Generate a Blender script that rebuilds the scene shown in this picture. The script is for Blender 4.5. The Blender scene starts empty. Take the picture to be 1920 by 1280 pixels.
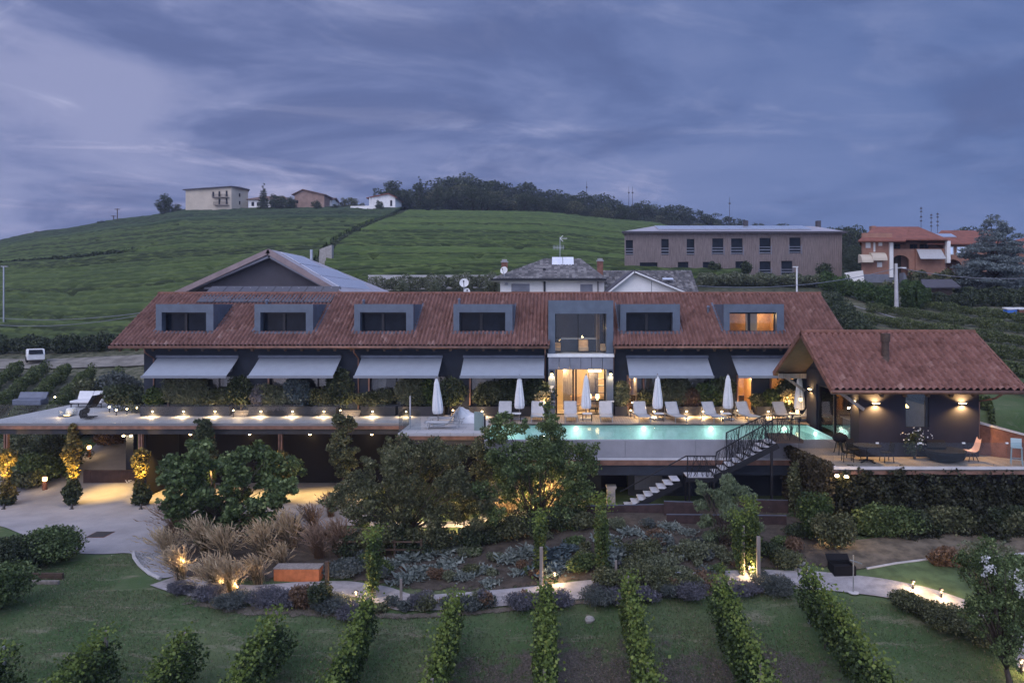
import bpy, math, random
import numpy as np
from mathutils import Vector, Matrix
R = math.radians
random.seed(7)
rng = np.random.default_rng(7)
S = bpy.context.scene
COL = S.collection

# ------------------------------------------------------------------ camera, sky, sun, exposure
CZ, FPX, CX, HY = 11.1, 1350.0, 1040.0, 575.0
cam = bpy.data.cameras.new('camera')
cam.sensor_width = 36.0
cam.lens = 36.0 * FPX / 1920.0
cam.shift_x = (960.0 - CX) / 1920.0
cam.shift_y = (HY - 640.0) / 1920.0
cam.clip_start = 0.5
cam.clip_end = 5000
camo = bpy.data.objects.new('camera', cam)
COL.objects.link(camo)
camo.location = (0, 0, CZ)
camo.rotation_euler = (R(90), 0, 0)
S.camera = camo

SUN_EL, SUN_ROT = 44.0, 205.0      # high behind the viewer, veiled by cloud
W = bpy.data.worlds.new('World')
S.world = W
W.use_nodes = True
nt = W.node_tree
nt.nodes.clear()


class NG:
    """short hand for wiring node trees"""
    def __init__(self, t):
        self.t = t

    def n(self, typ, ins=None, **kw):
        nd = self.t.nodes.new(typ)
        for k, v in kw.items():
            setattr(nd, k, v)
        for k, v in (ins or {}).items():
            s = nd.inputs[k]
            if hasattr(v, 'is_output'):
                self.t.links.new(v, s)
            else:
                s.default_value = v
        return nd

    def m(self, op, a, b=0.0, c=0.0, clamp=False):
        nd = self.n('ShaderNodeMath', operation=op, use_clamp=clamp)
        for i, v in enumerate((a, b, c)):
            if hasattr(v, 'is_output'):
                self.t.links.new(v, nd.inputs[i])
            else:
                nd.inputs[i].default_value = v
        return nd.outputs[0]

    def mix(self, f, a, b, blend='MIX'):
        nd = self.n('ShaderNodeMix', data_type='RGBA', blend_type=blend)
        for i, v in ((0, f), (6, a), (7, b)):
            if hasattr(v, 'is_output'):
                self.t.links.new(v, nd.inputs[i])
            else:
                if i and len(v) == 3:
                    v = (*v, 1)
                nd.inputs[i].default_value = v
        return nd.outputs[2]

    def ramp(self, f, stops):
        nd = self.n('ShaderNodeValToRGB')
        self.t.links.new(f, nd.inputs[0])
        e = nd.color_ramp.elements
        while len(e) < len(stops):
            e.new(0.5)
        for el, (p, c) in zip(e, stops):
            el.position = p
            el.color = (*c, 1) if len(c) == 3 else c
        return nd.outputs[0]

    def sstep(self, v, a, b):
        nd = self.n('ShaderNodeMapRange', interpolation_type='SMOOTHSTEP')
        self.t.links.new(v, nd.inputs[0])
        nd.inputs[1].default_value = a
        nd.inputs[2].default_value = b
        return nd.outputs[0]


def sky():
    g = NG(nt)
    out = g.n('ShaderNodeOutputWorld')
    bg = g.n('ShaderNodeBackground')
    bg.inputs[1].default_value = 0.1
    nt.links.new(bg.outputs[0], out.inputs[0])
    tc = g.n('ShaderNodeTexCoord')
    sp = g.n('ShaderNodeSeparateXYZ', {0: tc.outputs['Generated']})
    x, y, z = sp.outputs
    st = g.n('ShaderNodeTexSky', sky_type='NISHITA')
    st.sun_disc = False
    st.sun_elevation = R(SUN_EL)
    st.sun_rotation = R(SUN_ROT)
    zz = g.m('ADD', g.m('MAXIMUM', z, 0.0), 0.16)
    px = g.m('DIVIDE', x, zz)
    py = g.m('DIVIDE', y, zz)
    # cloud sheet seen in perspective, drawn out along a slant
    u = g.m('ADD', g.m('MULTIPLY', px, 0.85), g.m('MULTIPLY', py, 0.22))
    v = g.m('SUBTRACT', py, g.m('MULTIPLY', px, 0.22))
    vec = g.n('ShaderNodeCombineXYZ', {0: u, 1: v, 2: 0.37})
    n1 = g.n('ShaderNodeTexNoise', {'Vector': vec.outputs[0], 'Scale': 1.15, 'Detail': 8.0, 'Roughness': 0.58, 'Distortion': 0.5})
    vec2 = g.n('ShaderNodeCombineXYZ', {0: g.m('MULTIPLY', u, 0.85), 1: g.m('MULTIPLY', v, 1.0), 2: 4.2})
    n2 = g.n('ShaderNodeTexNoise', {'Vector': vec2.outputs[0], 'Scale': 2.2, 'Detail': 8.0, 'Roughness': 0.62, 'Distortion': 0.9})
    c1 = g.sstep(n1.outputs[0], 0.38, 0.66)
    c2 = g.sstep(n2.outputs[0], 0.46, 0.74)
    side = g.sstep(x, -0.55, 0.55)
    low = g.sstep(z, 0.0, 0.30)
    base = g.mix(side, (1.40, 1.72, 3.30), (0.78, 1.26, 2.80))
    base = g.mix(g.m('MULTIPLY', low, 0.40), base, (0.86, 1.36, 3.25))
    lit = g.mix(side, (2.75, 2.95, 4.7), (1.15, 1.68, 3.5))
    glow = g.mix(low, (3.7, 3.1, 4.4), (5.4, 5.5, 7.4))
    col = g.mix(g.m('MULTIPLY', c1, 0.85), base, lit)
    k = g.m('MULTIPLY', c2, g.m('SUBTRACT', 1.0, g.m('MULTIPLY', side, 0.88)))
    k = g.m('MULTIPLY', k, g.m('ADD', 0.3, g.m('MULTIPLY', c1, 0.7)))
    col = g.mix(k, col, glow)
    dark = g.sstep(n1.outputs[0], 0.52, 0.36)
    col = g.mix(g.m('MULTIPLY', dark, 0.42), col, (0.72, 0.92, 2.05))
    # sky out of view, overhead and behind the viewer, brightened to fill the scene
    up = g.sstep(z, 0.42, 0.95)
    back = g.sstep(y, 0.15, -0.9)
    boost = g.m('ADD', 1.0, g.m('ADD', g.m('MULTIPLY', up, 2.3), g.m('MULTIPLY', back, 3.2)))
    # ... and that added fill is tinted grey rather than blue
    grey = g.mix(g.m('MINIMUM', g.m('ADD', up, back), 1.0), (1.0, 1.0, 1.0), (1.32, 1.13, 0.84))
    bc = g.n('ShaderNodeCombineXYZ', {0: boost, 1: boost, 2: boost})
    col = g.mix(1.0, col, bc.outputs[0], 'MULTIPLY')
    col = g.mix(1.0, col, grey, 'MULTIPLY')
    add = g.mix(0.02, col, st.outputs[0], 'ADD')
    nt.links.new(add, bg.inputs[0])


sky()
sun = bpy.data.lights.new('sun', 'SUN')
sun.energy = 0.6
sun.angle = R(50)
sun.color = (1.0, 0.93, 0.88)
suno = bpy.data.objects.new('sun', sun)
COL.objects.link(suno)
# light travels away from the sun position (Nishita rotation: 0 = +Y, clockwise)
sd = Vector((math.sin(R(SUN_ROT)) * math.cos(R(SUN_EL)), math.cos(R(SUN_ROT)) * math.cos(R(SUN_EL)), math.sin(R(SUN_EL))))
suno.rotation_euler = (-sd).to_track_quat('-Z', 'Y').to_euler()
suno.location = (0, -40, 60)

S.view_settings.view_transform = 'Standard'
S.view_settings.look = 'None'
S.view_settings.exposure = 0.22
S.view_settings.gamma = 1.0
S.render.engine = 'CYCLES'
S.cycles.use_denoising = True
S.cycles.use_light_tree = True
S.cycles.max_bounces = 6
S.cycles.transparent_max_bounces = 12
S.cycles.sample_clamp_indirect = 4.0
S.cycles.caustics_reflective = False
S.cycles.caustics_refractive = False

# ------------------------------------------------------------------ materials
MATS = {}


def newmat(name):
    m = bpy.data.materials.new(name)
    m.use_nodes = True
    m.node_tree.nodes.clear()
    g = NG(m.node_tree)
    o = g.n('ShaderNodeOutputMaterial')
    MATS[name] = m
    return m, g, o


def mat(name, col, rough=0.7, var=0.18, scale=3.0, metal=0.0, bump=0.0, bscale=20.0, spec=0.4, col2=None, stretch=None, detail=4.0):
    """plain surface with noise driven variation of colour and relief"""
    m, g, o = newmat(name)
    b = g.n('ShaderNodeBsdfPrincipled')
    b.inputs['Roughness'].default_value = rough
    b.inputs['Metallic'].default_value = metal
    b.inputs['Specular IOR Level'].default_value = spec
    tc = g.n('ShaderNodeTexCoord')
    vec = tc.outputs['Object']
    if stretch:
        mp = g.n('ShaderNodeMapping', {0: vec})
        mp.inputs['Scale'].default_value = stretch
        vec = mp.outputs[0]
    nz = g.n('ShaderNodeTexNoise', {'Vector': vec, 'Scale': scale, 'Detail': detail, 'Roughness': 0.6})
    f = g.sstep(nz.outputs[0], 0.3, 0.7)
    a = tuple(c * (1 - var) for c in col)
    z = tuple(min(1, c * (1 + var)) for c in (col2 or col))
    g.t.links.new(g.mix(f, a, z), b.inputs['Base Color'])
    if bump:
        n2 = g.n('ShaderNodeTexNoise', {'Vector': vec, 'Scale': bscale, 'Detail': 5.0})
        bp = g.n('ShaderNodeBump', {'Height': n2.outputs[0], 'Strength': bump, 'Distance': 0.05})
        g.t.links.new(bp.outputs[0], b.inputs['Normal'])
    g.t.links.new(b.outputs[0], o.inputs[0])
    return m


def leafmat(name, ca, cb, cc=None, trans=0.25, rough=0.55):
    """leaves: every leaf (mesh island) takes its own tone"""
    m, g, o = newmat(name)
    geo = g.n('ShaderNodeNewGeometry')
    tc = g.n('ShaderNodeTexCoord')
    nz = g.n('ShaderNodeTexNoise', {'Vector': tc.outputs['Object'], 'Scale': 1.3, 'Detail': 2.0})
    f = g.m('ADD', g.m('MULTIPLY', geo.outputs['Random Per Island'], 0.72), g.m('MULTIPLY', g.sstep(nz.outputs[0], 0.3, 0.7), 0.28))
    stops = [(0.0, ca), (0.75, cb), (1.0, cc or cb)]
    c = g.ramp(f, stops)
    b = g.n('ShaderNodeBsdfPrincipled', {'Base Color': c, 'Roughness': rough})
    b.inputs['Specular IOR Level'].default_value = 0.3
    t = g.n('ShaderNodeBsdfTranslucent', {'Color': c})
    ms = g.n('ShaderNodeMixShader', {0: trans, 1: b.outputs[0], 2: t.outputs[0]})
    g.t.links.new(ms.outputs[0], o.inputs[0])
    return m


def emat(name, col, strength):
    m, g, o = newmat(name)
    e = g.n('ShaderNodeEmission', {'Color': (*col, 1), 'Strength': strength})
    g.t.links.new(e.outputs[0], o.inputs[0])
    return m


def glassmat(name, tint=(0.9, 0.95, 0.97), refl=1.0, rough=0.02, base=0.04):
    m, g, o = newmat(name)
    t = g.n('ShaderNodeBsdfTransparent', {'Color': (*tint, 1)})
    gl = g.n('ShaderNodeBsdfGlossy', {'Color': (refl, refl, refl, 1), 'Roughness': rough})
    # thin panes: the far face must not mirror totally from inside
    ge = g.n('ShaderNodeNewGeometry')
    lw = g.n('ShaderNodeFresnel', {'IOR': g.m('SUBTRACT', 1.45, g.m('MULTIPLY', ge.outputs['Backfacing'], 1.45 - 1 / 1.45))})
    f = g.m('ADD', g.m('MULTIPLY', lw.outputs[0], 1.0), base, clamp=True)
    ms = g.n('ShaderNodeMixShader', {0: f, 1: t.outputs[0], 2: gl.outputs[0]})
    g.t.links.new(ms.outputs[0], o.inputs[0])
    return m


def tilemat(name, stops, dirt=0.25):
    """clay tiles: one tone per tile (uv counts tiles), lichen and grime in patches"""
    m, g, o = newmat(name)
    uv = g.n('ShaderNodeUVMap')
    fl = g.n('ShaderNodeVectorMath', {0: uv.outputs[0]}, operation='FLOOR')
    wn = g.n('ShaderNodeTexWhiteNoise', {'Vector': fl.outputs[0]}, noise_dimensions='2D')
    tc = g.n('ShaderNodeTexCoord')
    nz = g.n('ShaderNodeTexNoise', {'Vector': tc.outputs['Object'], 'Scale': 0.55, 'Detail': 6.0, 'Roughness': 0.65})
    f = g.m('ADD', g.m('MULTIPLY', wn.outputs[0], 0.78), g.m('MULTIPLY', g.sstep(nz.outputs[0], 0.3, 0.7), 0.22))
    c = g.ramp(f, stops)
    n2 = g.n('ShaderNodeTexNoise', {'Vector': tc.outputs['Object'], 'Scale': 7.0, 'Detail': 6.0, 'Roughness': 0.7})
    c = g.mix(g.m('MULTIPLY', g.sstep(n2.outputs[0], 0.5, 0.75), dirt), c, (0.36, 0.29, 0.26))
    b = g.n('ShaderNodeBsdfPrincipled', {'Base Color': c, 'Roughness': 0.8})
    b.inputs['Specular IOR Level'].default_value = 0.25
    g.t.links.new(b.outputs[0], o.inputs[0])
    return m


M = MATS
tilemat('clay_tile', [(0.0, (0.13, 0.066, 0.056)), (0.25, (0.175, 0.088, 0.073)), (0.85, (0.215, 0.11, 0.092)), (1.0, (0.32, 0.205, 0.175))])
tilemat('clay_tile_warm', [(0.0, (0.135, 0.066, 0.054)), (0.25, (0.19, 0.09, 0.073)), (0.85, (0.23, 0.112, 0.092)), (1.0, (0.34, 0.205, 0.17))])
tilemat('orange_tile', [(0.0, (0.24, 0.08, 0.045)), (0.5, (0.36, 0.12, 0.065)), (1.0, (0.42, 0.17, 0.10))], 0.1)
tilemat('grey_tile', [(0.0, (0.06, 0.06, 0.065)), (0.5, (0.13, 0.125, 0.13)), (1.0, (0.26, 0.25, 0.25))], 0.3)
mat('dark_plaster', (0.020, 0.026, 0.040), 0.85, 0.15, 1.2, bump=0.1, bscale=30)
mat('navy_plaster', (0.013, 0.013, 0.024), 0.85, 0.12, 1.2, bump=0.1, bscale=30)
mat('grey_metal', (0.10, 0.125, 0.165), 0.5, 0.10, 2.0, metal=0.15)
mat('seam_metal', (0.12, 0.14, 0.19), 0.5, 0.12, 2.0, metal=0.2)
mat('zinc_panel', (0.20, 0.21, 0.25), 0.5, 0.12, 1.4, metal=0.3)
mat('black_metal', (0.018, 0.018, 0.022), 0.4, 0.1, 4.0, metal=0.3)
mat('white_metal', (0.72, 0.72, 0.72), 0.4, 0.06)
mat('steel', (0.42, 0.44, 0.47), 0.35, 0.1, metal=0.7)
mat('copper', (0.21, 0.115, 0.085), 0.45, 0.25, 2.5, metal=0.45)
mat('corten', (0.17, 0.075, 0.052), 0.85, 0.3, 3.0, bump=0.15)
mat('corten_orange', (0.46, 0.15, 0.06), 0.85, 0.18, 4.0, bump=0.15)
mat('awning_cloth', (0.30, 0.335, 0.39), 0.85, 0.04, 2.0)
mat('awning_edge', (0.20, 0.215, 0.25), 0.8, 0.05)
mat('white_cloth', (0.66, 0.67, 0.70), 0.85, 0.05, 4.0)
mat('sling_cloth', (0.44, 0.44, 0.45), 0.8, 0.06, 5.0)
mat('deck_stone', (0.50, 0.49, 0.50), 0.75, 0.10, 1.2, bump=0.05, bscale=10)
mat('pale_concrete', (0.47, 0.46, 0.47), 0.8, 0.12, 1.0, bump=0.08)
mat('dark_concrete', (0.030, 0.031, 0.037), 0.85, 0.2, 1.0)
mat('wood_dark', (0.07, 0.045, 0.032), 0.7, 0.3, 3.0, stretch=(1, 6, 6))
mat('wood_grey', (0.24, 0.21, 0.19), 0.85, 0.25, 2.0, stretch=(6, 6, 0.6))
mat('bark', (0.075, 0.058, 0.045), 0.9, 0.35, 6.0, stretch=(4, 4, 0.7), bump=0.5)
mat('white_wall', (0.80, 0.79, 0.78), 0.85, 0.07, 0.6)
mat('cream_wall', (0.52, 0.45, 0.36), 0.85, 0.10, 0.25)
mat('brick_pink', (0.30, 0.20, 0.16), 0.85, 0.18, 0.5)
mat('brick_orange', (0.33, 0.175, 0.125), 0.85, 0.14, 0.9, bump=0.1)
mat('warm_plaster', (0.72, 0.60, 0.42), 0.8, 0.06, 1.0)
mat('timber_slat', (0.225, 0.185, 0.18), 0.8, 0.22, 1.5, stretch=(5, 5, 0.5))
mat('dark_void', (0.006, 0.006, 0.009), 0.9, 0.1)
mat('soil', (0.075, 0.060, 0.050), 0.95, 0.4, 2.5, bump=0.6, bscale=8)
mat('solar_glass', (0.018, 0.022, 0.038), 0.15, 0.1, spec=0.5)
mat('roof_sheet', (0.40, 0.38, 0.42), 0.5, 0.10, 0.8, metal=0.2)
mat('dark_glass', (0.010, 0.014, 0.022), 0.08, 0.3, 1.5, spec=0.10)
mat('slate_panel', (0.070, 0.066, 0.080), 0.8, 0.10, 1.0)
mat('pool_tile', (0.56, 0.72, 0.67), 0.5, 0.08, 3.0)
mat('grey_fabric', (0.30, 0.30, 0.31), 0.9, 0.1, 6.0)
mat('tan_leather', (0.52, 0.34, 0.19), 0.6, 0.15, 4.0)
mat('pink_shell', (0.62, 0.42, 0.40), 0.5, 0.05)
mat('blue_shell', (0.33, 0.44, 0.47), 0.5, 0.05)
mat('blue_paint', (0.05, 0.16, 0.55), 0.5, 0.1)
mat('stone_block', (0.33, 0.31, 0.29), 0.9, 0.2, 3.0, bump=0.4)
mat('plastic_black', (0.012, 0.012, 0.014), 0.8, 0.1, spec=0.1)
mat('frosted_pane', (0.20, 0.26, 0.25), 0.3, 0.1)
mat('tyre', (0.02, 0.02, 0.02), 0.8, 0.1)
glassmat('clear_glass', (0.90, 0.93, 0.94), 0.35, 0.02, 0.0)
glassmat('room_glass', (0.92, 0.93, 0.92), 0.6, 0.03, 0.02)
emat('lamp_warm', (1.0, 0.66, 0.28), 6.0)
emat('lamp_strong', (1.0, 0.72, 0.36), 18.0)
emat('lamp_pool', (0.92, 1.0, 0.86), 6.0)
leafmat('leaf_tree', (0.022, 0.038, 0.014), (0.125, 0.180, 0.065), (0.33, 0.40, 0.17))
leafmat('leaf_olive', (0.022, 0.028, 0.014), (0.145, 0.160, 0.078), (0.36, 0.35, 0.20))
leafmat('leaf_dark', (0.018, 0.028, 0.015), (0.070, 0.092, 0.046), (0.17, 0.19, 0.10))
leafmat('leaf_vine', (0.018, 0.034, 0.010), (0.095, 0.140, 0.038), (0.31, 0.36, 0.10))
leafmat('leaf_field', (0.03, 0.06, 0.022), (0.085, 0.14, 0.042), (0.15, 0.21, 0.07))
leafmat('leaf_silver', (0.10, 0.12, 0.105), (0.23, 0.265, 0.235), (0.44, 0.48, 0.44))
leafmat('leaf_blue', (0.06, 0.085, 0.09), (0.125, 0.17, 0.185), (0.20, 0.26, 0.28))
leafmat('leaf_lavender', (0.085, 0.085, 0.095), (0.17, 0.17, 0.20), (0.26, 0.25, 0.32))
leafmat('leaf_lamplit', (0.05, 0.05, 0.018), (0.20, 0.16, 0.05), (0.55, 0.42, 0.14), 0.3)  # warm lamp glow painted into the leaf colour
leafmat('leaf_straw', (0.27, 0.20, 0.115), (0.54, 0.42, 0.27), (0.72, 0.60, 0.42), 0.3)
leafmat('leaf_stem', (0.05, 0.05, 0.028), (0.14, 0.115, 0.07), (0.26, 0.20, 0.13), 0.3)
leafmat('leaf_rust_pale', (0.16, 0.11, 0.08), (0.34, 0.24, 0.175), (0.48, 0.36, 0.27), 0.3)
leafmat('leaf_rust', (0.10, 0.065, 0.04), (0.22, 0.14, 0.09), (0.32, 0.20, 0.13), 0.3)
leafmat('leaf_lime', (0.07, 0.11, 0.02), (0.17, 0.23, 0.05), (0.30, 0.34, 0.08))
leafmat('leaf_cedar', (0.07, 0.09, 0.092), (0.20, 0.245, 0.25), (0.36, 0.41, 0.42))
leafmat('leaf_grassy', (0.07, 0.085, 0.05), (0.18, 0.20, 0.12), (0.30, 0.31, 0.21))
leafmat('leaf_ivy', (0.014, 0.016, 0.009), (0.040, 0.044, 0.024), (0.075, 0.085, 0.042))
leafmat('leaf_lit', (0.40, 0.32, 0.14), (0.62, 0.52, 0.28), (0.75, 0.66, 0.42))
leafmat('leaf_silver_dark', (0.05, 0.065, 0.06), (0.13, 0.15, 0.14), (0.22, 0.25, 0.24))
leafmat('petal_white', (0.62, 0.62, 0.62), (0.75, 0.75, 0.75), (0.85, 0.85, 0.82), 0.3)
mat('pool_wall', (0.25, 0.25, 0.275), .75, .12, .8, bump=.06)
mat('corten_dark', (0.048, 0.029, 0.029), .85, .3, 3.0, bump=.15)
mat('lawn_bright', (0.085, 0.125, 0.050), .95, .3, 1.5, bump=.5, bscale=18, detail=8.0)
mat('dry_bank', (0.13, 0.105, 0.075), .95, .4, 2.0, bump=.5, bscale=12, detail=8.0)
mat('barn_board', (0.26, 0.20, 0.20), 0.7, .15, 1.0)
mat('tread_grey', (.50, .50, .53), .6, .15, 6.0)
mat('solar_white', (0.80, 0.83, 0.90), 0.30, 0.05, metal=0.9)
mat('dry_verge', (0.20, 0.185, 0.16), .95, .35, .8, bump=.5, detail=8.0)
mat('orange_plain', (0.22, 0.08, 0.055), 0.8, 0.2, 1.2, bump=0.3, bscale=6)
mat('brown_roof', (0.17, 0.105, 0.085), 0.85, 0.25, 0.8)
leafmat('leaf_willow', (0.06, 0.085, 0.05), (0.19, 0.245, 0.135), (0.34, 0.40, 0.23))
leafmat('leaf_vine_dark', (0.014, 0.028, 0.010), (0.070, 0.112, 0.034), (0.24, 0.30, 0.085))
leafmat('leaf_row', (0.04, 0.06, 0.022), (0.13, 0.165, 0.06), (0.28, 0.31, 0.12))
leafmat('leaf_lawn', (0.045, 0.075, 0.03), (0.085, 0.125, 0.05), (0.13, 0.16, 0.075))
leafmat('leaf_hay', (0.10, 0.08, 0.055), (0.24, 0.20, 0.14), (0.40, 0.35, 0.26))
leafmat('leaf_ivy_brown', (0.035, 0.030, 0.018), (0.085, 0.072, 0.042), (0.13, 0.105, 0.06))

# ------------------------------------------------------------------ placing helpers


def at(px, py, d):
    """point seen at photo pixel (px, py), standing d metres in front of the viewer"""
    return Vector(((px - CX) * d / FPX, d, CZ - (py - HY) * d / FPX))


def X(px, d):
    return (px - CX) * d / FPX


def Z(py, d):
    return CZ - (py - HY) * d / FPX


def sm(a, b, v):
    t = np.clip((np.asarray(v, float) - a) / (b - a), 0, 1)
    return t * t * (3 - 2 * t)


TU = (np.array([-900, -200, 100, 244, 266, 350, 600, 800, 1000, 1200, 1400, 1600, 1800, 2100, 3000]) - CX) / FPX
TD = np.array([40, 46, 55, 65, 75, 85, 100, 130, 180, 250, 330, 450, 900, 2500.])
TZ = np.array([
    [0.2, 0.2, 0.2, 0.2, 4.2, 4.2, 4.2, 4.2, 4.2, 4.2, 4.2, 4.2, 4.2, 4.2, 4.2],
    [0.5, 0.6, 0.8, 0.9, 4.2, 4.2, 4.2, 4.2, 4.2, 4.2, 4.2, 4.2, 4.3, 4.5, 4.5],
    [2.2, 2.5, 2.7, 2.9, 4.3, 4.3, 4.3, 4.3, 4.3, 4.3, 4.3, 5.8, 6.5, 6.8, 7],
    [4.2, 4.6, 4.8, 4.9, 5, 5, 5, 5, 5, 5.5, 6.5, 8.3, 8.5, 8.8, 9],
    [5.5, 6, 6.1, 6.5, 6.6, 7, 8, 8.5, 9, 9.5, 10, 10.4, 10.3, 10.5, 10.5],
    [7, 7.5, 8, 8.6, 8.8, 9.5, 11, 11.6, 12, 12.3, 12.5, 12.3, 12.2, 12, 12],
    [10, 10.5, 11.5, 12.66, 12.82, 13.5, 14.9, 15.4, 15.5, 15.3, 15.2, 14.9, 14.8, 14.5, 14],
    [14, 16, 18, 19.33, 19.52, 20.3, 21.5, 21.2, 20.6, 19, 17.6, 16.8, 16.2, 15.8, 15],
    [18, 20, 26.5, 29.11, 29.47, 31, 31.6, 31.4, 31, 28.5, 25, 22.5, 21, 20, 18],
    [20, 24.5, 36.8, 40.86, 41.42, 43.8, 44.8, 44.6, 44, 40.5, 34.5, 30, 28, 26, 22],
    [10, 13, 24, 28.06, 28.62, 31, 37, 53, 52, 46, 39.5, 35, 32, 29, 26],
    [4, 6, 14, 17.48, 17.96, 20, 26, 44, 45, 42, 40, 37, 34, 31, 26],
    [0, 0, 0, 0, 0, 0, 0, 0, 0, 0, 0, 0, 0, 0, 0],
    [-40] * 15])


def _cub(t, p0, p1, p2, p3):
    m1, m2 = 0.5 * (p2 - p0), 0.5 * (p3 - p1)
    t2, t3 = t * t, t * t * t
    return (2 * t3 - 3 * t2 + 1) * p1 + (t3 - 2 * t2 + t) * m1 * 0.8 + (-2 * t3 + 3 * t2) * p2 + (t3 - t2) * m2 * 0.8


def table(x, y):
    y = np.asarray(y, float)
    u = np.asarray(x, float) / np.maximum(y, 30)
    iu = np.clip(np.searchsorted(TU, u) - 1, 0, len(TU) - 2)
    tu = np.clip((u - TU[iu]) / (TU[iu + 1] - TU[iu]), 0, 1)
    idd = np.clip(np.searchsorted(TD, y) - 1, 0, len(TD) - 2)
    td = np.clip((y - TD[idd]) / (TD[idd + 1] - TD[idd]), 0, 1)
    su = tu * tu * (3 - 2 * tu) * 0.5 + tu * 0.5

    def rowv(k):
        k = np.clip(k, 0, len(TD) - 1)
        return TZ[k, iu] * (1 - su) + TZ[k, iu + 1] * su
    lin = rowv(idd) * (1 - td) + rowv(idd + 1) * td
    return lin


def near(x, y):
    x = np.asarray(x, float)
    y = np.asarray(y, float)
    rf = sm(-6, 3.5, x)
    rise = rf * (0.30 + 1.05 * sm(24.5, 33, y))
    s = np.maximum(0, 27.0 - y)
    fall = -0.17 * s * sm(0, 3, s)
    wob = 0.05 * np.sin(x * 0.7 + 1.3) * np.cos(y * 0.55) * sm(34, 30, y)
    return rise + fall + wob


def terr(x, y):
    x = np.asarray(x, float)
    y = np.asarray(y, float)
    u = x / np.maximum(y, 20)
    house = sm(-0.592, -0.575, u)
    ta = sm(40.5, 47, y)
    tb = sm(45.75, 46.2, y)
    t = ta * (1 - house) + tb * house
    yy = np.minimum(y, 42)
    return near(x, yy) * (1 - t) + table(x, np.maximum(y, 40)) * t


def gz(x, y):
    return float(terr(x, y))


def on(px, py, d0=14.0, d1=700.0):
    """ground point seen at photo pixel (px, py)"""
    lo, d = d0, d0
    while d < d1:
        p = at(px, py, d)
        if gz(p.x, p.y) > p.z:
            hi = d
            for _ in range(30):
                mid = (lo + hi) / 2
                p = at(px, py, mid)
                if gz(p.x, p.y) > p.z:
                    hi = mid
                else:
                    lo = mid
            return at(px, py, hi)
        lo = d
        d += max(0.3, d * 0.01)
    return at(px, py, d1)


def gp(px, d):
    """ground point straight down the picture column px, d metres off"""
    x = X(px, d)
    return Vector((x, d, gz(x, d)))


# ------------------------------------------------------------------ object helpers
ROOT = {}


def tag(o, label=None, cat=None, group=None, kind=None):
    for k, v in (('label', label), ('category', cat), ('group', group), ('kind', kind)):
        if v:
            o[k] = v
    return o


def thing(name, label, cat, loc=(0, 0, 0), group=None):
    o = bpy.data.objects.new(name, None)
    o.empty_display_size = 0.2
    COL.objects.link(o)
    o.location = loc
    ROOT[o.name] = Vector(loc)
    return tag(o, label, cat, group)


def root_of(o):
    while o is not None:
        if o.name in ROOT:
            return ROOT[o.name]
        o = o.parent
    return Vector((0, 0, 0))


def link_mesh(name, me, m, parent, loc=None):
    o = bpy.data.objects.new(name, me)
    COL.objects.link(o)
    if m:
        me.materials.append(MATS[m] if isinstance(m, str) else m)
    if parent is not None:
        o.parent = parent
    elif loc is not None:
        o.location = loc
        ROOT[o.name] = Vector(loc)
    return o


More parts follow.
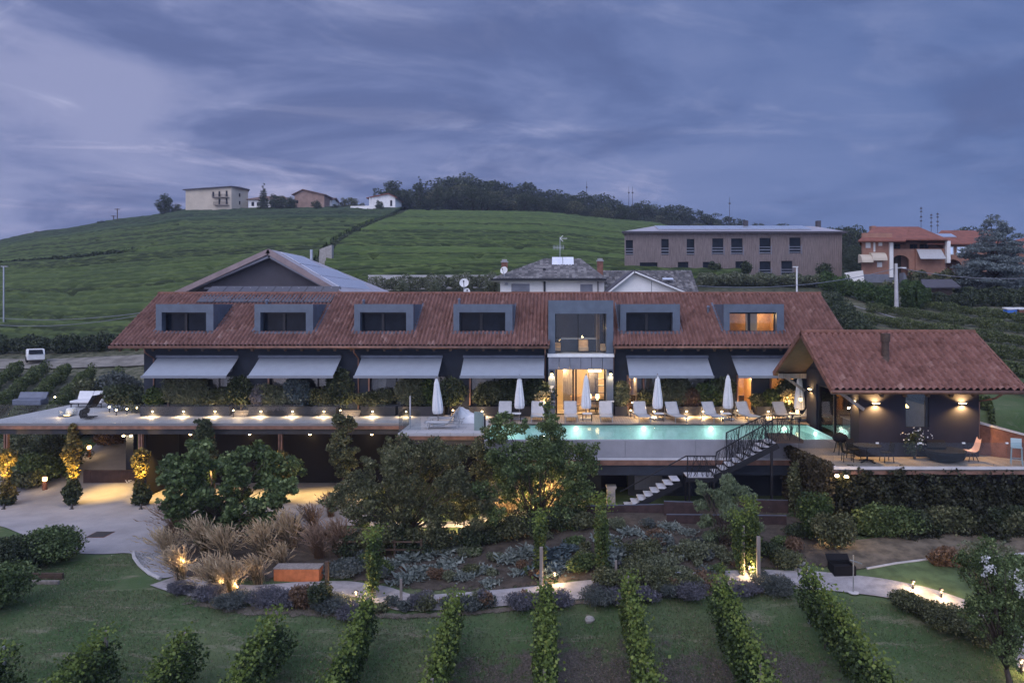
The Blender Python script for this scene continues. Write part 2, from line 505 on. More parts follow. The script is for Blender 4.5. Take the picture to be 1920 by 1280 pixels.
class MB:
    """collects shapes in world coordinates, builds them as ONE mesh object"""
    def __init__(self):
        self.v, self.f, self.uv = [], [], None

    def poly(self, pts):
        n = len(self.v)
        self.v += [tuple(p) for p in pts]
        self.f.append(tuple(range(n, n + len(pts))))
        return self

    def box(self, x0, x1, y0, y1, z0, z1):
        n = len(self.v)
        self.v += [(x, y, z) for z in (z0, z1) for y in (y0, y1) for x in (x0, x1)]
        self.f += [tuple(n + i for i in q) for q in ((0, 2, 3, 1), (4, 5, 7, 6), (0, 1, 5, 4), (2, 6, 7, 3), (0, 4, 6, 2), (1, 3, 7, 5))]
        return self

    def obox(self, c, ax, ay, az):
        """box from centre and three half axes"""
        c, ax, ay, az = map(Vector, (c, ax, ay, az))
        n = len(self.v)
        self.v += [tuple(c + sx * ax + sy * ay + sz * az) for sz in (-1, 1) for sy in (-1, 1) for sx in (-1, 1)]
        self.f += [tuple(n + i for i in q) for q in ((0, 2, 3, 1), (4, 5, 7, 6), (0, 1, 5, 4), (2, 6, 7, 3), (0, 4, 6, 2), (1, 3, 7, 5))]
        return self

    def bar(self, a, b, w=0.05, h=None):
        """square bar between two points"""
        a, b = Vector(a), Vector(b)
        d = b - a
        if d.length < 1e-6:
            return self
        up = Vector((0, 0, 1)) if abs(d.normalized().z) < 0.95 else Vector((0, 1, 0))
        s = d.cross(up).normalized()
        t = s.cross(d).normalized()
        return self.obox((a + b) / 2, s * w / 2, d / 2, t * (h or w) / 2)

    def tube(self, pts, rad, n=8, cap=True):
        pts = [Vector(p) for p in pts]
        rs = rad if isinstance(rad, (list, tuple)) else [rad] * len(pts)
        b0 = len(self.v)
        for i, p in enumerate(pts):
            d = (pts[min(i + 1, len(pts) - 1)] - pts[max(i - 1, 0)]).normalized()
            up = Vector((0, 0, 1)) if abs(d.z) < 0.9 else Vector((0, 1, 0))
            s = d.cross(up).normalized()
            t = s.cross(d)
            for k in range(n):
                a = 2 * math.pi * k / n
                self.v.append(tuple(p + (s * math.cos(a) + t * math.sin(a)) * rs[i]))
        for i in range(len(pts) - 1):
            for k in range(n):
                k2 = (k + 1) % n
                self.f.append((b0 + i * n + k, b0 + i * n + k2, b0 + (i + 1) * n + k2, b0 + (i + 1) * n + k))
        if cap:
            self.f.append(tuple(b0 + k for k in range(n))[::-1])
            e = b0 + (len(pts) - 1) * n
            self.f.append(tuple(e + k for k in range(n)))
        return self

    def lathe(self, c, prof, n=16, star=0.0, lobes=6, ph=0.0):
        """profile [(r, z)...] turned round c; star pleats the radius"""
        c = Vector(c)
        b0 = len(self.v)
        for r, z in prof:
            for k in range(n):
                a = 2 * math.pi * k / n
                rr = r * (1 + star * math.cos(lobes * a + ph + z))
                self.v.append((c.x + rr * math.cos(a), c.y + rr * math.sin(a), c.z + z))
        for i in range(len(prof) - 1):
            for k in range(n):
                k2 = (k + 1) % n
                self.f.append((b0 + i * n + k, b0 + i * n + k2, b0 + (i + 1) * n + k2, b0 + (i + 1) * n + k))
        self.f.append(tuple(b0 + k for k in range(n))[::-1])
        e = b0 + (len(prof) - 1) * n
        self.f.append(tuple(e + k for k in range(n)))
        return self

    def prism(self, outline, y0, y1):
        """outline of (x, z) pairs pushed from y0 to y1"""
        n, k = len(self.v), len(outline)
        self.v += [(x, y0, z) for x, z in outline] + [(x, y1, z) for x, z in outline]
        self.f.append(tuple(range(n, n + k)))
        self.f.append(tuple(range(n + 2 * k - 1, n + k - 1, -1)))
        for i in range(k):
            j = (i + 1) % k
            self.f.append((n + i, n + k + i, n + k + j, n + j))
        return self

    def slab(self, a, b, c, d, t):
        """quad a b c d thickened downwards along its normal by t"""
        a, b, c, d = map(Vector, (a, b, c, d))
        nn = (b - a).cross(d - a).normalized() * t
        n = len(self.v)
        self.v += [tuple(p) for p in (a, b, c, d, a - nn, b - nn, c - nn, d - nn)]
        self.f += [tuple(n + i for i in q) for q in ((0, 1, 2, 3), (7, 6, 5, 4), (0, 4, 5, 1), (1, 5, 6, 2), (2, 6, 7, 3), (3, 7, 4, 0))]
        return self

    def build(self, name, m, parent=None, label=None, loc=None, smooth=False, bevel=0.0):
        r = root_of(parent) if parent is not None else Vector(loc or (0, 0, 0))
        me = bpy.data.meshes.new(name)
        me.from_pydata([(x - r.x, y - r.y, z - r.z) for x, y, z in self.v], [], self.f)
        if smooth:
            me.polygons.foreach_set('use_smooth', [True] * len(me.polygons))
        me.update()
        o = link_mesh(name, me, m, parent, loc)
        if bevel:
            b = o.modifiers.new('edge', 'BEVEL')
            b.width = bevel
            b.segments = 2
            b.limit_method = 'ANGLE'
        if label:
            o['label'] = label
        return o


def np_mesh(name, v, quads, m, parent=None, loc=None, uv=None, smooth=False):
    """fast mesh from arrays: v (N,3), quads (F,4)"""
    r = root_of(parent) if parent is not None else Vector(loc or (0, 0, 0))
    v = np.asarray(v, np.float32) - np.array(r, np.float32)
    quads = np.asarray(quads, np.int32)
    me = bpy.data.meshes.new(name)
    me.vertices.add(len(v))
    me.vertices.foreach_set('co', v.ravel())
    k = quads.shape[1]
    me.loops.add(quads.size)
    me.loops.foreach_set('vertex_index', quads.ravel())
    me.polygons.add(len(quads))
    me.polygons.foreach_set('loop_start', np.arange(0, quads.size, k, dtype=np.int32))
    me.polygons.foreach_set('loop_total', np.full(len(quads), k, np.int32))
    if smooth:
        me.polygons.foreach_set('use_smooth', np.ones(len(quads), bool))
    if uv is not None:
        l = me.uv_layers.new(name='UVMap')
        l.data.foreach_set('uv', np.asarray(uv, np.float32)[quads.ravel()].ravel())
    me.update(calc_edges=True)
    return link_mesh(name, me, m, parent, loc)


def grid_quads(nr, nc):
    i = np.arange(nr - 1)[:, None] * nc + np.arange(nc - 1)[None, :]
    return np.stack([i, i + 1, i + nc + 1, i + nc], -1).reshape(-1, 4)


def copy_tree(o, parent=None, only=None):
    c = o.copy()
    COL.objects.link(c)
    if parent is not None:
        c.parent = parent
    for ch in list(o.children):
        copy_tree(ch, c)
    return c


def place(proto, used, loc, rz=0.0, sc=1.0, label=None, group=None):
    """the first call moves the prototype itself, later calls copy it with its parts"""
    o = proto if not used else copy_tree(proto)
    used.append(1)
    o.location = loc
    o.rotation_euler = (0, 0, rz)
    o.scale = (sc, sc, sc) if not isinstance(sc, tuple) else sc
    if label:
        o['label'] = label
    if group:
        o['group'] = group
    return o


def lamp(parent, loc, power, kind='POINT', col=(1.0, 0.66, 0.32), rad=0.06, aim=None, spot=120, blend=0.6):
    l = bpy.data.lights.new('lamp_light', kind)
    l.energy = power
    l.color = col
    if kind != 'AREA':
        l.shadow_soft_size = rad
    if kind == 'SPOT':
        l.spot_size = R(spot)
        l.spot_blend = blend
    o = bpy.data.objects.new('lamp_light', l)
    COL.objects.link(o)
    if parent is not None:
        o.parent = parent
        o.location = Vector(loc) - root_of(parent)
    else:
        o.location = loc
    if aim is not None:
        o.rotation_euler = Vector(aim).to_track_quat('-Z', 'Y').to_euler()
    return o


def leaf_arrays(pts, size, droop=0.0, aspect=0.6, dirs=None):
    """one diamond leaf at every point"""
    pts = np.asarray(pts, float)
    n = len(pts)
    a = rng.normal(size=(n, 3)) if dirs is None else np.asarray(dirs) + rng.normal(size=(n, 3)) * 0.25
    a[:, 2] -= droop
    a /= np.linalg.norm(a, axis=1)[:, None] + 1e-9
    b = np.cross(a, rng.normal(size=(n, 3)))
    b /= np.linalg.norm(b, axis=1)[:, None] + 1e-9
    s = (size * rng.uniform(0.6, 1.35, n))[:, None]
    c = np.cross(a, b) * s * 0.12
    v = np.stack([pts - a * s * 0.5, pts + b * s * aspect * 0.5 + c, pts + a * s * 0.5, pts - b * s * aspect * 0.5 + c], 1).reshape(-1, 3)
    q = np.arange(4 * n).reshape(-1, 4)
    return v, q


def leaves(name, pts, size, m, parent=None, loc=None, droop=0.0, aspect=0.6, dirs=None):
    v, q = leaf_arrays(pts, size, droop, aspect, dirs)
    return np_mesh(name, v, q, m, parent, loc)


def clump_pts(blobs, n, shell=0.55, low=1.0):
    """points through ellipsoid clumps (x, y, z, rx, ry, rz), denser to the outside, ragged"""
    B = np.array([b if len(b) == 6 else (*b[:3], b[3], b[3], b[3]) for b in blobs], float)
    w = (B[:, 3] * B[:, 4] * B[:, 5]) ** 0.72
    k = rng.choice(len(B), n, p=w / w.sum())
    d = rng.normal(size=(n, 3))
    d /= np.linalg.norm(d, axis=1)[:, None]
    r = shell + (1 - shell) * rng.random(n) ** 0.6
    r *= 1 + 0.10 * np.sin(d[:, 0] * 9 + k) * np.cos(d[:, 1] * 8 + 2 * k) + rng.normal(size=n) * 0.07
    return B[k, :3] + d * r[:, None] * B[k, 3:]


def scatter_blobs(c, rx, ry, rz, n, r0, r1, seed=0):
    """clumps sprinkled through an ellipsoid crown"""
    q = np.random.default_rng(seed)
    out = []
    for i in range(n):
        d = q.normal(size=3)
        d /= np.linalg.norm(d)
        t = q.random() ** 0.45
        r = q.uniform(r0, r1)
        out.append((c[0] + d[0] * t * (rx - r * 0.5), c[1] + d[1] * t * (ry - r * 0.5), c[2] + d[2] * t * (rz - r * 0.5), r, r, r * q.uniform(0.6, 0.9)))
    return out


def tree(name, label, cat, base, blobs, n, size, leafm, trunk_r=0.12, fork=0.35, group=None, droop=0.0, aspect=0.6, shell=0.55, stems=1):
    """tapered trunk with limbs out to the clumps, leaves through the clumps"""
    base = Vector(base)
    t = thing(name, label, cat, base, group)
    B = [Vector(b[:3]) for b in blobs]
    mid = sum(B, Vector()) / len(B)
    mb = MB()
    for s in range(stems):
        off = Vector((random.uniform(-.5, .5), random.uniform(-.4, .4), 0)) * (0.0 if stems == 1 else 0.5)
        fk = base + off + (mid - base) * fork
        mb.tube([base + off - Vector((0, 0, 0.25)), base + off + (fk - base - off) * 0.5 + Vector((0.04, 0, 0)), fk], [trunk_r * 1.25, trunk_r, trunk_r * 0.8], 8)
        for b in B[s::stems][::max(1, len(B) // 40)]:
            m1 = fk + (b - fk) * 0.5 + Vector((0, 0, (b - fk).length * 0.10))
            mb.tube([fk, m1, b], [trunk_r * 0.38, trunk_r * 0.2, trunk_r * 0.06], 5)
    mb.build('trunk', 'bark', t, smooth=True)
    leaves('crown', clump_pts(blobs, n, shell), size, leafm, t, droop=droop, aspect=aspect)
    return t


def bush(name, label, cat, base, w, h, n, size, leafm, group=None, depth=None, nb=7, aspect=0.6, droop=0.0, seed=None, stems=True):
    """rounded shrub: short stems and a ragged leaf mass"""
    base = Vector(base)
    t = thing(name, label, cat, base, group)
    d = depth or w
    q = np.random.default_rng(seed if seed is not None else int(abs(base.x * 131 + base.y * 17)) + 1)
    bl = []
    for i in range(nb):
        a = q.uniform(0, 6.283)
        rr = q.random() ** 0.5
        r = q.uniform(0.26, 0.38)
        bl.append((base.x + math.cos(a) * rr * w * 0.30, base.y + math.sin(a) * rr * d * 0.30, base.z + h * q.uniform(0.35, 0.68), w * r, d * r, h * q.uniform(0.26, 0.36)))
    bl.append((base.x, base.y, base.z + h * 0.42, w * 0.42, d * 0.42, h * 0.40))
    if stems:
        mb = MB()
        for b in bl[:5]:
            mb.tube([base - Vector((0, 0, 0.1)), (base + Vector(b[:3])) / 2 + Vector((0.03, 0, 0)), b[:3]], [0.03, 0.022, 0.01], 5)
        mb.build('stem', 'bark', t)
    pts = clump_pts(bl, n, 0.5)
    pts[:, 2] = np.maximum(pts[:, 2], base.z + 0.03)
    leaves('foliage', pts, size, leafm, t, aspect=aspect, droop=droop)
    return t


def blades(base, n, length, spread, width, lean=(0, 0), tip=0.0):
    """arching blades from one root: arrays of quads"""
    base = np.asarray(base, float)
    az = rng.uniform(0, 2 * math.pi, n)
    el = np.abs(rng.normal(0, spread, n))
    L = length * rng.uniform(0.6, 1.1, n)
    root = base + np.stack([rng.normal(0, 0.10, n), rng.normal(0, 0.10, n), np.zeros(n)], 1) * length * 0.6
    V, Q = [], []
    segs = 3
    prev = root.copy()
    hd = np.stack([np.cos(az), np.sin(az)], 1) * np.sin(el)[:, None] + np.array(lean)[None, :]
    side = np.stack([-np.sin(az), np.cos(az), np.zeros(n)], 1)
    rings = []
    for s in range(segs + 1):
        t = s / segs
        curve = t ** 1.6
        p = root + np.stack([hd[:, 0] * L * curve, hd[:, 1] * L * curve, L * np.cos(el * 0.8) * (t - 0.22 * t * t * (el > 0.3))], 1)
        wd = width * (1 - 0.75 * t) + (tip * t if s >= segs - 1 else 0)
        rings.append((p - side * wd * 0.5, p + side * wd * 0.5))
    v = np.stack([np.stack(r, 1) for r in rings], 1)          # n, segs+1, 2, 3
    v = v.reshape(n, -1, 3)
    k = v.shape[1]
    base_i = (np.arange(n) * k)[:, None]
    qs = [np.array([2 * s, 2 * s + 1, 2 * s + 3, 2 * s + 2])[None, :] + base_i for s in range(segs)]
    q = np.stack(qs, 1).reshape(-1, 4)
    return v.reshape(-1, 3), q


def tile_roof(name, a, b, up, m, parent, tw=0.235, th=0.36, amp=0.12, step=0.08, loc=None, seg=8, holes=()):
    """rolled clay tiles: eave from a to b, climbing along the vector up"""
    a, b, up = np.array(a, float), np.array(b, float), np.array(up, float)
    L, H = np.linalg.norm(b - a), np.linalg.norm(up)
    eu, ev = (b - a) / L, up / H
    en = np.cross(eu, ev)
    if en[2] < 0:
        en = -en
    nt_, nr = max(1, round(L / tw)), max(1, round(H / th))
    us = np.linspace(0, nt_, nt_ * seg + 1)
    vs, hs = [], []
    for k in range(nr):
        vs += [k + 0.001, k + 0.97]
        hs += [1.0, 0.0]
    vs, hs = np.array(vs), np.array(hs)
    U, V = np.meshgrid(us, vs)
    fr = U - np.floor(U)
    prof = np.sqrt(np.clip(1 - ((fr - 0.5) / 0.33) ** 2, 0, 1))
    q = np.random.default_rng(nt_)
    jit = q.normal(0, 1, (nr + 1, nt_ + 1))
    ti, tj = np.floor(U).astype(int), np.floor(V).astype(int)
    J = jit[np.clip(tj, 0, nr), np.clip(ti, 0, nt_)]
    Hh = amp * prof + step * hs[:, None] + 0.010 * J * prof
    su = L / nt_
    sv = H / nr
    slide = jit[np.clip(tj, 0, nr), np.clip(ti, 0, nt_)] * 0.02 * hs[:, None]
    sag = 0.02 * np.sin(U * su * 0.35 + 1.0) * np.sin(V * sv * 0.9)
    P = a + eu * (U * su)[..., None] + ev * (V * sv - slide)[..., None] + en * (Hh + sag)[..., None]
    uv = np.stack([U, V], -1).reshape(-1, 2)
    Q = grid_quads(len(vs), len(us))
    cu, cv = (U * su).ravel()[Q].mean(1), (V * sv).ravel()[Q].mean(1)
    for u0, u1, v0, v1 in holes:
        k = ~((cu > u0) & (cu < u1) & (cv > v0) & (cv < v1))
        Q, cu, cv = Q[k], cu[k], cv[k]
    return np_mesh(name, P.reshape(-1, 3), Q, m, parent, loc, uv=uv)


def wall_open(mb, x0, x1, z0, z1, y0, y1, holes):
    """front wall (runs in x) as boxes round rectangular openings (hx0, hx1, hz0, hz1)"""
    holes = sorted(holes)
    xs = x0
    for hx0, hx1, hz0, hz1 in holes:
        if hx0 > xs:
            mb.box(xs, hx0, y0, y1, z0, z1)
        if hz0 > z0:
            mb.box(hx0, hx1, y0, y1, z0, hz0)
        if hz1 < z1:
            mb.box(hx0, hx1, y0, y1, hz1, z1)
        xs = hx1
    if xs < x1:
        mb.box(xs, x1, y0, y1, z0, z1)
    return mb


def struct(o):
    o['kind'] = 'structure'
    return o

# ------------------------------------------------------------------ ground
def ground_material():
    m, g, o = newmat('ground_cover')
    tc = g.n('ShaderNodeTexCoord')
    P = tc.outputs['Object']
    sp = g.n('ShaderNodeSeparateXYZ', {0: P})
    x, y, z = sp.outputs
    nb = g.n('ShaderNodeTexNoise', {'Vector': P, 'Scale': 0.35, 'Detail': 6.0, 'Roughness': 0.6})
    nm = g.n('ShaderNodeTexNoise', {'Vector': P, 'Scale': 1.6, 'Detail': 8.0, 'Roughness': 0.7})
    nf = g.n('ShaderNodeTexNoise', {'Vector': P, 'Scale': 14.0, 'Detail': 6.0, 'Roughness': 0.75})
    mp = g.n('ShaderNodeMapping', {0: P})
    mp.inputs['Scale'].default_value = (.45, 1.5, 1)
    mp.inputs['Rotation'].default_value = (0, 0, .25)
    ns = g.n('ShaderNodeTexNoise', {'Vector': mp.outputs[0], 'Scale': 0.9, 'Detail': 9.0, 'Roughness': 0.72, 'Distortion': .8})
    lawn = g.mix(g.sstep(nb.outputs[0], 0.38, 0.62), (0.070, 0.118, 0.046), (0.108, 0.138, 0.066))
    lawn = g.mix(g.m('MULTIPLY', g.sstep(ns.outputs[0], 0.52, 0.66), 0.75), lawn, (0.25, 0.23, 0.165))
    lawn = g.mix(g.m('MULTIPLY', g.sstep(nf.outputs[0], 0.35, 0.7), 0.45), lawn, (0.045, 0.07, 0.032))
    dirt = g.mix(g.sstep(nf.outputs[0], 0.3, 0.7), (0.050, 0.043, 0.038), (0.145, 0.125, 0.108))
    dirt = g.mix(g.m('MULTIPLY', g.sstep(nf.outputs[0], 0.60, 0.72), 0.9), dirt, (0.42, 0.36, 0.30))
    # worked, half bare earth between the near vine rows, richer to the right
    ex = g.sstep(x, -9.0, 1.0)
    ey = g.sstep(y, 25.4, 22.6)
    bias = g.m('MULTIPLY', g.m('MULTIPLY', ex, ey), g.sstep(x, 10.5, 7.0))
    e = g.sstep(g.m('ADD', nm.outputs[0], g.m('MULTIPLY', bias, 0.36)), 0.66, 0.78)
    c = g.mix(e, lawn, dirt)
    far = g.sstep(y, 46.0, 60.0)
    grass = g.mix(g.sstep(nb.outputs[0], 0.4, 0.6), (0.020, 0.030, 0.014), (0.042, 0.050, 0.024))
    slope = g.m('MULTIPLY', g.m('MULTIPLY', g.sstep(y, 96.0, 84.0), far), g.sstep(nm.outputs[0], .36, .60))
    grass = g.mix(g.m('MULTIPLY', slope, .8), grass, (0.17, 0.165, 0.115))
    c = g.mix(far, c, grass)
    b = g.n('ShaderNodeBsdfPrincipled', {'Base Color': c, 'Roughness': 0.95})
    b.inputs['Specular IOR Level'].default_value = 0.15
    bp = g.n('ShaderNodeBump', {'Height': nf.outputs[0], 'Strength': 0.5, 'Distance': 0.08})
    g.t.links.new(bp.outputs[0], b.inputs['Normal'])
    g.t.links.new(b.outputs[0], o.inputs[0])


ground_material()


def build_ground():
    ys = np.concatenate([np.arange(-80, 8, 6.0), np.arange(8, 45.6, 0.4), [45.7, 45.8, 45.9, 46.0, 46.1, 46.25, 46.6, 47, 47.5],
                         np.arange(48, 120, 1.2), np.arange(120, 340, 3.0), np.arange(340, 701, 40)])
    us = np.concatenate([np.linspace(-4, -1.0, 20)[:-1], np.linspace(-1.0, 1.0, 260), np.linspace(1.0, 4, 20)[1:]])
    Y, U = np.meshgrid(ys, us, indexing='ij')
    XX = np.clip(U * np.maximum(Y, 12.0), -900, 900)
    ZZ = terr(XX, Y)
    ZZ = np.where(Y < 8, np.minimum(ZZ, near(XX, 8.0)) * 0 + near(XX, np.maximum(Y, -40)), ZZ)
    v = np.stack([XX, Y, ZZ], -1).reshape(-1, 3)
    o = np_mesh('ground', v, grid_quads(len(ys), len(us)), 'ground_cover', smooth=True)
    struct(o)


build_ground()


def strip(name, left, right, m, n=60, k=14, lift=0.035, kind='structure'):
    """sheet laid on the ground between two edge lines (lists of ground points)"""
    def line(ps):
        ps = np.array([(p[0], p[1]) for p in ps], float)
        s = np.concatenate([[0], np.cumsum(np.linalg.norm(np.diff(ps, axis=0), axis=1))])
        t = np.linspace(0, s[-1], n)
        q = np.stack([np.interp(t, s, ps[:, 0]), np.interp(t, s, ps[:, 1])], 1)
        for _ in range(3):
            q[1:-1] = (q[:-2] + 2 * q[1:-1] + q[2:]) / 4
        return q
    a, b = line(left), line(right)
    w = np.linspace(0, 1, k)[None, :, None]
    P = a[:, None] * (1 - w) + b[:, None] * w
    z = terr(P[..., 0], P[..., 1]) + lift
    v = np.concatenate([P, z[..., None]], -1).reshape(-1, 3)
    uv = np.stack(np.meshgrid(np.linspace(0, 1, n), np.linspace(0, 1, k), indexing='ij'), -1).reshape(-1, 2)
    o = np_mesh(name, v, grid_quads(n, k), m, uv=uv, smooth=True)
    if kind:
        o['kind'] = kind
    return o


def ragged(name, c0, c1, c2, edge=.16):
    """loose earth or gravel whose border breaks up raggedly into what lies below"""
    m, g, o = newmat(name)
    tc = g.n('ShaderNodeTexCoord')
    uv = g.n('ShaderNodeUVMap')
    sp = g.n('ShaderNodeSeparateXYZ', {0: uv.outputs[0]})
    e = g.m('MINIMUM', g.m('MINIMUM', sp.outputs[1], g.m('SUBTRACT', 1.0, sp.outputs[1])), g.m('MULTIPLY', g.m('MINIMUM', sp.outputs[0], g.m('SUBTRACT', 1.0, sp.outputs[0])), 4.0))
    n1 = g.n('ShaderNodeTexNoise', {'Vector': tc.outputs['Object'], 'Scale': 2.2, 'Detail': 8.0, 'Roughness': .7})
    n2 = g.n('ShaderNodeTexNoise', {'Vector': tc.outputs['Object'], 'Scale': 17.0, 'Detail': 6.0, 'Roughness': .75})
    c = g.mix(g.sstep(n1.outputs[0], .35, .65), c0, c1)
    c = g.mix(g.m('MULTIPLY', g.sstep(n2.outputs[0], .55, .75), .7), c, c2)
    b = g.n('ShaderNodeBsdfPrincipled', {'Base Color': c, 'Roughness': .95})
    b.inputs['Specular IOR Level'].default_value = .1
    bp = g.n('ShaderNodeBump', {'Height': n2.outputs[0], 'Strength': .7, 'Distance': .08})
    g.t.links.new(bp.outputs[0], b.inputs['Normal'])
    t = g.n('ShaderNodeBsdfTransparent')
    k = g.m('ADD', e, g.m('MULTIPLY', g.m('SUBTRACT', n1.outputs[0], .5), edge * 2.2))
    f = g.sstep(k, edge * .35, edge * .75)
    ms = g.n('ShaderNodeMixShader', {0: f, 1: t.outputs[0], 2: b.outputs[0]})
    g.t.links.new(ms.outputs[0], o.inputs[0])


ragged('loose_soil', (.060, .050, .042), (.105, .088, .072), (.20, .17, .135), .12)
ragged('border_earth', (.10, .085, .070), (.17, .15, .125), (.27, .24, .20), .40)
mat('gravel_yard', (0.29, 0.285, 0.305), 0.9, 0.16, 0.5, bump=0.3, bscale=25, detail=8.0)
mat('gravel_path', (0.31, 0.295, 0.305), 0.92, 0.22, 2.5, bump=0.5, bscale=30, detail=8.0)
mat('asphalt', (0.075, 0.075, 0.08), 0.9, 0.2, 0.6)
mat('kerb_stone', (0.42, 0.41, 0.42), 0.85, 0.15, 2.0)


def near_edge(px):
    return float(np.interp(px, [-500, -120, 0, 60, 135, 190, 250, 262, 280, 302, 330, 420, 520, 640, 700, 1000, 1100], [985, 985, 985, 1010, 1038, 1040, 1036, 1060, 1077, 1089, 1080, 1060, 1020, 985, 988, 990, 985]))


pxs = list(np.linspace(-420, 1100, 90))
far_pts = [Vector((X(p, 45.3 if p < 690 else 37.1), 45.3 if p < 690 else 37.1, 0)) for p in pxs]
near_pts = [on(p, near_edge(p)) for p in pxs]
strip('driveway', far_pts, near_pts, 'gravel_yard', 220, 40)
ramp_l = [gp(95, 45.0), gp(150, 47.5), gp(195, 50.5), gp(222, 54), gp(240, 60)]
ramp_r = [gp(236, 45.0), gp(240, 47.5), gp(247, 50.5), gp(252, 54), gp(262, 60)]
strip('driveway_ramp', ramp_l, ramp_r, 'gravel_yard', 40, 10, 0.07)
path_c = [(312, 1088), (345, 1099), (390, 1108), (470, 1112), (560, 1104), (640, 1102), (705, 1112), (760, 1132), (850, 1128), (960, 1120), (1080, 1108), (1200, 1100),
          (1330, 1092), (1430, 1086), (1540, 1090), (1650, 1102), (1740, 1120), (1820, 1150), (1880, 1195), (1960, 1260)]
pc = [on(*p) for p in path_c]
pl, pr = [], []
for i, p in enumerate(pc):
    d = (pc[min(i + 1, len(pc) - 1)] - pc[max(i - 1, 0)])
    s = Vector((-d.y, d.x, 0)).normalized() * 0.66
    pl.append(p + s)
    pr.append(p - s)
strip('garden_path', pl, pr, 'gravel_path', 160, 8, 0.05)
strip('garden_soil', [on(p, y) for p, y in ((640, 985), (800, 990), (1000, 985), (1100, 950), (1290, 945), (1400, 950), (1620, 985))],
      [on(p, y) for p, y in ((640, 1092), (800, 1118), (1000, 1112), (1100, 1102), (1290, 1088), (1400, 1078), (1620, 1066))], 'loose_soil', 60, 24, 0.03)
# planted bed under the tall grasses
strip('bed_soil', [on(p, y) for p, y in ((300, 985), (360, 960), (470, 955), (560, 985), (640, 1000))],
      [on(p, y) for p, y in ((318, 1078), (360, 1096), (470, 1100), (560, 1092), (640, 1090))], 'loose_soil', 50, 24, 0.06)
# the earth strip with lavender on the near side of the path
strip('border_soil', [on(p, y) for p, y in ((330, 1108), (450, 1132), (600, 1128), (740, 1150), (900, 1142), (1080, 1124), (1300, 1108), (1480, 1102))],
      [on(p, y) for p, y in ((300, 1130), (450, 1160), (600, 1165), (740, 1165), (900, 1156), (1080, 1136), (1300, 1122), (1480, 1112))], 'border_earth', 90, 12, 0.03)
# stone edging of the drive where the lawn begins, edging on the far side of the path
kp = [on(p, y) for p, y in ((250, 1037), (252, 1048), (262, 1062), (280, 1077), (300, 1087))]
o = MB().tube([p + Vector((0, 0, 0.06)) for p in kp], 0.075, 6).build('kerb', 'kerb_stone')
struct(o)
kp = [p + Vector((0, 0, 0.06)) for p in pl[14:]]
o = MB().tube(kp, 0.06, 6).build('path_edging', 'kerb_stone')
struct(o)
# field road on the left slope with its bare bank, lane to the brick house on the right
strip('field_road', [gp(p, 72.4) for p in (-300, -100, 60, 180, 300)], [gp(p, 68.0) for p in (-300, -100, 60, 180, 300)], 'dry_verge', 40, 8, 0.12)
strip('lane', [gp(1500, 88), gp(1560, 82), gp(1620, 77), gp(1672, 73)], [gp(1512, 87), gp(1574, 81), gp(1636, 76), gp(1690, 72)], 'gravel_yard', 30, 5, 0.10)


# ------------------------------------------------------------------ vineyard rows on the hill
def hill_rows(name, d0, d1, step, ua, ub, m, h=1.5, w=0.8, wave=0.0, seed=1):
    """leafy rows following the contour between two picture-free bearings; one uncountable mass"""
    q = np.random.default_rng(seed)
    V, Q, nb = [], [], 0
    d = d0
    while d < d1:
        a, b = ua(d), ub(d)
        if b - a > 0.01:
            n = max(8, int((b - a) * d / 0.9))
            u = np.linspace(a, b, n)
            yy = d + wave * np.sin(u * 5 + 0.5) + 1.6 * np.sin(u * 11 + d * 0.05) * 0.4
            xx = u * d
            zz = terr(xx, yy)
            hh = h * (0.92 + 0.14 * q.random(n))
            gap = q.random(n) < 0.02
            hh = np.where(gap, 0.3, hh)
            ww = w * (0.8 + 0.4 * q.random(n))
            jit = q.normal(0, 0.07, n)
            ring = np.stack([np.stack([xx, yy - ww / 2 + jit, zz - 0.1], 1), np.stack([xx, yy - ww * 0.42 + jit, zz + hh * 0.75], 1),
                             np.stack([xx + q.normal(0, .1, n), yy + jit * 1.4, zz + hh], 1), np.stack([xx, yy + ww * 0.42 + jit, zz + hh * 0.7], 1),
                             np.stack([xx, yy + ww / 2 + jit, zz - 0.1], 1)], 0)
            V.append(ring.reshape(-1, 3))
            Q.append(grid_quads(5, n) + nb)
            nb += 5 * n
        d += step * q.uniform(0.95, 1.05)
    o = np_mesh(name, np.concatenate(V), np.concatenate(Q), m)
    return o


def fieldmat(name, ca, cb, cc):
    m, g, o = newmat(name)
    tc = g.n('ShaderNodeTexCoord')
    n1 = g.n('ShaderNodeTexNoise', {'Vector': tc.outputs['Object'], 'Scale': 0.035, 'Detail': 4.0})
    mp = g.n('ShaderNodeMapping', {0: tc.outputs['Object']})
    mp.inputs['Scale'].default_value = (.25, 1, 1)
    n2 = g.n('ShaderNodeTexNoise', {'Vector': mp.outputs[0], 'Scale': 1.6, 'Detail': 5.0, 'Roughness': 0.7})
    c = g.mix(g.sstep(n1.outputs[0], 0.35, 0.65), ca, cb)
    ge = g.n('ShaderNodeNewGeometry')
    c = g.mix(g.sstep(ge.outputs['Random Per Island'], 0.0, 1.0), tuple(v * .38 for v in ca), c)
    c = g.mix(g.sstep(n2.outputs[0], 0.42, 0.72), c, cc)
    b = g.n('ShaderNodeBsdfPrincipled', {'Base Color': c, 'Roughness': 0.8})
    b.inputs['Specular IOR Level'].default_value = 0.2
    bp = g.n('ShaderNodeBump', {'Height': n2.outputs[0], 'Strength': 0.4, 'Distance': 0.3})
    g.t.links.new(bp.outputs[0], b.inputs['Normal'])
    g.t.links.new(b.outputs[0], o.inputs[0])


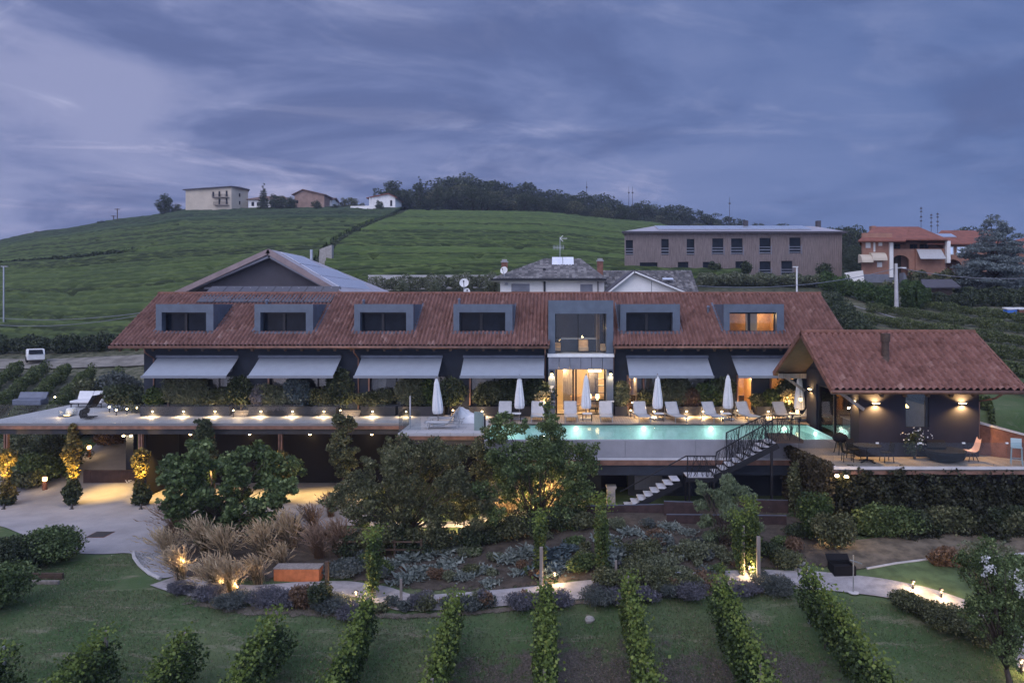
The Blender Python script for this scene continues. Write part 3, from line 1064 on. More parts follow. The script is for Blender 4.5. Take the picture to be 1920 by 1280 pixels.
fieldmat('field_green', (0.048, 0.075, 0.027), (0.070, 0.106, 0.032), (0.104, 0.142, 0.044))
fieldmat('field_deep', (0.030, 0.054, 0.026), (0.046, 0.074, 0.030), (0.070, 0.100, 0.042))
fieldmat('field_bright', (0.056, 0.092, 0.027), (0.077, 0.122, 0.032), (0.112, 0.156, 0.043))


def uu(px):
    return (px - CX) / FPX


def dsplit(u):
    return 150 + 28 * math.sin(u * 4 + 2.2)


def border(d):          # the track dividing the left field from the right one climbs to the right
    return uu(float(np.interp(d, [80, 100, 118, 140, 180, 215, 260], [598, 602, 612, 640, 700, 745, 770])))


o = hill_rows('vineyard_lower', 79, 138, 2.7, lambda d: -1.3, lambda d: border(d) - 0.008, 'field_green', 1.15, 0.8, 4.0, 3)
tag(o, 'lower slope of terraced green vine rows on the left hill', 'vineyard', kind='stuff')
o = hill_rows('vineyard_middle', 143, 196, 3.0, lambda d: -1.3, lambda d: border(d) - 0.008, 'field_green', 1.15, 0.9, 5.0, 4)
tag(o, 'middle band of green vine rows across the left hill', 'vineyard', kind='stuff')
o = hill_rows('vineyard_upper', 201, 252, 3.2, lambda d: -1.3, lambda d: border(d) - 0.008, 'field_deep', 1.2, 1.0, 3.0, 5)
tag(o, 'dark upper vine rows just below the hilltop houses', 'vineyard', kind='stuff')
o = hill_rows('vineyard_bright', 96, 236, 3.0, lambda d: border(d) + 0.008, lambda d: uu(float(np.interp(d, [96, 150, 236], [1400, 1420, 1240]))), 'field_bright', 1.15, 0.95, 3.0, 6)
tag(o, 'bright green vine rows on the hill behind the white house', 'vineyard', kind='stuff')


# hedge-lined tracks across the hill
def hedge(name, label, pts, w, h, n, size, leafm, cat='hedge', group=None):
    t = MB()
    P = [Vector(p) for p in pts]
    seg = []
    L = [0]
    for a, b in zip(P, P[1:]):
        L.append(L[-1] + (b - a).length)
    tt = rng.random(n) * L[-1]
    i = np.clip(np.searchsorted(L, tt) - 1, 0, len(P) - 2)
    A = np.array(P)[i]
    B = np.array(P)[i + 1]
    f = ((tt - np.array(L)[i]) / (np.array(L)[i + 1] - np.array(L)[i]))[:, None]
    c = A + (B - A) * f
    a = rng.uniform(0, 2 * math.pi, n)
    wob = 0.85 + 0.22 * np.sin(tt * 1.7) + 0.12 * np.sin(tt * 4.1 + 1)
    r = rng.random(n) ** 0.4
    dirv = (B - A)
    side = np.stack([-dirv[:, 1], dirv[:, 0], np.zeros(n)], 1)
    side /= np.linalg.norm(side, axis=1)[:, None]
    c = c + side * (np.cos(a) * r * w * 0.5 * wob)[:, None]
    c[:, 2] += h * 0.5 + np.sin(a) * r * h * 0.52 * wob
    o = leaves(name, c, size, leafm, loc=P[0])
    return tag(o, label, cat, group)


hedge('hedge', 'dark hedge along the track dividing the two hill vineyards', [gp(float(np.interp(d, [118, 140, 180, 215], [612, 640, 700, 745])), d) for d in range(118, 216, 8)], 1.3, 1.2, 6000, 0.4, 'leaf_dark')
hedge('hedge', 'dark scrub line crossing the left hill at mid height', [gp(p, 140) for p in range(-150, 330, 40)], 1.4, 1.2, 5000, 0.4, 'leaf_dark')
hedge('hedge', 'scrubby bank above the field road on the far left', [gp(p, 75.5) for p in range(-220, 300, 30)], 1.8, 1.9, 12000, 0.3, 'leaf_dark')

# ------------------------------------------------------------------ main house
ZD = 4.57                   # terrace level
HW, HE, HR = 43.6, 42.5, 47.8   # depth of front wall, eave and ridge
HXL, HXR = X(205, HE), X(1600, HE)
ZE, ZR = Z(650, HE), Z(552, HR)
SL = (ZR - ZE) / (HR - HE)
WXL, WXR = X(270, HW), HXR - 1.4


def roof_z(d):
    return ZE + SL * (d - HE)


def main_house():
    t = thing('long_house', 'long dark house with red tiled roof, grey box dormers and white awnings', 'house', ((WXL + WXR) / 2, HW, ZD))
    TX0, TX1 = X(1028, 43.0), X(1152, 43.0)
    # front wall with the door openings
    doors = [(318, 455), (506, 640), (694, 840), (883, 1015), (1178, 1205), (1208, 1330), (1384, 1411), (1446, 1490)]
    holes = [(X(a, HW), X(b, HW), ZD, ZD + 2.35) for a, b in doors]
    mb = MB()
    wall_open(mb, WXL, TX0 + 0.3, ZD - 0.3, roof_z(HW) - 0.12, HW, HW + 0.35, holes[:4])
    wall_open(mb, TX1 - 0.3, WXR, ZD - 0.3, roof_z(HW) - 0.12, HW, HW + 0.35, holes[4:])
    yb = 2 * HR - HW
    mb.box(WXL, WXR, yb - 0.3, yb, ZD - 0.3, roof_z(HW) - 0.1)
    for x0, x1 in ((WXL, WXL + 0.35), (WXR - 0.35, WXR)):
        mb.poly([(x0, HW + 0.35, ZD - .3), (x0, yb - .3, ZD - .3), (x0, yb - .3, roof_z(HW) - .1), (x0, HR, ZR - 0.3), (x0, HW + 0.35, roof_z(HW) - .1)])
        mb.poly([(x1, HW + 0.35, ZD - .3), (x1, yb - .3, ZD - .3), (x1, yb - .3, roof_z(HW) - .1), (x1, HR, ZR - 0.3), (x1, HW + 0.35, roof_z(HW) - .1)])
    mb.build('wall', 'dark_plaster', t)
    # rooms behind the doors
    lit = {4: 1.0, 6: 2.2, 7: 1.0}
    for i, ((a, b), (hx0, hx1, hz0, hz1)) in enumerate(zip(doors, holes)):
        rm = MB()
        y0, y1 = HW + 0.36, HW + 3.6
        rm.poly([(hx0 - .4, y1, hz0), (hx1 + .4, y1, hz0), (hx1 + .4, y1, hz1 + .2), (hx0 - .4, y1, hz1 + .2)])
        rm.poly([(hx0 - .4, y0, hz0 + .01), (hx1 + .4, y0, hz0 + .01), (hx1 + .4, y1, hz0 + .01), (hx0 - .4, y1, hz0 + .01)])
        rm.poly([(hx0 - .4, y0, hz1 + .2), (hx1 + .4, y0, hz1 + .2), (hx1 + .4, y1, hz1 + .2), (hx0 - .4, y1, hz1 + .2)])
        rm.poly([(hx0 - .4, y0, hz0), (hx0 - .4, y1, hz0), (hx0 - .4, y1, hz1 + .2), (hx0 - .4, y0, hz1 + .2)])
        rm.poly([(hx1 + .4, y0, hz0), (hx1 + .4, y1, hz0), (hx1 + .4, y1, hz1 + .2), (hx1 + .4, y0, hz1 + .2)])
        warm = i in lit
        room = rm.build('room', 'tan_leather' if warm else 'grey_fabric', t)
        n = max(1, round((hx1 - hx0) / 1.5))
        fr = MB()
        for k in range(n + 1):
            xx = hx0 + (hx1 - hx0) * k / n
            fr.box(xx - 0.045, xx + 0.045, HW + 0.12, HW + 0.2, hz0, hz1)
        fr.box(hx0, hx1, HW + 0.122, HW + 0.198, hz1 - 0.07, hz1)
        dr = fr.build('door', 'black_metal', t)
        g = MB()
        g.box(hx0 + .05, hx1 - .05, HW + 0.155, HW + 0.165, hz0, hz1 - .07)
        g.build('pane', 'room_glass', dr)
        if warm:
            lamp(room, ((hx0 + hx1) / 2, HW + 1.6, hz1 - 0.3), 70 * lit[i])
            sh = MB()
            for k in range(4):
                sh.box(hx0 + 0.1, hx0 + 0.55, HW + 2.6, HW + 3.0, ZD + 0.4 + 0.45 * k, ZD + 0.43 + 0.45 * k)
            sh.box(hx0 + 0.35, hx1 - 0.1, HW + 1.8, HW + 2.5, ZD + 0.72, ZD + 0.78)
            sh.box(hx0 + 0.4, hx0 + 0.46, HW + 1.85, HW + 1.9, ZD, ZD + 0.72)
            sh.box(hx1 - 0.3, hx1 - 0.24, HW + 1.85, HW + 1.9, ZD, ZD + 0.72)
            sh.box(hx0 + .3, hx0 + .7, HW + 1.3, HW + 1.34, ZD + .45, ZD + 1.0)
            sh.build('furniture', 'wood_dark', room)
        else:
            # pale curtains and a bed end, barely seen in the dark room
            cu = MB()
            for k in range(9):
                cx = hx0 + 0.10 + k * 0.09
                cu.tube([(cx, HW + 0.5, hz0 + 0.05), (cx, HW + 0.5, hz1 - 0.02)], 0.05, 6)
            for k in range(8):
                cx = hx1 - 1.3 + k * 0.09
                cu.tube([(cx, HW + 0.52, hz0 + 0.05), (cx, HW + 0.52, hz1 - 0.02)], 0.05, 6)
            cu.build('curtain', 'grey_fabric', room)
            be = MB()
            be.box((hx0 + hx1) / 2 - 0.9, (hx0 + hx1) / 2 + 0.7, HW + 1.4, HW + 3.2, ZD + 0.05, ZD + 0.55)
            be.build('bed', 'white_cloth', room, bevel=0.08)
        # lit copper reveal beside the door
        rv = MB().box(hx0 - 0.10, hx0 - 0.003, HW - 0.10, HW - 0.003, ZD, hz1 + 0.05)
        rv.build('door_jamb', 'copper', t)
    # roof: front and rear tiled slopes, boards underneath
    DF = 43.75
    RL = math.hypot(HR - HE, ZR - ZE) / (HR - HE)
    DORM = ((292, 400, 0), (477, 587, 0), (664, 775, 0), (850, 961, 0), (1163, 1275, 0), (1357, 1470, 1))
    yd = HE + (Z(570, DF) - ZE) / SL
    cuts = [(X(a, DF) + .1, X(b, DF) - .1, DF + .12, yd - .35) for a, b, _ in DORM] + [(TX0 + .1, TX1 - .1, HE - 1, HE + (Z(563, 43.0) - ZE) / SL - .3)]
    o = tile_roof('roof', (HXL, HE, ZE), (HXR, HE, ZE), (0, HR - HE, ZR - ZE), 'clay_tile', t, .24, .37, holes=[(a - HXL, b - HXL, (c - HE) * RL, (d_ - HE) * RL) for a, b, c, d_ in cuts])
    tile_roof('rear_roof', (HXR, 2 * HR - HE, ZE), (HXL, 2 * HR - HE, ZE), (0, HE - HR, ZR - ZE), 'clay_tile', t, seg=3)
    MB().tube([(HXL - 0.02, HR, ZR + 0.05), (HXR + 0.02, HR, ZR + 0.05)], 0.13, 8).build('ridge_cap', 'corten', o)
    bd = MB()
    xs = HXL + .03
    def board(xa, xb, ya, yb_):
        bd.slab((xa, ya, roof_z(ya) - .06), (xb, ya, roof_z(ya) - .06), (xb, yb_, roof_z(yb_) - .06), (xa, yb_, roof_z(yb_) - .06), .10)
    for a, b, c, d_ in sorted(cuts):
        board(xs, a, HE + .05, HR)
        if c > HE:
            board(a, b, HE + .05, c)
        board(a, b, d_, HR)
        xs = b
    board(xs, HXR - .03, HE + .05, HR)
    bd.build('roof_boards', 'wood_dark', t)
    for xx in (HXL, HXR):
        MB().slab((xx - .05, HE - .02, ZE + .02), (xx + .05, HE - .02, ZE + .02), (xx + .05, HR, ZR + .02), (xx - .05, HR, ZR + .02), 0.16).build('verge_board', 'copper', t)
    # gutter and copper downpipes
    gu = MB()
    gu.tube([(HXL, HE - 0.07, ZE - 0.02), (X(1030, HE), HE - 0.07, ZE - 0.03)], 0.085, 8)
    gu.tube([(X(1151, HE), HE - 0.07, ZE - 0.03), (HXR, HE - 0.07, ZE - 0.02)], 0.085, 8)
    gu.build('gutter', 'copper', t, smooth=True)
    for px in (270, 663, 1022, 1153):
        xx = X(px, HE)
        MB().tube([(xx, HE - 0.02, ZE - 0.05), (xx, HE + 0.1, ZE - 0.35), (xx, HW - 0.07, ZE - 0.75), (xx, HW - 0.07, ZD)], 0.045, 7).build('downpipe', 'copper', t)
    k = 0
    xx = HXL + 0.5
    while xx < HXR - 0.3:
        if not (TX0 - 0.2 < xx < TX1 + 0.2):
            MB().slab((xx - .07, HE + .1, ZE - .10), (xx + .07, HE + .1, ZE - .10), (xx + .07, HW + .1, roof_z(HW + .1) - .16), (xx - .07, HW + .1, roof_z(HW + .1) - .16), 0.2).build('rafter', 'wood_dark', t)
        xx += 0.98
    # dormers
    for a, b, warm in DORM:
        x0, x1 = X(a, DF), X(b, DF)
        zt, zb = Z(570, DF), roof_z(DF) - 0.04
        zo1, zo0 = Z(585.5, DF), Z(621.5, DF)
        xo0, xo1 = x0 + 0.36, x1 - 0.44
        yr = HE + (zt - ZE) / SL
        dm = MB()
        y1 = DF + 0.6
        wall_open(dm, x0, x1, zb - 0.1, zt, DF, y1, [(xo0, xo1, zo0, zo1)])
        # box running back into the roof
        dm.poly([(x0, y1, zb - .1), (x0, yr, zt), (x0, y1, zt)])
        dm.poly([(x1, y1, zb - .1), (x1, y1, zt), (x1, yr, zt)])
        dm.poly([(x0, y1, zt), (x1, y1, zt), (x1, yr + .1, zt), (x0, yr + .1, zt)])
        d = dm.build('dormer', 'grey_metal', t)
        # standing seams on the cheeks and flashing along the tiles
        for xx in (x0 - 0.015, x1 + 0.015):
            se = MB()
            n = 9
            for k in range(n):
                yy = y1 + (yr - y1) * (k + 0.5) / n
                zz = roof_z(yy) + 0.05
                se.box(xx - 0.015, xx + 0.015, yy - 0.014, yy + 0.014, zz, zt - 0.01)
            sg = 1 if xx > x0 + 1 else -1
            se.slab((xx, DF, roof_z(DF) + .10), (xx + sg * .16, DF, roof_z(DF) + .10), (xx + sg * .16, yr, zt + .08), (xx, yr, zt + .08), 0.03)
            se.build('seam', 'seam_metal', d)
        sill = MB().box(x0 - .04, x1 + .04, DF - 0.14, DF - .003, Z(626, DF), Z(622.5, DF))
        sill.build('sill', 'grey_metal', d)
        bk = MB()
        bk.poly([(xo0, DF + .58, zo0), (xo1, DF + .58, zo0), (xo1, DF + .58, zo1), (xo0, DF + .58, zo1)])
        if not warm:
            bk.build('pane', 'dark_glass', d)
        else:
            gl = MB().box(xo0, xo1, DF + .50, DF + .51, zo0, zo1)
            gl.build('pane', 'room_glass', d)
            rm = MB()
            y2 = DF + 2.4
            zz1 = zo1 + 0.1
            rm.poly([(xo0 - .3, y2, zo0 - .2), (xo1 + .3, y2, zo0 - .2), (xo1 + .3, y2, zz1), (xo0 - .3, y2, zz1)])
            rm.poly([(xo0 - .3, DF + .62, zo0 - .2), (xo1 + .3, DF + .62, zo0 - .2), (xo1 + .3, y2, zo0 - .2), (xo0 - .3, y2, zo0 - .2)])
            rm.poly([(xo0 - .3, DF + .62, zz1), (xo1 + .3, DF + .62, zz1), (xo1 + .3, y2, zz1), (xo0 - .3, y2, zz1)])
            rm.poly([(xo1 + .3, DF + .62, zo0 - .2), (xo1 + .3, y2, zo0 - .2), (xo1 + .3, y2, zz1), (xo1 + .3, DF + .62, zz1)])
            rm.build('room', 'tan_leather', d)
            MB().box(xo0 + 1.3, xo0 + 2.0, y2 - 1.2, y2 - 1.1, zo0, zz1).build('partition', 'warm_plaster', d)
            lamp(d, (xo1 - 0.55, DF + 1.7, zo1 - 0.25), 30)
        fr = MB()
        yf = DF + 0.47
        w = 0.05
        fr.box(xo0, xo0 + w, yf, yf + .06, zo0, zo1)
        fr.box(xo1 - w, xo1, yf, yf + .06, zo0, zo1)
        fr.box(xo0 + w, xo1 - w, yf + .002, yf + .058, zo1 - 0.09, zo1)
        fr.box(xo0 + w, xo1 - w, yf + .002, yf + .058, zo0, zo0 + .04)
        xm = xo0 + (xo1 - xo0) * 0.45
        fr.box(xm - 0.06, xm + 0.10, yf + .004, yf + .056, zo0, zo1)
        fr.build('window_frame', 'black_metal', d)
    # awnings
    AF = 41.9
    for a, b in ((266, 424), (465, 624), (664, 821), (863, 1020), (1180, 1338), (1385, 1545)):
        x0, x1 = X(a, AF), X(b, AF)
        zt, zf = Z(671, HW - .08), Z(704.5, AF)
        yw = HW - 0.08
        aw = MB()
        n = 12
        for k in range(n):
            t0, t1 = k / n, (k + 1) / n
            f = lambda s: (yw + (AF - yw) * s, zt + (zf - zt) * s - 0.02 * math.sin(math.pi * s))
            (ya, za), (yb_, zb_) = f(t0), f(t1)
            aw.slab((x0, yb_, zb_), (x1, yb_, zb_), (x1, ya, za), (x0, ya, za), 0.012)
        w = aw.build('awning', 'awning_cloth', t)
        MB().box(x0 - .03, x1 + .03, AF - 0.07, AF - 0.004, zf - 0.13, zf + 0.02).build('front_bar', 'awning_edge', w)
        MB().box(x0 - .03, x1 + .03, HW - 0.2, HW - 0.003, zt + .015, zt + 0.17).build('cassette', 'seam_metal', w)
        for xx in (x0 + .35, x1 - .35):
            ar = MB()
            ar.bar((xx, HW - .1, zt - .15), (xx + .3, (HW + AF) / 2, (zt + zf) / 2 - .22), .05)
            ar.bar((xx + .3, (HW + AF) / 2, (zt + zf) / 2 - .22), (xx, AF, zf - .06), .05)
            ar.build('arm', 'seam_metal', w)
    # vents and solar panels
    for px, py in ((500, 562), (682, 562), (861, 560), (1328, 574)):
        d = HE + (CZ - (py + 14 - HY) * 45.5 / FPX - ZE) / SL
        zz = roof_z(d)
        xx = X(px, d)
        v = MB()
        v.tube([(xx, d, zz - .1), (xx, d, zz + .42)], 0.08, 8)
        v.tube([(xx, d, zz + .42), (xx, d, zz + .52)], [0.14, 0.05], 8)
        v.build('vent_pipe', 'seam_metal', t)
    e0, e1 = 46.6, 48.75
    for k in range(8):
        x0 = X(371, 46.8) + k * 1.09
        z0, z1 = roof_z(e0) + 0.22, roof_z(e0) + 0.22 + 0.50 * (e1 - e0)
        p = MB().slab((x0, e0, z0), (x0 + 1.05, e0, z0), (x0 + 1.05, e1, z1), (x0, e1, z1), 0.05).build('solar_panel', 'solar_glass', t)
        MB().bar((x0 + .5, e0 + .2, z0 - .3), (x0 + .5, e0 + .2, z0 - .02), .05).bar((x0 + .5, e1 - .2, z1 - .4), (x0 + .5, e1 - .2, z1 - .09), .05).build('bracket', 'steel', p)
    # ---------------------------------------------------------------- glazed bay
    BF = 43.0
    x0, x1 = X(1028, BF), X(1150, BF)
    ztop = Z(563, BF)
    zs0, zs1 = Z(669, BF), Z(663, BF)       # balcony floor edge
    zl = Z(692, BF)                         # head of the lower opening
    b = MB()
    pw = X(1041, BF) - x0
    zu = Z(588, BF)
    b.box(x0, x1, BF, BF + .5, zu, ztop)                              # header
    b.box(x0, x0 + pw, BF + .004, BF + 2.6, zs1, zu)
    b.box(x1 - pw, x1, BF + .004, BF + 2.6, zs1, zu)
    yr = HE + (ztop - ZE) / SL
    b.box(x0 + .02, x1 - .02, BF + .5, yr + .3, ztop - 0.12, ztop - .01)
    b.box(x0 + .021, x0 + .1, BF + 2.6, yr + .3, zu, ztop - .12)
    b.box(x1 - .1, x1 - .021, BF + 2.6, yr + .3, zu, ztop - .12)
    b.box(x0, x0 + pw, BF + .002, BF + 1.0, ZD, zl)
    b.box(x1 - pw, x1, BF + .002, BF + 1.0, ZD, zl)
    bay = b.build('bay', 'grey_metal', t)
    pn = MB()
    for k in range(6):
        a = x0 + (x1 - x0) * k / 6
        pn.box(a + 0.012, a + (x1 - x0) / 6 - 0.012, BF - .03, BF + .9, zl, zs0 - .004)
    pn.build('cladding_panel', 'zinc_panel', bay)
    MB().box(x0 - .05, x1 + .05, BF - .1, BF + 2.6, zs0, zs1).build('balcony_floor', 'white_metal', bay)
    # upper glazing, a little back from the front
    yg = BF + 1.35
    MB().box(x0 + pw, x1 - pw, yg, yg + .012, zs1, zu).build('pane', 'room_glass', bay)
    fr = MB()
    for xx in (x0 + pw + .03, (x0 + x1) / 2 - .12, x1 - pw - .42, x1 - pw - .03):
        fr.box(xx - .025, xx + .025, yg - .04, yg + .05, zs1, zu)
    fr.build('window_frame', 'black_metal', bay)
    gl = MB().box(x0 + pw + .02, x1 - pw - .02, BF + .03, BF + .045, zs1, zs1 + .85)
    gl.build('balustrade', 'clear_glass', bay)
    rm = MB()
    ya, yb2 = yg + .06, yg + 3.0
    xa, xb = x0 + pw, x1 - pw
    rm.poly([(xa, yb2, zs1), (xb, yb2, zs1), (xb, yb2, zu), (xa, yb2, zu)])
    rm.poly([(xa, ya, zs1 + .01), (xb, ya, zs1 + .01), (xb, yb2, zs1 + .01), (xa, yb2, zs1 + .01)])
    rm.poly([(xa, ya, zu), (xb, ya, zu), (xb, yb2, zu), (xa, yb2, zu)])
    rm.build('room', 'slate_panel', bay)
    MB().box(xb - .5, xb - .32, ya + .2, yb2 - .2, zs1 + .02, zu - .05).build('curtain', 'tan_leather', bay)
    # counter with pale edge, two lit armchairs
    zt = Z(633, yg + .9)
    ct = MB().box(X(1054, 45), X(1117, 45), yg + .7, yg + 1.5, zs1 + .02, zt - .09)
    c = ct.build('counter', 'slate_panel', bay)
    MB().box(X(1052, 45), X(1119, 45), yg + .6, yg + 1.6, zt - .088, zt).build('counter_top', 'white_metal', c)
    for px, s in ((1044, .8), (1094, 1.0), (1132, .7)):
        xx = X(px, yg - .4)
        ch = MB()
        ch.box(xx - .3 * s, xx + .3 * s, yg - .75, yg - .25, zs1 + .12, zs1 + .40)
        ch.box(xx - .3 * s, xx + .3 * s, yg - .25, yg - .12, zs1 + .12, zs1 + .78 * s)
        ch.build('armchair', 'tan_leather', bay, bevel=.05)
    lamp(bay, (X(1094, yg - 1), BF + .5, zs1 + .9), 9)
    lamp(bay, (X(1050, yg - 1), BF + .5, zs1 + .7), 3)
    lamp(bay, (xb - .3, yg + 1.4, zu - .9), 9)
    # lower room: warm, with a long light over the table
    yg = BF + .55
    xa, xb = x0 + pw, x1 - pw
    rm = MB()
    y2 = yg + 4.6
    zc = zl + .05
    rm.poly([(xa - .6, y2, ZD), (xb + .6, y2, ZD), (xb + .6, y2, zc), (xa - .6, y2, zc)])
    rm.poly([(xa - .6, yg + .4, ZD + .012), (xb + .6, yg + .4, ZD + .012), (xb + .6, y2, ZD + .012), (xa - .6, y2, ZD + .012)])
    rm.poly([(xa - .6, yg + .4, zc), (xb + .6, yg + .4, zc), (xb + .6, y2, zc), (xa - .6, y2, zc)])
    rm.poly([(xa - .6, yg + .4, ZD), (xa - .6, y2, ZD), (xa - .6, y2, zc), (xa - .6, yg + .4, zc)])
    rm.poly([(xb + .6, yg + .4, ZD), (xb + .6, y2, ZD), (xb + .6, y2, zc), (xb + .6, yg + .4, zc)])
    room = rm.build('room', 'warm_plaster', bay)
    MB().box(X(1056, 45), X(1073, 45), yg + 2.2, yg + 2.4, ZD, zc - .02).build('inner_door', 'wood_grey', room)
    fp = MB().box(X(1105, 45.5), X(1122, 45.5), yg + 2.0, yg + 3.0, ZD, zc - .02)
    fp.build('chimney_breast', 'slate_panel', room)
    sh = MB()
    for k in range(5):
        sh.box(xb - .55, xb + .1, yg + 1.0, yg + 1.25, ZD + .35 + .42 * k, ZD + .39 + .42 * k)
    sh.box(xb - .58, xb - .54, yg + 1.0, yg + 1.25, ZD, ZD + 2.2)
    sh.build('shelf', 'black_metal', room)
    tb = MB()
    tb.box(X(1104, 44), X(1134, 44), yg + .8, yg + 1.5, ZD + .72, ZD + .77)
    for px in (1106, 1132):
        tb.box(X(px, 44) - .03, X(px, 44) + .03, yg + 1.1, yg + 1.2, ZD, ZD + .72)
    tb.build('table', 'black_metal', room)
    for px, yy in ((1079, .9), (1092, 1.4), (1112, .5), (1127, .5)):
        xx = X(px, 44)
        c = MB()
        c.box(xx - .28, xx + .28, yg + yy, yg + yy + .55, ZD + .38, ZD + .48)
        c.obox((xx, yg + yy + .55, ZD + .68), (.28, 0, 0), (0, .04, .01), (0, .06, .28))
        for sx in (-.24, .24):
            for sy in (.05, .5):
                c.bar((xx + sx, yg + yy + sy, ZD), (xx + sx, yg + yy + sy, ZD + .38), .03)
        c.build('chair', 'tan_leather', room)
    for px, zz in ((1106, .77), (1121, .77)):
        ls = MB().lathe((X(px, 44.1), yg + 1.0, ZD + zz), [(.05, 0), (.05, .1), (.13, .12), (.10, .36)], 12)
        ls.build('table_lamp', 'lamp_warm', room)
    MB().box(X(1104, 44), X(1128, 44), yg + .9, yg + 1.02, zc - .33, zc - .22).build('strip_light', 'lamp_strong', room)
    lamp(room, ((xa + xb) / 2 + .5, yg + 1.6, zc - .45), 210, rad=.3)
    lamp(room, (xa + .5, yg + 2.0, zc - .3), 85, rad=.2)
    lamp(room, (xb - .1, yg + 3.4, zc - .5), 85, rad=.2)
    dr = MB()
    for px in (1043, 1074.5, 1080, 1134, 1141):
        xx = X(px, yg)
        dr.box(xx - .05, xx + .05, yg - .03, yg + .04, ZD, zl)
    dr.box(xa, xb, yg - .028, yg + .038, zl - .06, zl)
    dd = dr.build('sliding_door', 'black_metal', bay)
    MB().box(xa, xb, yg, yg + .01, ZD, zl - .06).build('pane', 'room_glass', dd)
    # wall lamps on the two posts, pale letter boxes under the left one
    for px in (1034.5, 1145):
        xx = X(px, BF)
        sc = MB().box(xx - .09, xx + .09, BF - .13, BF - .003, Z(700, BF), Z(694, BF)).build('wall_lamp', 'black_metal', bay)
        MB().box(xx - .07, xx + .07, BF - .11, BF - .02, Z(701.5, BF), Z(700.2, BF)).build('bulb', 'lamp_strong', sc)
        lamp(sc, (xx, BF - .22, Z(703, BF)), 60, 'SPOT', aim=(0, .35, -1), spot=130)
        MB().box(X(px - 6.5, BF), X(px + 6.5, BF), BF - .06, BF - .003, Z(753, BF), Z(751, BF)).build('light_ledge', 'white_metal', bay)
    for py in (723, 730.5):
        MB().box(X(1029, BF), X(1038, BF), BF - .05, BF - .003, Z(py + 6, BF), Z(py, BF)).build('sign_plate', 'white_metal', bay)
    return t


main_house()


# ------------------------------------------------------------------ big gabled house behind
def gable_house():
    d0, d1 = 56.0, 75.0
    ax, az = X(512, d0), Z(469, d0)
    xl, xr, ze = X(332, d0), X(652, d0), Z(551, d0)
    t = thing('gabled_barn', 'dark barn with broad gable and solar panels behind the tiled roof', 'barn', (ax, d0, ze - 4))
    ry = 62.5
    xr2 = X(756, d1)
    rf = MB()
    rf.slab((ax, d0 - .9, az), (xr + .1, d0 - .9, ze), (xr2, d1, ze), (ax, ry, az), 0.25)
    rf.slab((xl, d0 - .9, ze), (ax, d0 - .9, az), (ax, ry, az), (xl - .5, d1, ze), 0.25)
    rf.poly([(ax, ry, az), (xr2, d1, ze), (xl - .5, d1, ze)])
    r = rf.build('roof', 'roof_sheet', t)
    fb = MB()
    sl = (az - ze) / (xr - ax)
    for xa, xb_ in ((xl, ax), (ax, xr)):
        za = ze if xa == xl else az
        zb = az if xa == xl else ze
        fb.slab((xa, d0 - 1.0, za + .03), (xb_, d0 - 1.0, zb + .03), (xb_, d0 - .55, zb + .03), (xa, d0 - .55, za + .03), 0.38)
    fb.build('fascia', 'barn_board', r)
    fb = MB()
    for xa, xb_ in ((xl + .6, ax), (ax, xr - .6)):
        za = ze + .1 if xa < ax - .1 else az - .42
        zb = az - .42 if xa < ax - .1 else ze + .1
        fb.slab((xa, d0 - .8, za), (xb_, d0 - .8, zb), (xb_, d0 - .3, zb), (xa, d0 - .3, za), 0.2)
    fb.build('trim_board', 'zinc_panel', r)
    w = MB()
    w.prism([(xl + 1.2, ze - 4), (xr - 1.0, ze - 4), (xr - 1.0, ze + .1), (ax, az - .35), (xl + 1.2, ze + .1)], d0, d0 + .3)
    w.box(xr - 1.3, xr - 1.0, d0 + .3, d1 - 1, ze - 4, ze)
    w.box(xl + 1.2, xl + 1.5, d0 + .3, d1 - 1, ze - 4, ze)
    w.build('wall', 'slate_panel', t)
    MB().box(X(385, d0), X(640, d0), d0 - .25, d0 - .004, Z(542, d0), Z(538.5, d0)).build('tie_beam', 'zinc_panel', t)
    # panels over the right hand slope
    n = Vector((xr - ax, 0, ze - az))
    for i in range(9):
        ya = d0 + 0.6 + i * 1.35
        for j in range(3):
            s0, s1 = .06 + j * .27, .06 + j * .27 + .255
            back = max(0, (ya + 1.3 - ry)) / (d1 - ry)
            if s0 < back * 1.02:
                continue
            a = Vector((ax, ya, az)) + n * s0
            b = Vector((ax, ya, az)) + n * s1
            up = Vector((.05, 0, .09))
            p = MB().slab(a + up, b + up, b + up + Vector((0, 1.3, 0)), a + up + Vector((0, 1.3, 0)), .05)
            p.build('solar_panel', 'solar_white', t)
    v = MB().tube([(X(584, 64), 64, Z(492, 64)), (X(584, 64), 64, Z(468, 64))], .13, 8)
    v.build('flue', 'steel', t)
    return t


gable_house()

# ------------------------------------------------------------------ buildings behind
def window(mb_parent, x0, x1, z0, z1, y, frame='white_metal', pane='dark_glass', fw=0.06, mull=1):
    f = MB()
    f.box(x0 - fw, x0, y - .05, y - .003, z0 - fw, z1 + fw)
    f.box(x1, x1 + fw, y - .05, y - .003, z0 - fw, z1 + fw)
    f.box(x0, x1, y - .048, y - .005, z1, z1 + fw)
    f.box(x0, x1, y - .048, y - .005, z0 - fw, z0)
    for k in range(1, mull + 1):
        xm = x0 + (x1 - x0) * k / (mull + 1)
        f.box(xm - fw / 2, xm + fw / 2, y - .046, y - .006, z0, z1)
    w = f.build('window', frame, mb_parent)
    MB().box(x0, x1, y - .012, y - .004, z0, z1).build('pane', pane, w)
    return w


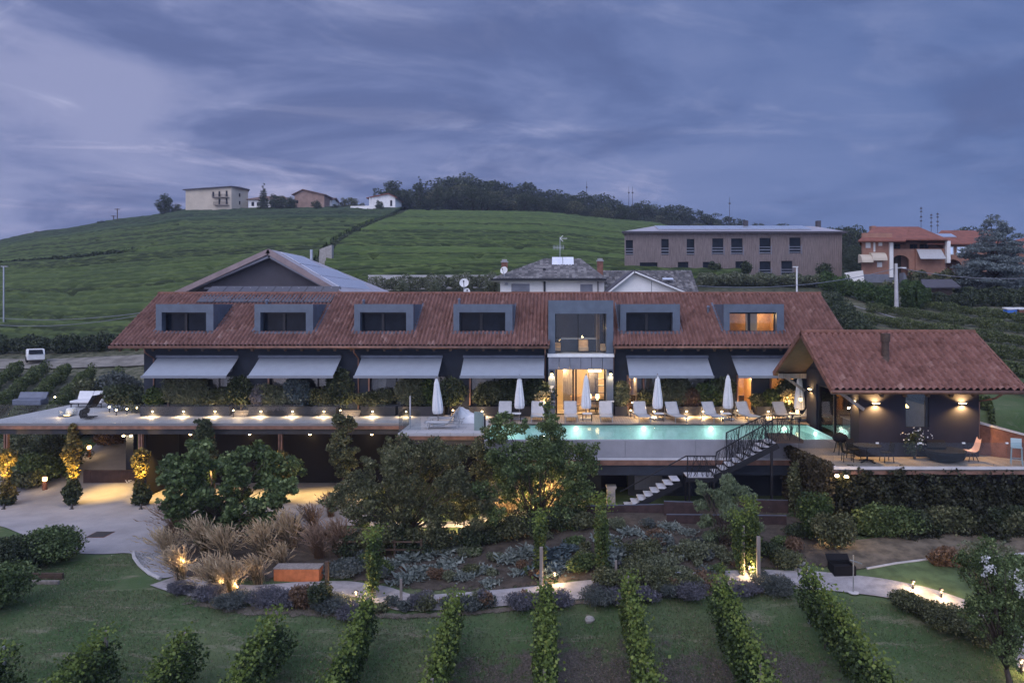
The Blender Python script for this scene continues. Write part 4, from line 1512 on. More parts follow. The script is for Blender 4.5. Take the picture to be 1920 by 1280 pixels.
def hip_roof(x0, x1, y0, y1, ze, zr, rx0, rx1, ry=None, bx0=None, bx1=None):
    """hip roof shell: eaves rectangle, ridge rx0..rx1"""
    ry = ry if ry is not None else (y0 + y1) / 2
    m = MB()
    bx0, bx1 = x0 if bx0 is None else bx0, x1 if bx1 is None else bx1
    A, B, C, D = (x0, y0, ze), (x1, y0, ze), (bx1, y1, ze), (bx0, y1, ze)
    P, Q = (rx0, ry, zr), (rx1, ry, zr)
    m.poly([A, B, Q, P])
    m.poly([B, C, Q])
    m.poly([C, D, P, Q])
    m.poly([D, A, P])
    e = Vector((0, 0, .003))
    m.slab(Vector(A) - e, Vector(B) - e, Vector(C) - e, Vector(D) - e, .16)
    return m


def dish(label, c, r, face=(0.1, -1, 0.35)):
    f = Vector(face).normalized()
    s = f.cross(Vector((0, 0, 1))).normalized()
    u = s.cross(f)
    c = Vector(c)
    t = thing('satellite_dish', label, 'satellite dish', c)
    m = MB()
    n = 20
    rings = [(0.02, .22), (.4, .17), (.75, .08), (1.0, 0)]
    for k, (rr, dep) in enumerate(rings):
        for i in range(n):
            a = 2 * math.pi * i / n
            m.v.append(tuple(c - f * dep * r + (s * math.cos(a) + u * math.sin(a)) * rr * r))
    for k in range(3):
        for i in range(n):
            j = (i + 1) % n
            m.f.append((k * n + i, k * n + j, (k + 1) * n + j, (k + 1) * n + i))
    m.build('reflector', 'white_metal', t, smooth=True)
    MB().bar(c - u * r * .9, c + f * r * .9, .04).tube([c + f * r * .85, c + f * r * 1.05], .07, 6).build('feed_arm', 'black_metal', t)
    MB().tube([c - f * .25 * r, c - f * .25 * r - Vector((0, 0, r * 2.2))], .05, 6).build('mast', 'steel', t)
    return t


def white_house():
    d = 80.0
    x0, x1 = X(938, d), X(1133, d)
    ze = Z(524, d)
    t = thing('white_house', 'white house with hipped grey tile roof and two roof panels', 'house', ((x0 + x1) / 2, d, 9))
    w = MB().box(x0, x1, d, d + 9, 9, ze - .1)
    w.build('wall', 'white_wall', t)
    zr = Z(486, d + 4.5)
    r = hip_roof(X(921, d - .8), X(1137, d - .8), d - .8, d + 9.8, ze, zr, X(1022, d + 4.5), X(1088, d + 4.5)).build('roof_boards', 'white_wall', t)
    a, b = Vector((X(921, d - .8), d - .85, ze + .02)), Vector((X(1137, d - .8), d - .85, ze + .02))
    # tiled front slope cut to the hip outline
    L, up = (b - a).length, Vector((0, 5.3, zr - ze))
    th, tw = .42, .33
    nr = int(up.length / th)
    mv, mq, muv = [], [], []
    nb = 0
    for k in range(nr):
        for e, hh in ((0.0, .05), (.98, .01)):
            s = (k + e) / nr
            xa = a.x + (X(1022, d + 4.5) - a.x) * s
            xb = b.x + (X(1088, d + 4.5) - b.x) * s
            n = 240
            us = np.linspace(xa, xb, n)
            uu_ = (us - a.x) / tw
            h = hh + .05 * np.abs(np.sin(math.pi * uu_)) + .03
            mv.append(np.stack([us, np.full(n, a.y + 5.3 * s), a.z + (zr - ze) * s + h], 1))
            muv.append(np.stack([uu_, np.full(n, k + e * .9)], 1))
    np_mesh('roof', np.concatenate(mv), grid_quads(2 * nr, 240), 'grey_tile', t, uv=np.concatenate(muv))
    MB().box(a.x, b.x, d - .95, d - .83, ze - .16, ze + .06).build('gutter', 'black_metal', t)
    MB().tube([(X(1021, d), d - .1, ze - .2), (X(1021, d), d - .1, 9)], .11, 8).build('downpipe', 'black_metal', t)
    MB().tube([(X(1121, d), d - .1, ze - .2), (X(1121, d), d - .1, 9)], .05, 8).build('downpipe', 'black_metal', t)
    s = MB().box(X(959, d), X(993, d), d - .06, d - .004, Z(546, d), Z(532, d)).build('shutter', 'zinc_panel', t)
    MB().box(X(959, d), X(993, d), d - .05, d - .003, Z(556, d), Z(546.3, d)).build('pane', 'dark_glass', s)
    MB().box(X(1088, d), X(1111, d), d - .06, d - .004, Z(556, d), Z(533, d)).build('shutter', 'zinc_panel', t)
    MB().box(X(947, d), X(952, d), d - .5, d - .01, Z(534, d), Z(530, d)).build('air_conditioner', 'zinc_panel', t)
    dd = d + 2.6
    zz = ze + (zr - ze) * 3.4 / 5.3
    for k in range(2):
        xx = X(1035, dd) + k * 1.28
        MB().slab((xx, dd, zz + .12), (xx + 1.22, dd, zz + .12), (xx + 1.22, dd + 1.6, zz + 1.15), (xx, dd + 1.6, zz + 1.15), .08).build('solar_panel', 'solar_white', t)
    for px, py, dd in ((946, 488, d + 3.5), (1125, 486, d + 3.5)):
        xx = X(px, dd)
        zt = Z(py, dd)
        c = MB().box(xx - .34, xx + .34, dd - .3, dd + .3, zt - 2.0, zt - .25).build('chimney', 'corten', t)
        MB().box(xx - .42, xx + .42, dd - .38, dd + .38, zt - .247, zt - .12).box(xx - .28, xx + .28, dd - .25, dd + .25, zt - .12, zt + .1).build('cap', 'grey_fabric', c)
    MB().tube([(X(1020.5, d + 1.5), d + 1.2, Z(512, d)), (X(1020.5, d + 1.5), d + 1.2, Z(502, d))], .16, 8).build('vent_pipe', 'black_metal', t)
    dish('white satellite dish on the brick chimney of the white house', (X(945, d - .3), d - .5, Z(507, d)), .43, (-.35, -1, .3))
    an = thing('aerial', 'tall rooftop aerial with arrow shaped top on the white house', 'antenna', (X(1050, d + 5), d + 5, zr - .2))
    xx, yy = X(1050, d + 5), d + 5
    MB().tube([(xx, yy, zr - .2), (xx, yy, Z(444, yy))], .035, 6).build('mast', 'steel', an)
    e = MB()
    zt = Z(447, yy)
    e.bar((xx, yy, zt), (xx + .85, yy, zt), .05).bar((xx, yy, zt), (xx + .35, yy, zt + .35), .06).bar((xx, yy, zt), (xx + .35, yy, zt - .35), .06)
    e.build('dipole', 'white_metal', an)
    e = MB()
    zt = Z(464, yy)
    e.bar((xx - .8, yy, zt), (xx + .5, yy, zt), .04)
    for k in range(8):
        xk = xx - .8 + k * .17
        e.bar((xk, yy, zt - .28), (xk, yy, zt + .28), .03)
    e.build('dipole', 'steel', an)


white_house()


def gable_cottage():
    d = 74.0
    ax, az = X(1188, d), Z(506, d)
    x0, x1, ze = X(1126, d), X(1312, d), Z(554, d)
    t = thing('white_cottage', 'white gabled wing with steep dark verges beside the white house', 'house', (ax, d, 9))
    MB().prism([(x0 + .5, 9), (x1 - .6, 9), (x1 - .6, ze), (ax, az - .35), (x0 + .5, ze)], d, d + .3).box(x0 + .5, x0 + .8, d + .3, d + 8, 9, ze).box(x1 - .9, x1 - .6, d + .3, d + 8, 9, ze).build('wall', 'white_wall', t)
    MB().box(X(1221, d), X(1222, d), d - .02, d - .003, 9, Z(527, d)).build('corner_trim', 'zinc_panel', t)
    r = MB()
    r.slab((x0 - .2, d - .6, ze - .2), (ax, d - .6, az), (ax, d + 9, az), (x0 - .2, d + 9, ze - .2), .12)
    r.slab((ax, d - .6, az), (x1 + .1, d - .6, ze - .2), (x1 + .1, d + 9, ze - .2), (ax, d + 9, az), .12)
    rr = r.build('roof', 'slate_panel', t)
    f = MB()
    f.slab((x0 - .1, d - .68, ze - .26), (ax, d - .68, az - .13), (ax, d - .62, az - .13), (x0 - .1, d - .62, ze - .26), .16)
    f.slab((ax, d - .68, az - .13), (x1, d - .68, ze - .26), (x1, d - .62, ze - .26), (ax, d - .62, az - .13), .16)
    f.build('verge_board', 'white_metal', rr)
    # lean-to tiled slope behind and to the right, seen over the gable
    a = (X(1136, 84), 84, Z(552, 84))
    b = (X(1312, 84), 84, Z(552, 84))
    tile_roof('rear_roof', a, b, (0, 5.2, Z(507, 89) - a[2]), 'grey_tile', t, .33, .42, .05, .04)
    s = MB().slab((X(1243, 86), 86, Z(527, 86) + .2), (X(1263, 86), 86, Z(527, 86) + .2), (X(1263, 86), 86.5, Z(524, 86.5) + .2), (X(1243, 86), 86.5, Z(524, 86.5) + .2), .1)
    s.build('skylight', 'solar_white', t)


gable_cottage()
dish('larger white satellite dish standing behind the tiled ridge', (X(870, 58), 58, Z(530, 58)), .37, (.05, -1, .3))
dish('small white satellite dish just below the larger one', (X(875.5, 57), 57, Z(546, 57)), .26, (.2, -1, .3))


def timber_house():
    d = 105.0
    x0, x1 = X(1172, d), X(1577, d)
    ze, zb = Z(437, d), 14.6
    t = thing('timber_building', 'long two storey building clad in brown vertical slats', 'building', ((x0 + x1) / 2, d, zb))
    up = [(1173.5, 1187, 450, 478, 1), (1240, 1254, 448, 478, 1), (1287.5, 1302, 448, 478, 1), (1335.5, 1356.5, 447, 477, 2), (1371, 1392.5, 447, 477, 2), (1424, 1445, 446, 476, 2), (1480, 1501.5, 445.5, 475, 2)]
    lo = [(1199.5, 1233, 492, 508, 0), (1271, 1291, 491, 507, 0), (1318, 1338, 491, 520, 2), (1379, 1400, 490, 519, 1), (1423.5, 1445, 490, 518, 2), (1465, 1486, 489, 517, 2)]
    w = MB()
    zm = Z(484, d)
    wall_open(w, x0, x1, zm, ze, d, d + .3, [(X(a, d), X(b, d), Z(q, d), Z(p, d)) for a, b, p, q, _ in up])
    wall_open(w, x0, x1, zb, zm, d, d + .3, [(X(a, d), X(b, d), Z(q, d), Z(p, d)) for a, b, p, q, _ in lo])
    w.slab((x0, d + .3, ze), (x0 + .3, d + .3, ze), (X(1175, d + 13) + .3, d + 13, ze), (X(1175, d + 13), d + 13, ze), ze - zb).box(x1 - .3, x1, d + .3, d + 13, zb, ze)
    w.build('wall', 'timber_slat', t)
    sl = MB()
    n = int((x1 - x0) / .30)
    holes = [(X(a, d), X(b, d), Z(q, d), Z(p, d)) for a, b, p, q, _ in up + lo]
    for k in range(n + 1):
        xx = x0 + (x1 - x0) * k / n
        segs = [(zb, ze)]
        for hx0, hx1, hz0, hz1 in holes:
            if hx0 - .06 < xx < hx1 + .06:
                ns = []
                for a, b in segs:
                    if hz0 > a and hz1 < b:
                        ns += [(a, hz0), (hz1, b)]
                    else:
                        ns.append((a, b))
                segs = ns
        for a, b in segs:
            if b - a > .15:
                sl.box(xx - .07, xx + .07, d - .12, d - .002, a, b)
    sl.build('cladding', 'timber_slat', t)
    for a, b, p, q, rails in up + lo:
        hx0, hx1, hz0, hz1 = X(a, d), X(b, d), Z(q, d), Z(p, d)
        wi = MB().box(hx0, hx1, d + .22, d + .26, hz0, hz1).build('window', 'dark_glass', t)
        if rails:
            r = MB()
            for k in range(3):
                zz = hz0 + (hz1 - hz0) * (.04 + .18 * k)
                r.box(hx0 - .05, hx1 + .05, d - .16, d - .11, zz, zz + .13 if k < 2 else zz + .09)
            if rails == 2:
                r.box(hx0 - .12, hx0 - .04, d - .17, d - .1, hz0 - .1, hz0 + (hz1 - hz0) * .55)
                r.box(hx1 + .04, hx1 + .12, d - .17, d - .1, hz0 - .1, hz0 + (hz1 - hz0) * .55)
            r.build('railing', 'zinc_panel', wi)
    zr = Z(424, d + 6.5)
    r = hip_roof(x0 - .5, x1 + .6, d - .7, d + 14, ze + .14, zr, X(1226, d + 6.5), X(1526, d + 6.5), d + 6.5, X(1178, d + 14))
    rr = r.build('roof', 'roof_sheet', t)
    MB().box(x0 - .55, x1 + .65, d - .78, d - .703, ze - .06, ze + .2).build('gutter', 'slate_panel', rr)
    for k in range(13):
        xa = X(1229, d + 5) + k * 1.75
        y0, y1 = d + 1.6, d + 6.0
        f = lambda y: ze + .14 + (zr - ze - .14) * (y - d + .7) / 7.2 + .14
        MB().slab((xa, y0, f(y0)), (xa + 1.7, y0, f(y0)), (xa + 1.7, y1, f(y1)), (xa, y1, f(y1)), .06).build('solar_panel', 'solar_white', t)
    for px in (1398, 1534):
        xx = X(px, d + 6)
        MB().box(xx - .3, xx + .3, d + 5.6, d + 6.4, zr - .8, zr + .75).build('chimney', 'slate_panel', t)


timber_house()


def brick_house():
    d = 97.0
    t = thing('brick_villa', 'orange brick villa with red hipped roofs, arches and white awnings', 'house', (X(1700, d), d, 13.5))
    zb = 13.0
    w = MB()
    xa, xb, xc, xd = X(1617, d), X(1673, d), X(1772, d), X(1860, d)
    zt = Z(448, d)
    # arches of the loggias
    def arch_wall(m, x0, x1, ax0, ax1, z0, zs, zt, y0, y1):
        m.box(x0, ax0, y0, y1, z0, zt)
        m.box(ax1, x1, y0, y1, z0, zt)
        n = 10
        c, r = (ax0 + ax1) / 2, (ax1 - ax0) / 2
        rise = r * .75
        pts = [(c - r * math.cos(math.pi * k / n), zs + rise * math.sin(math.pi * k / n)) for k in range(n + 1)]
        for (p, q), (p2, q2) in zip(pts, pts[1:]):
            m.prism([(p, q), (p2, q2), (p2, zt), (p, zt)], y0, y1)
    w.box(xa, xb, d, d + .3, zb, zt + .8)
    w.slab((xa, d + .3, zt + .4), (xa + .3, d + .3, zt + .4), (X(1626, d + 10) + .3, d + 10, zt + .4), (X(1626, d + 10), d + 10, zt + .4), zt + .4 - zb)
    arch_wall(w, xb, X(1719, d), X(1676, d), X(1709, d), zb, Z(490, d), Z(466, d), d + .6, d + .9)
    w.box(X(1719, d), X(1775, d), d + .3, d + .6, zb, Z(466, d))
    arch_wall(w, X(1775, d), X(1860, d), X(1781, d), X(1812, d), zb, Z(497, d), Z(478, d), d + 1.2, d + 1.5)
    w.box(X(1778, d), X(1860, d), d + 1.2, d + 1.5, Z(478, d), Z(459, d))
    w.box(xb, X(1860, d), d + 3.0, d + 3.2, zb, zt + .3)
    w.build('wall', 'brick_orange', t)
    MB().box(xa - .04, X(1683, d), d - .05, d - .003, zb, Z(514, d)).build('plinth', 'zinc_panel', t)
    for px in (1670, 1777):
        MB().box(X(px - 3.5, d), X(px + 3.5, d), d - .25, d + .25, Z(520 if px < 1700 else 493, d), Z(452, d)).build('pillar', 'white_wall', t)
    dm = MB()
    dm.box(X(1676, d), X(1709, d), d + 2.9, d + 2.95, zb, Z(474, d))
    dm.build('loggia_back', 'wood_dark', t)
    for a, b, p, q in ((1624, 1631, 449, 464), (1648, 1653, 447, 460)):
        window(t, X(a, d), X(b, d), Z(q, d), Z(p, d), d, 'white_wall', 'white_wall', .07, 0)
    MB().box(X(1637.5, d), X(1641, d), d - .05, d - .003, Z(472, d), Z(446, d)).build('pilaster', 'white_wall', t)
    for a, b, p, q in ((1677, 1688, 453, 464), (1696, 1707, 453, 464), (1727, 1740, 455, 466), (1746, 1762, 455, 466)):
        window(t, X(a, d), X(b, d), Z(q, d), Z(p, d), d + 2.99, 'wood_dark', 'dark_glass', .07, 1)
    for a, b in ((1781, 1796), (1804, 1818)):
        window(t, X(a, d), X(b, d), Z(475, d), Z(462, d), d + 1.19, 'white_wall', 'solar_white', .09, 1)
    window(t, X(1645, d), X(1653, d), Z(500, d), Z(492, d), d, 'white_wall', 'white_wall', .05, 0)
    # barrel awnings and the big drop awning
    for a, b, zz in ((1609, 1630, 0), (1629, 1656, .25)):
        x0, x1 = X(a, d), X(b, d)
        m = MB()
        z0 = Z(493, d) + zz
        n = 8
        prof = [(d - 1.3 * math.cos(math.pi / 2 * k / n), z0 + 1.15 * math.sin(math.pi / 2 * k / n)) for k in range(n + 1)]
        for (ya, za), (yb, zb2) in zip(prof, prof[1:]):
            m.poly([(x0, ya, za), (x1, ya, za), (x1, yb, zb2), (x0, yb, zb2)])
        m.poly([(x0, p, q) for p, q in prof] + [(x0, d, z0)])
        m.poly([(x1, p, q) for p, q in prof] + [(x1, d, z0)])
        m.build('awning', 'cream_wall', t)
    MB().slab((X(1720, d), d - .9, Z(486, d)), (X(1768, d), d - .9, Z(486, d)), (X(1766, d), d + .2, Z(467, d)), (X(1720, d), d + .2, Z(467, d)), .04).build('awning', 'sling_cloth', t)
    # roofs
    r1 = hip_roof(X(1602, d), X(1690, d), d - 1.2, d + 11, zt - .3, Z(425, d + 5), X(1640, d + 5), X(1705, d + 5), d + 5, X(1618, d + 11), X(1700, d + 11))
    r1.build('roof', 'orange_plain', t)
    r2 = hip_roof(X(1668, d), X(1772, d), d - .7, d + 12, Z(449, d), Z(425, d + 5.5), X(1690, d + 5.5), X(1722, d + 5.5), d + 5.5, X(1680, d + 12), X(1780, d + 12))
    r2.build('roof', 'orange_plain', t)
    r3 = hip_roof(X(1740, d), X(1900, d), d + .2, d + 12, Z(456, d), Z(432, d + 6), X(1765, d + 6), X(1855, d + 6), d + 6, X(1760, d + 12), X(1900, d + 12))
    r3.build('roof', 'orange_plain', t)
    MB().slab((X(1738, d + 3), d + 2.6, Z(446, d + 2.6) + .15), (X(1791, d + 3), d + 2.6, Z(446, d + 2.6) + .15), (X(1786, d + 4), d + 4.3, Z(440, d + 4.3) + .15), (X(1738, d + 4), d + 4.3, Z(440, d + 4.3) + .15), .1).build('solar_panel', 'solar_white', t)
    MB().box(X(1632, 104), X(1640, 104), 103.6, 104.4, Z(432, 104), Z(424, 104)).build('chimney', 'brick_orange', t)
    st = MB()
    for k in range(8):
        st.box(X(1684 + k * 1.8, d), X(1686 + k * 1.8, d), d - 1.5, d - .3, 13, Z(512 + k * 2.4, d))
    st.build('steps', 'zinc_panel', t)
    wl = thing('garden_wall', 'white garden wall to the left of the orange brick villa', 'wall', (X(1598, d), d, 13))
    MB().slab((X(1586, d), d + .3, Z(511, d)), (X(1617, d), d - .2, Z(507, d)), (X(1617, d), d, Z(507, d)), (X(1586, d), d + .5, Z(511, d)), 2.4).build('masonry', 'white_wall', wl)
    o = thing('brick_house', 'orange roofed house half hidden behind the blue cedar', 'house', (X(1925, 110), 110, 13))
    MB().box(X(1890, 110), X(2010, 110), 110, 120, 12, Z(466, 110)).build('wall', 'brick_orange', o)
    hip_roof(X(1878, 109), X(2020, 109), 109, 121, Z(466, 110), Z(446, 115), X(1920, 115), X(1980, 115)).build('roof', 'orange_plain', o)


brick_house()


def hill_house(name, label, d, px0, px1, pyb, pye, pyr, wallm, roofm, kind='gable', wins=(), ridge=None, deep=9.0, cat='house', side=0):
    x0, x1 = X(px0, d), X(px1, d)
    zb, ze, zr = Z(pyb, d) - 3.0, Z(pye, d), Z(pyr, d)
    t = thing(name, label, cat, ((x0 + x1) / 2, d, zb))
    MB().box(x0, x1, d, d + deep, zb, ze).build('wall', wallm, t)
    if kind == 'gable':
        m = MB()
        m.slab((x0 - .6, d - .7, ze - .1), (x1 + .6, d - .7, ze - .1), (x1 + .6, d + deep / 2, zr), (x0 - .6, d + deep / 2, zr), .2)
        m.slab((x1 + .6, d + deep + .7, ze - .1), (x0 - .6, d + deep + .7, ze - .1), (x0 - .6, d + deep / 2, zr), (x1 + .6, d + deep / 2, zr), .2)
        m.prism([(x0, ze), (x1, ze), (x1, ze)], d, d)
        m.build('roof', roofm, t)
        for xx in (x0, x1 - .2):
            MB().poly([(xx, d, ze), (xx, d + deep, ze), (xx, d + deep / 2, zr - .25)]).build('gable', wallm, t)
    elif kind == 'front':
        xm = x0 + (x1 - x0) * (ridge if ridge is not None else .5)
        m = MB()
        m.slab((x0 - .8, d - .8, ze - .2), (xm, d - .8, zr), (xm, d + deep, zr), (x0 - .8, d + deep, ze - .2), .25)
        m.slab((xm, d - .8, zr), (x1 + .8, d - .8, ze - .2), (x1 + .8, d + deep, ze - .2), (xm, d + deep, zr), .25)
        m.build('roof', roofm, t)
        MB().poly([(x0, d + .02, ze - .01), (x1, d + .02, ze - .01), (xm, d + .02, zr - .3)]).build('gable', wallm, t)
    else:
        hip_roof(x0 - .7, x1 + .7, d - .8, d + deep + .8, ze, zr, x0 + (x1 - x0) * .25, x0 + (x1 - x0) * .75).build('roof', roofm, t)
    for a, b, p, q in wins:
        window(t, X(a, d), X(b, d), Z(q, d), Z(p, d), d, 'wood_dark', 'dark_glass', .08, 0)
    return t


# cream block on the skyline: two facades, shallow roof, two balconies
def cream_block():
    d = 246.0
    t = thing('cream_house', 'cream rendered block with two balconies on the hilltop', 'house', (X(405, d), d, 40))
    x0, xm, x1 = X(348, d), X(434, d), X(463, d + 6)
    zb = Z(400, d) - 3
    zl, zm, zr_ = Z(356.5, d), Z(350.5, d), Z(355, d + 6)
    w = MB()
    w.poly([(x0, d, zb), (xm, d, zb), (xm, d, zm), (x0, d, zl)])
    w.poly([(xm, d, zb), (x1, d + 7, zb), (x1, d + 7, zr_), ((xm + x1) / 2 - .8, d + 3, zm + .55), (xm, d, zm)])
    w.poly([(x0, d, zb), (x0, d, zl), (x0 + 4, d + 12, zl), (x0 + 4, d + 12, zb)])
    w.build('wall', 'cream_wall', t)
    xp = (xm + x1) / 2 - .8
    r = MB()
    r.slab((x0 - .7, d - .7, zl + .2), (xm + .2, d - .8, zm + .25), (xp + .4, d + 6, zm + .85), (x0 + 3, d + 9, zl + .5), .35)
    r.slab((xm + .1, d - .82, zm + .24), (x1 + .8, d + 6.6, zr_ + .1), (x1 - 2, d + 12, zr_ + .1), (xp + .3, d + 4, zm + .8), .35)
    r.build('roof', 'slate_panel', t)
    for a, p, q in ((400, 360, 371), (411.5, 359, 369), (425, 358, 368), (411.5, 373, 383), (425, 372, 382.5)):
        window(t, X(a - 1.4, d), X(a + 1.4, d), Z(q, d), Z(p, d), d, 'wood_dark', 'dark_glass', .06, 0)
    for a, b, py in ((400, 430, 370), (403, 430, 384.5)):
        bl = MB().box(X(a, d), X(b, d), d - 1.1, d - .01, Z(py + 1, d), Z(py, d)).build('balcony', 'wood_grey', t)
        rl = MB()
        for k in range(14):
            xx = X(a, d) + (X(b, d) - X(a, d)) * k / 13
            rl.box(xx - .04, xx + .04, d - 1.08, d - 1.0, Z(py, d), Z(py - 4.5, d))
        rl.box(X(a, d), X(b, d), d - 1.1, d - .98, Z(py - 4.5, d), Z(py - 5, d))
        rl.build('railing', 'black_metal', bl)
    for a, p, q in ((449, 360, 366), (449, 375, 381)):
        window(t, X(a - 1, d + 3) , X(a + 1, d + 3), Z(q, d), Z(p, d), d + 3.2, 'wood_dark', 'dark_glass', .06, 0)
    return t


cream_block()
hill_house('farmhouse', 'low white farmhouse with hipped brown roof beside the cream block', 250, 466, 540, 391, 374, 363.5, 'white_wall', 'brown_roof', 'hip', ((472, 476, 379, 386), (482, 485, 380, 386)), deep=10)
hill_house('stone_barn', 'tall pink brick barn with gabled tile roof on the hilltop', 246, 552, 608, 395, 364, 355, 'brick_pink', 'brown_roof', 'front', ((556, 559, 376, 381),), ridge=.3, deep=14, cat='barn')
hill_house('small_annex', 'small pale annex leaning against the pink hilltop barn', 252, 606, 622, 390, 374, 368, 'white_wall', 'brown_roof', 'gable', deep=7)
t = hill_house('white_villa', 'small white house with orange roof and porch at the wood edge', 244, 692, 741, 392, 370, 362.5, 'white_wall', 'orange_plain', 'front', ((732, 735, 376, 386),), ridge=.75, deep=10)
m = MB()
for px in (693, 699, 706):
    m.box(X(px, 242), X(px + 1.2, 242), 241.6, 242, Z(392, 242), Z(371, 242))
m.build('porch_post', 'white_wall', t)
w = thing('boundary_wall', 'low white wall running left from the small hilltop villa', 'wall', (X(680, 240), 240, 40))
MB().slab((X(657, 241), 241, Z(386.5, 241)), (X(704, 239), 239, Z(385.5, 239)), (X(704, 239), 239.4, Z(385.5, 239)), (X(657, 241), 241.4, Z(386.5, 241)), 2.2).build('masonry', 'white_wall', w)

# retaining walls, fences
w = thing('retaining_wall', 'long pale concrete retaining wall below the bright vineyard', 'wall', (X(820, 90), 90, 11))
w_ = MB()
for k in range(14):
    a, b = 690 + k * 18.5, 690 + (k + 1) * 18.5 - .35
    if b > 948:
        break
    w_.slab((X(a, 92), 92, Z(515.5, 92)), (X(b, 92), 92, Z(515.5, 92)), (X(b, 92), 92.35, Z(515.5, 92)), (X(a, 92), 92.35, Z(515.5, 92)), 3.2)
w_.build('masonry', 'pale_concrete', w)
hedge('hedge', 'weedy green verge along the foot of the concrete retaining wall', [gp(p, 90) + Vector((0, 0, .2)) for p in range(690, 950, 20)], 1.4, 2.1, 9000, .22, 'leaf_grassy')
b_ = thing('ruin_wall', 'pale ruined masonry pier on the track between the hill vineyards', 'wall', (X(610, 112), 112, gz(X(610, 112), 112)))
MB().prism([(X(597, 112), gz(X(610, 112), 112) - 1.5), (X(622, 112), gz(X(610, 112), 112) - 1.5), (X(622, 112), Z(459, 112)), (X(599, 112), Z(467, 112))], 112, 113).build('masonry', 'stone_block', b_)


# ------------------------------------------------------------------ trees of the hill
def far_tree_proto(kind, seed):
    q = np.random.default_rng(seed)
    base = Vector((0, 0, 0))
    if kind == 'broad':
        bl = scatter_blobs((0, 0, 5.2), 4.4, 4.4, 4.9, 34, .9, 1.6, seed)
        bl += [(0, 0, 4.2, 3.0, 3.0, 3.6)]
        return tree('broadleaf_tree', 'dark broadleaf tree in the wood along the hill crest', 'tree', base, bl, 3600, .5, 'leaf_dark', .25, .35, 'trees of the wood on the hill crest', shell=.6)
    if kind == 'green':
        bl = scatter_blobs((0, 0, 4.8), 3.8, 3.8, 4.6, 30, .8, 1.5, seed)
        return tree('broadleaf_tree', 'dark broadleaf tree in the wood along the hill crest', 'tree', base, bl, 3200, .48, 'leaf_olive', .22, .35, 'trees of the wood on the hill crest', shell=.6)
    bl = []
    for k in range(12):
        z = 1.2 + k * .95
        r = 2.3 * (1 - k / 12.5) + .2
        for j in range(5 if k < 9 else 2):
            a = 2.4 * k + j * 1.257
            bl.append((math.cos(a) * r * .6, math.sin(a) * r * .6, z - r * .12, r * .5, r * .5, .42))
    return tree('conifer', 'dark pointed conifer on the hill crest', 'tree', base, bl, 2000, .5, 'leaf_dark', .2, .5, None, shell=.5)


# (px, ground py on the slope, distance, height scale, kind)
PR = {'broad': [far_tree_proto('broad', 1), far_tree_proto('broad', 2), far_tree_proto('broad', 3)], 'green': [far_tree_proto('green', 4), far_tree_proto('green', 5)]}
US = {k: [[] for _ in v] for k, v in PR.items()}


def far_tree(kind, px, d, top, i, wide=1.0, label=None, group='trees of the wood on the hill crest'):
    p = gp(px, d)
    h = max(2.0, Z(top, d) - p.z)
    s = h / 10.2
    pr = PR[kind][i % len(PR[kind])]
    o = place(pr, US[kind][i % len(PR[kind])], p - Vector((0, 0, .3)), i * 1.7, (s * wide, s * wide, s))
    if label:
        o['label'] = label
        if 'group' in o:
            del o['group']
    return o


q = np.random.default_rng(11)
k = 0
# skyline of the wood: top outline read along the crest
sky_x = [752, 770, 820, 850, 868, 890, 905, 930, 955, 975, 1000, 1022, 1040, 1060, 1085, 1110, 1130, 1150, 1180, 1205, 1232, 1262, 1290, 1320, 1350, 1385, 1420, 1460]
sky_t = [345, 352, 330, 326, 322, 326, 332, 337, 343, 338, 350, 356, 353, 362, 354, 366, 360, 372, 378, 374, 380, 377, 388, 392, 402, 408, 414, 416]
for x_, t_ in zip(sky_x, sky_t):
    far_tree('broad', x_, 318 + q.uniform(-8, 14), t_, k, 1.5)
    k += 1
for i in range(62):     # second and third ranks lower on the slope
    x_ = 800 + i * 12.6 + q.uniform(-6, 6)
    t_ = float(np.interp(x_, sky_x, sky_t)) + q.uniform(14, 34)
    far_tree('broad' if q.random() < .45 else 'green', x_, q.uniform(262, 296) if x_ < 1180 else q.uniform(285, 312), min(t_, 424) if x_ > 1180 else t_, k, 1.5)
    k += 1
for x_, d_, t_, w_ in ((735, 262, 335, 1.2), (755, 268, 352, 1.1), (885, 256, 342, 1.1), (905, 252, 350, 1.0), (930, 254, 362, 1.2), (985, 250, 358, 1.2), (1010, 252, 362, 1.2), (1165, 262, 382, 1.1), (1190, 260, 392, 1.2)):
    far_tree('broad', x_, d_, t_, k, w_)
    k += 1
far_tree('broad', 309, 245, 360, 1, .85, 'dark rounded tree standing alone left of the cream hilltop block', None)
far_tree('green', 331, 247, 378, 2, 1.3, 'small greyish tree tucked between the lone tree and the cream block', None)
far_tree('broad', 192, 242, 411, 2, 1.6, 'little dark tree on the bare skyline far left', None)
far_tree('broad', 522, 242, 360, 0, 1.35, 'dense dark tree between farmhouse and pink barn', None)
far_tree('broad', 545, 240, 366, 1, 1.0, 'dark bushy tree against the left side of the pink barn', None)
far_tree('broad', 594, 238, 372, 2, 1.0, 'round bush in front of the pink barn', None)
far_tree('broad', 628, 240, 380, 1, 1.3, 'low dark bush right of the pink barn', None)
far_tree('broad', 712, 236, 372, 0, .8, 'dark bush in front of the small white hilltop villa', None)
far_tree('green', 640, 262, 366, 1, 1.0, 'pale green treetop left of the small hilltop villa, nearer one', None)
far_tree('green', 664, 270, 362, 0, 1.1, 'pale green treetop behind the white boundary wall', None)
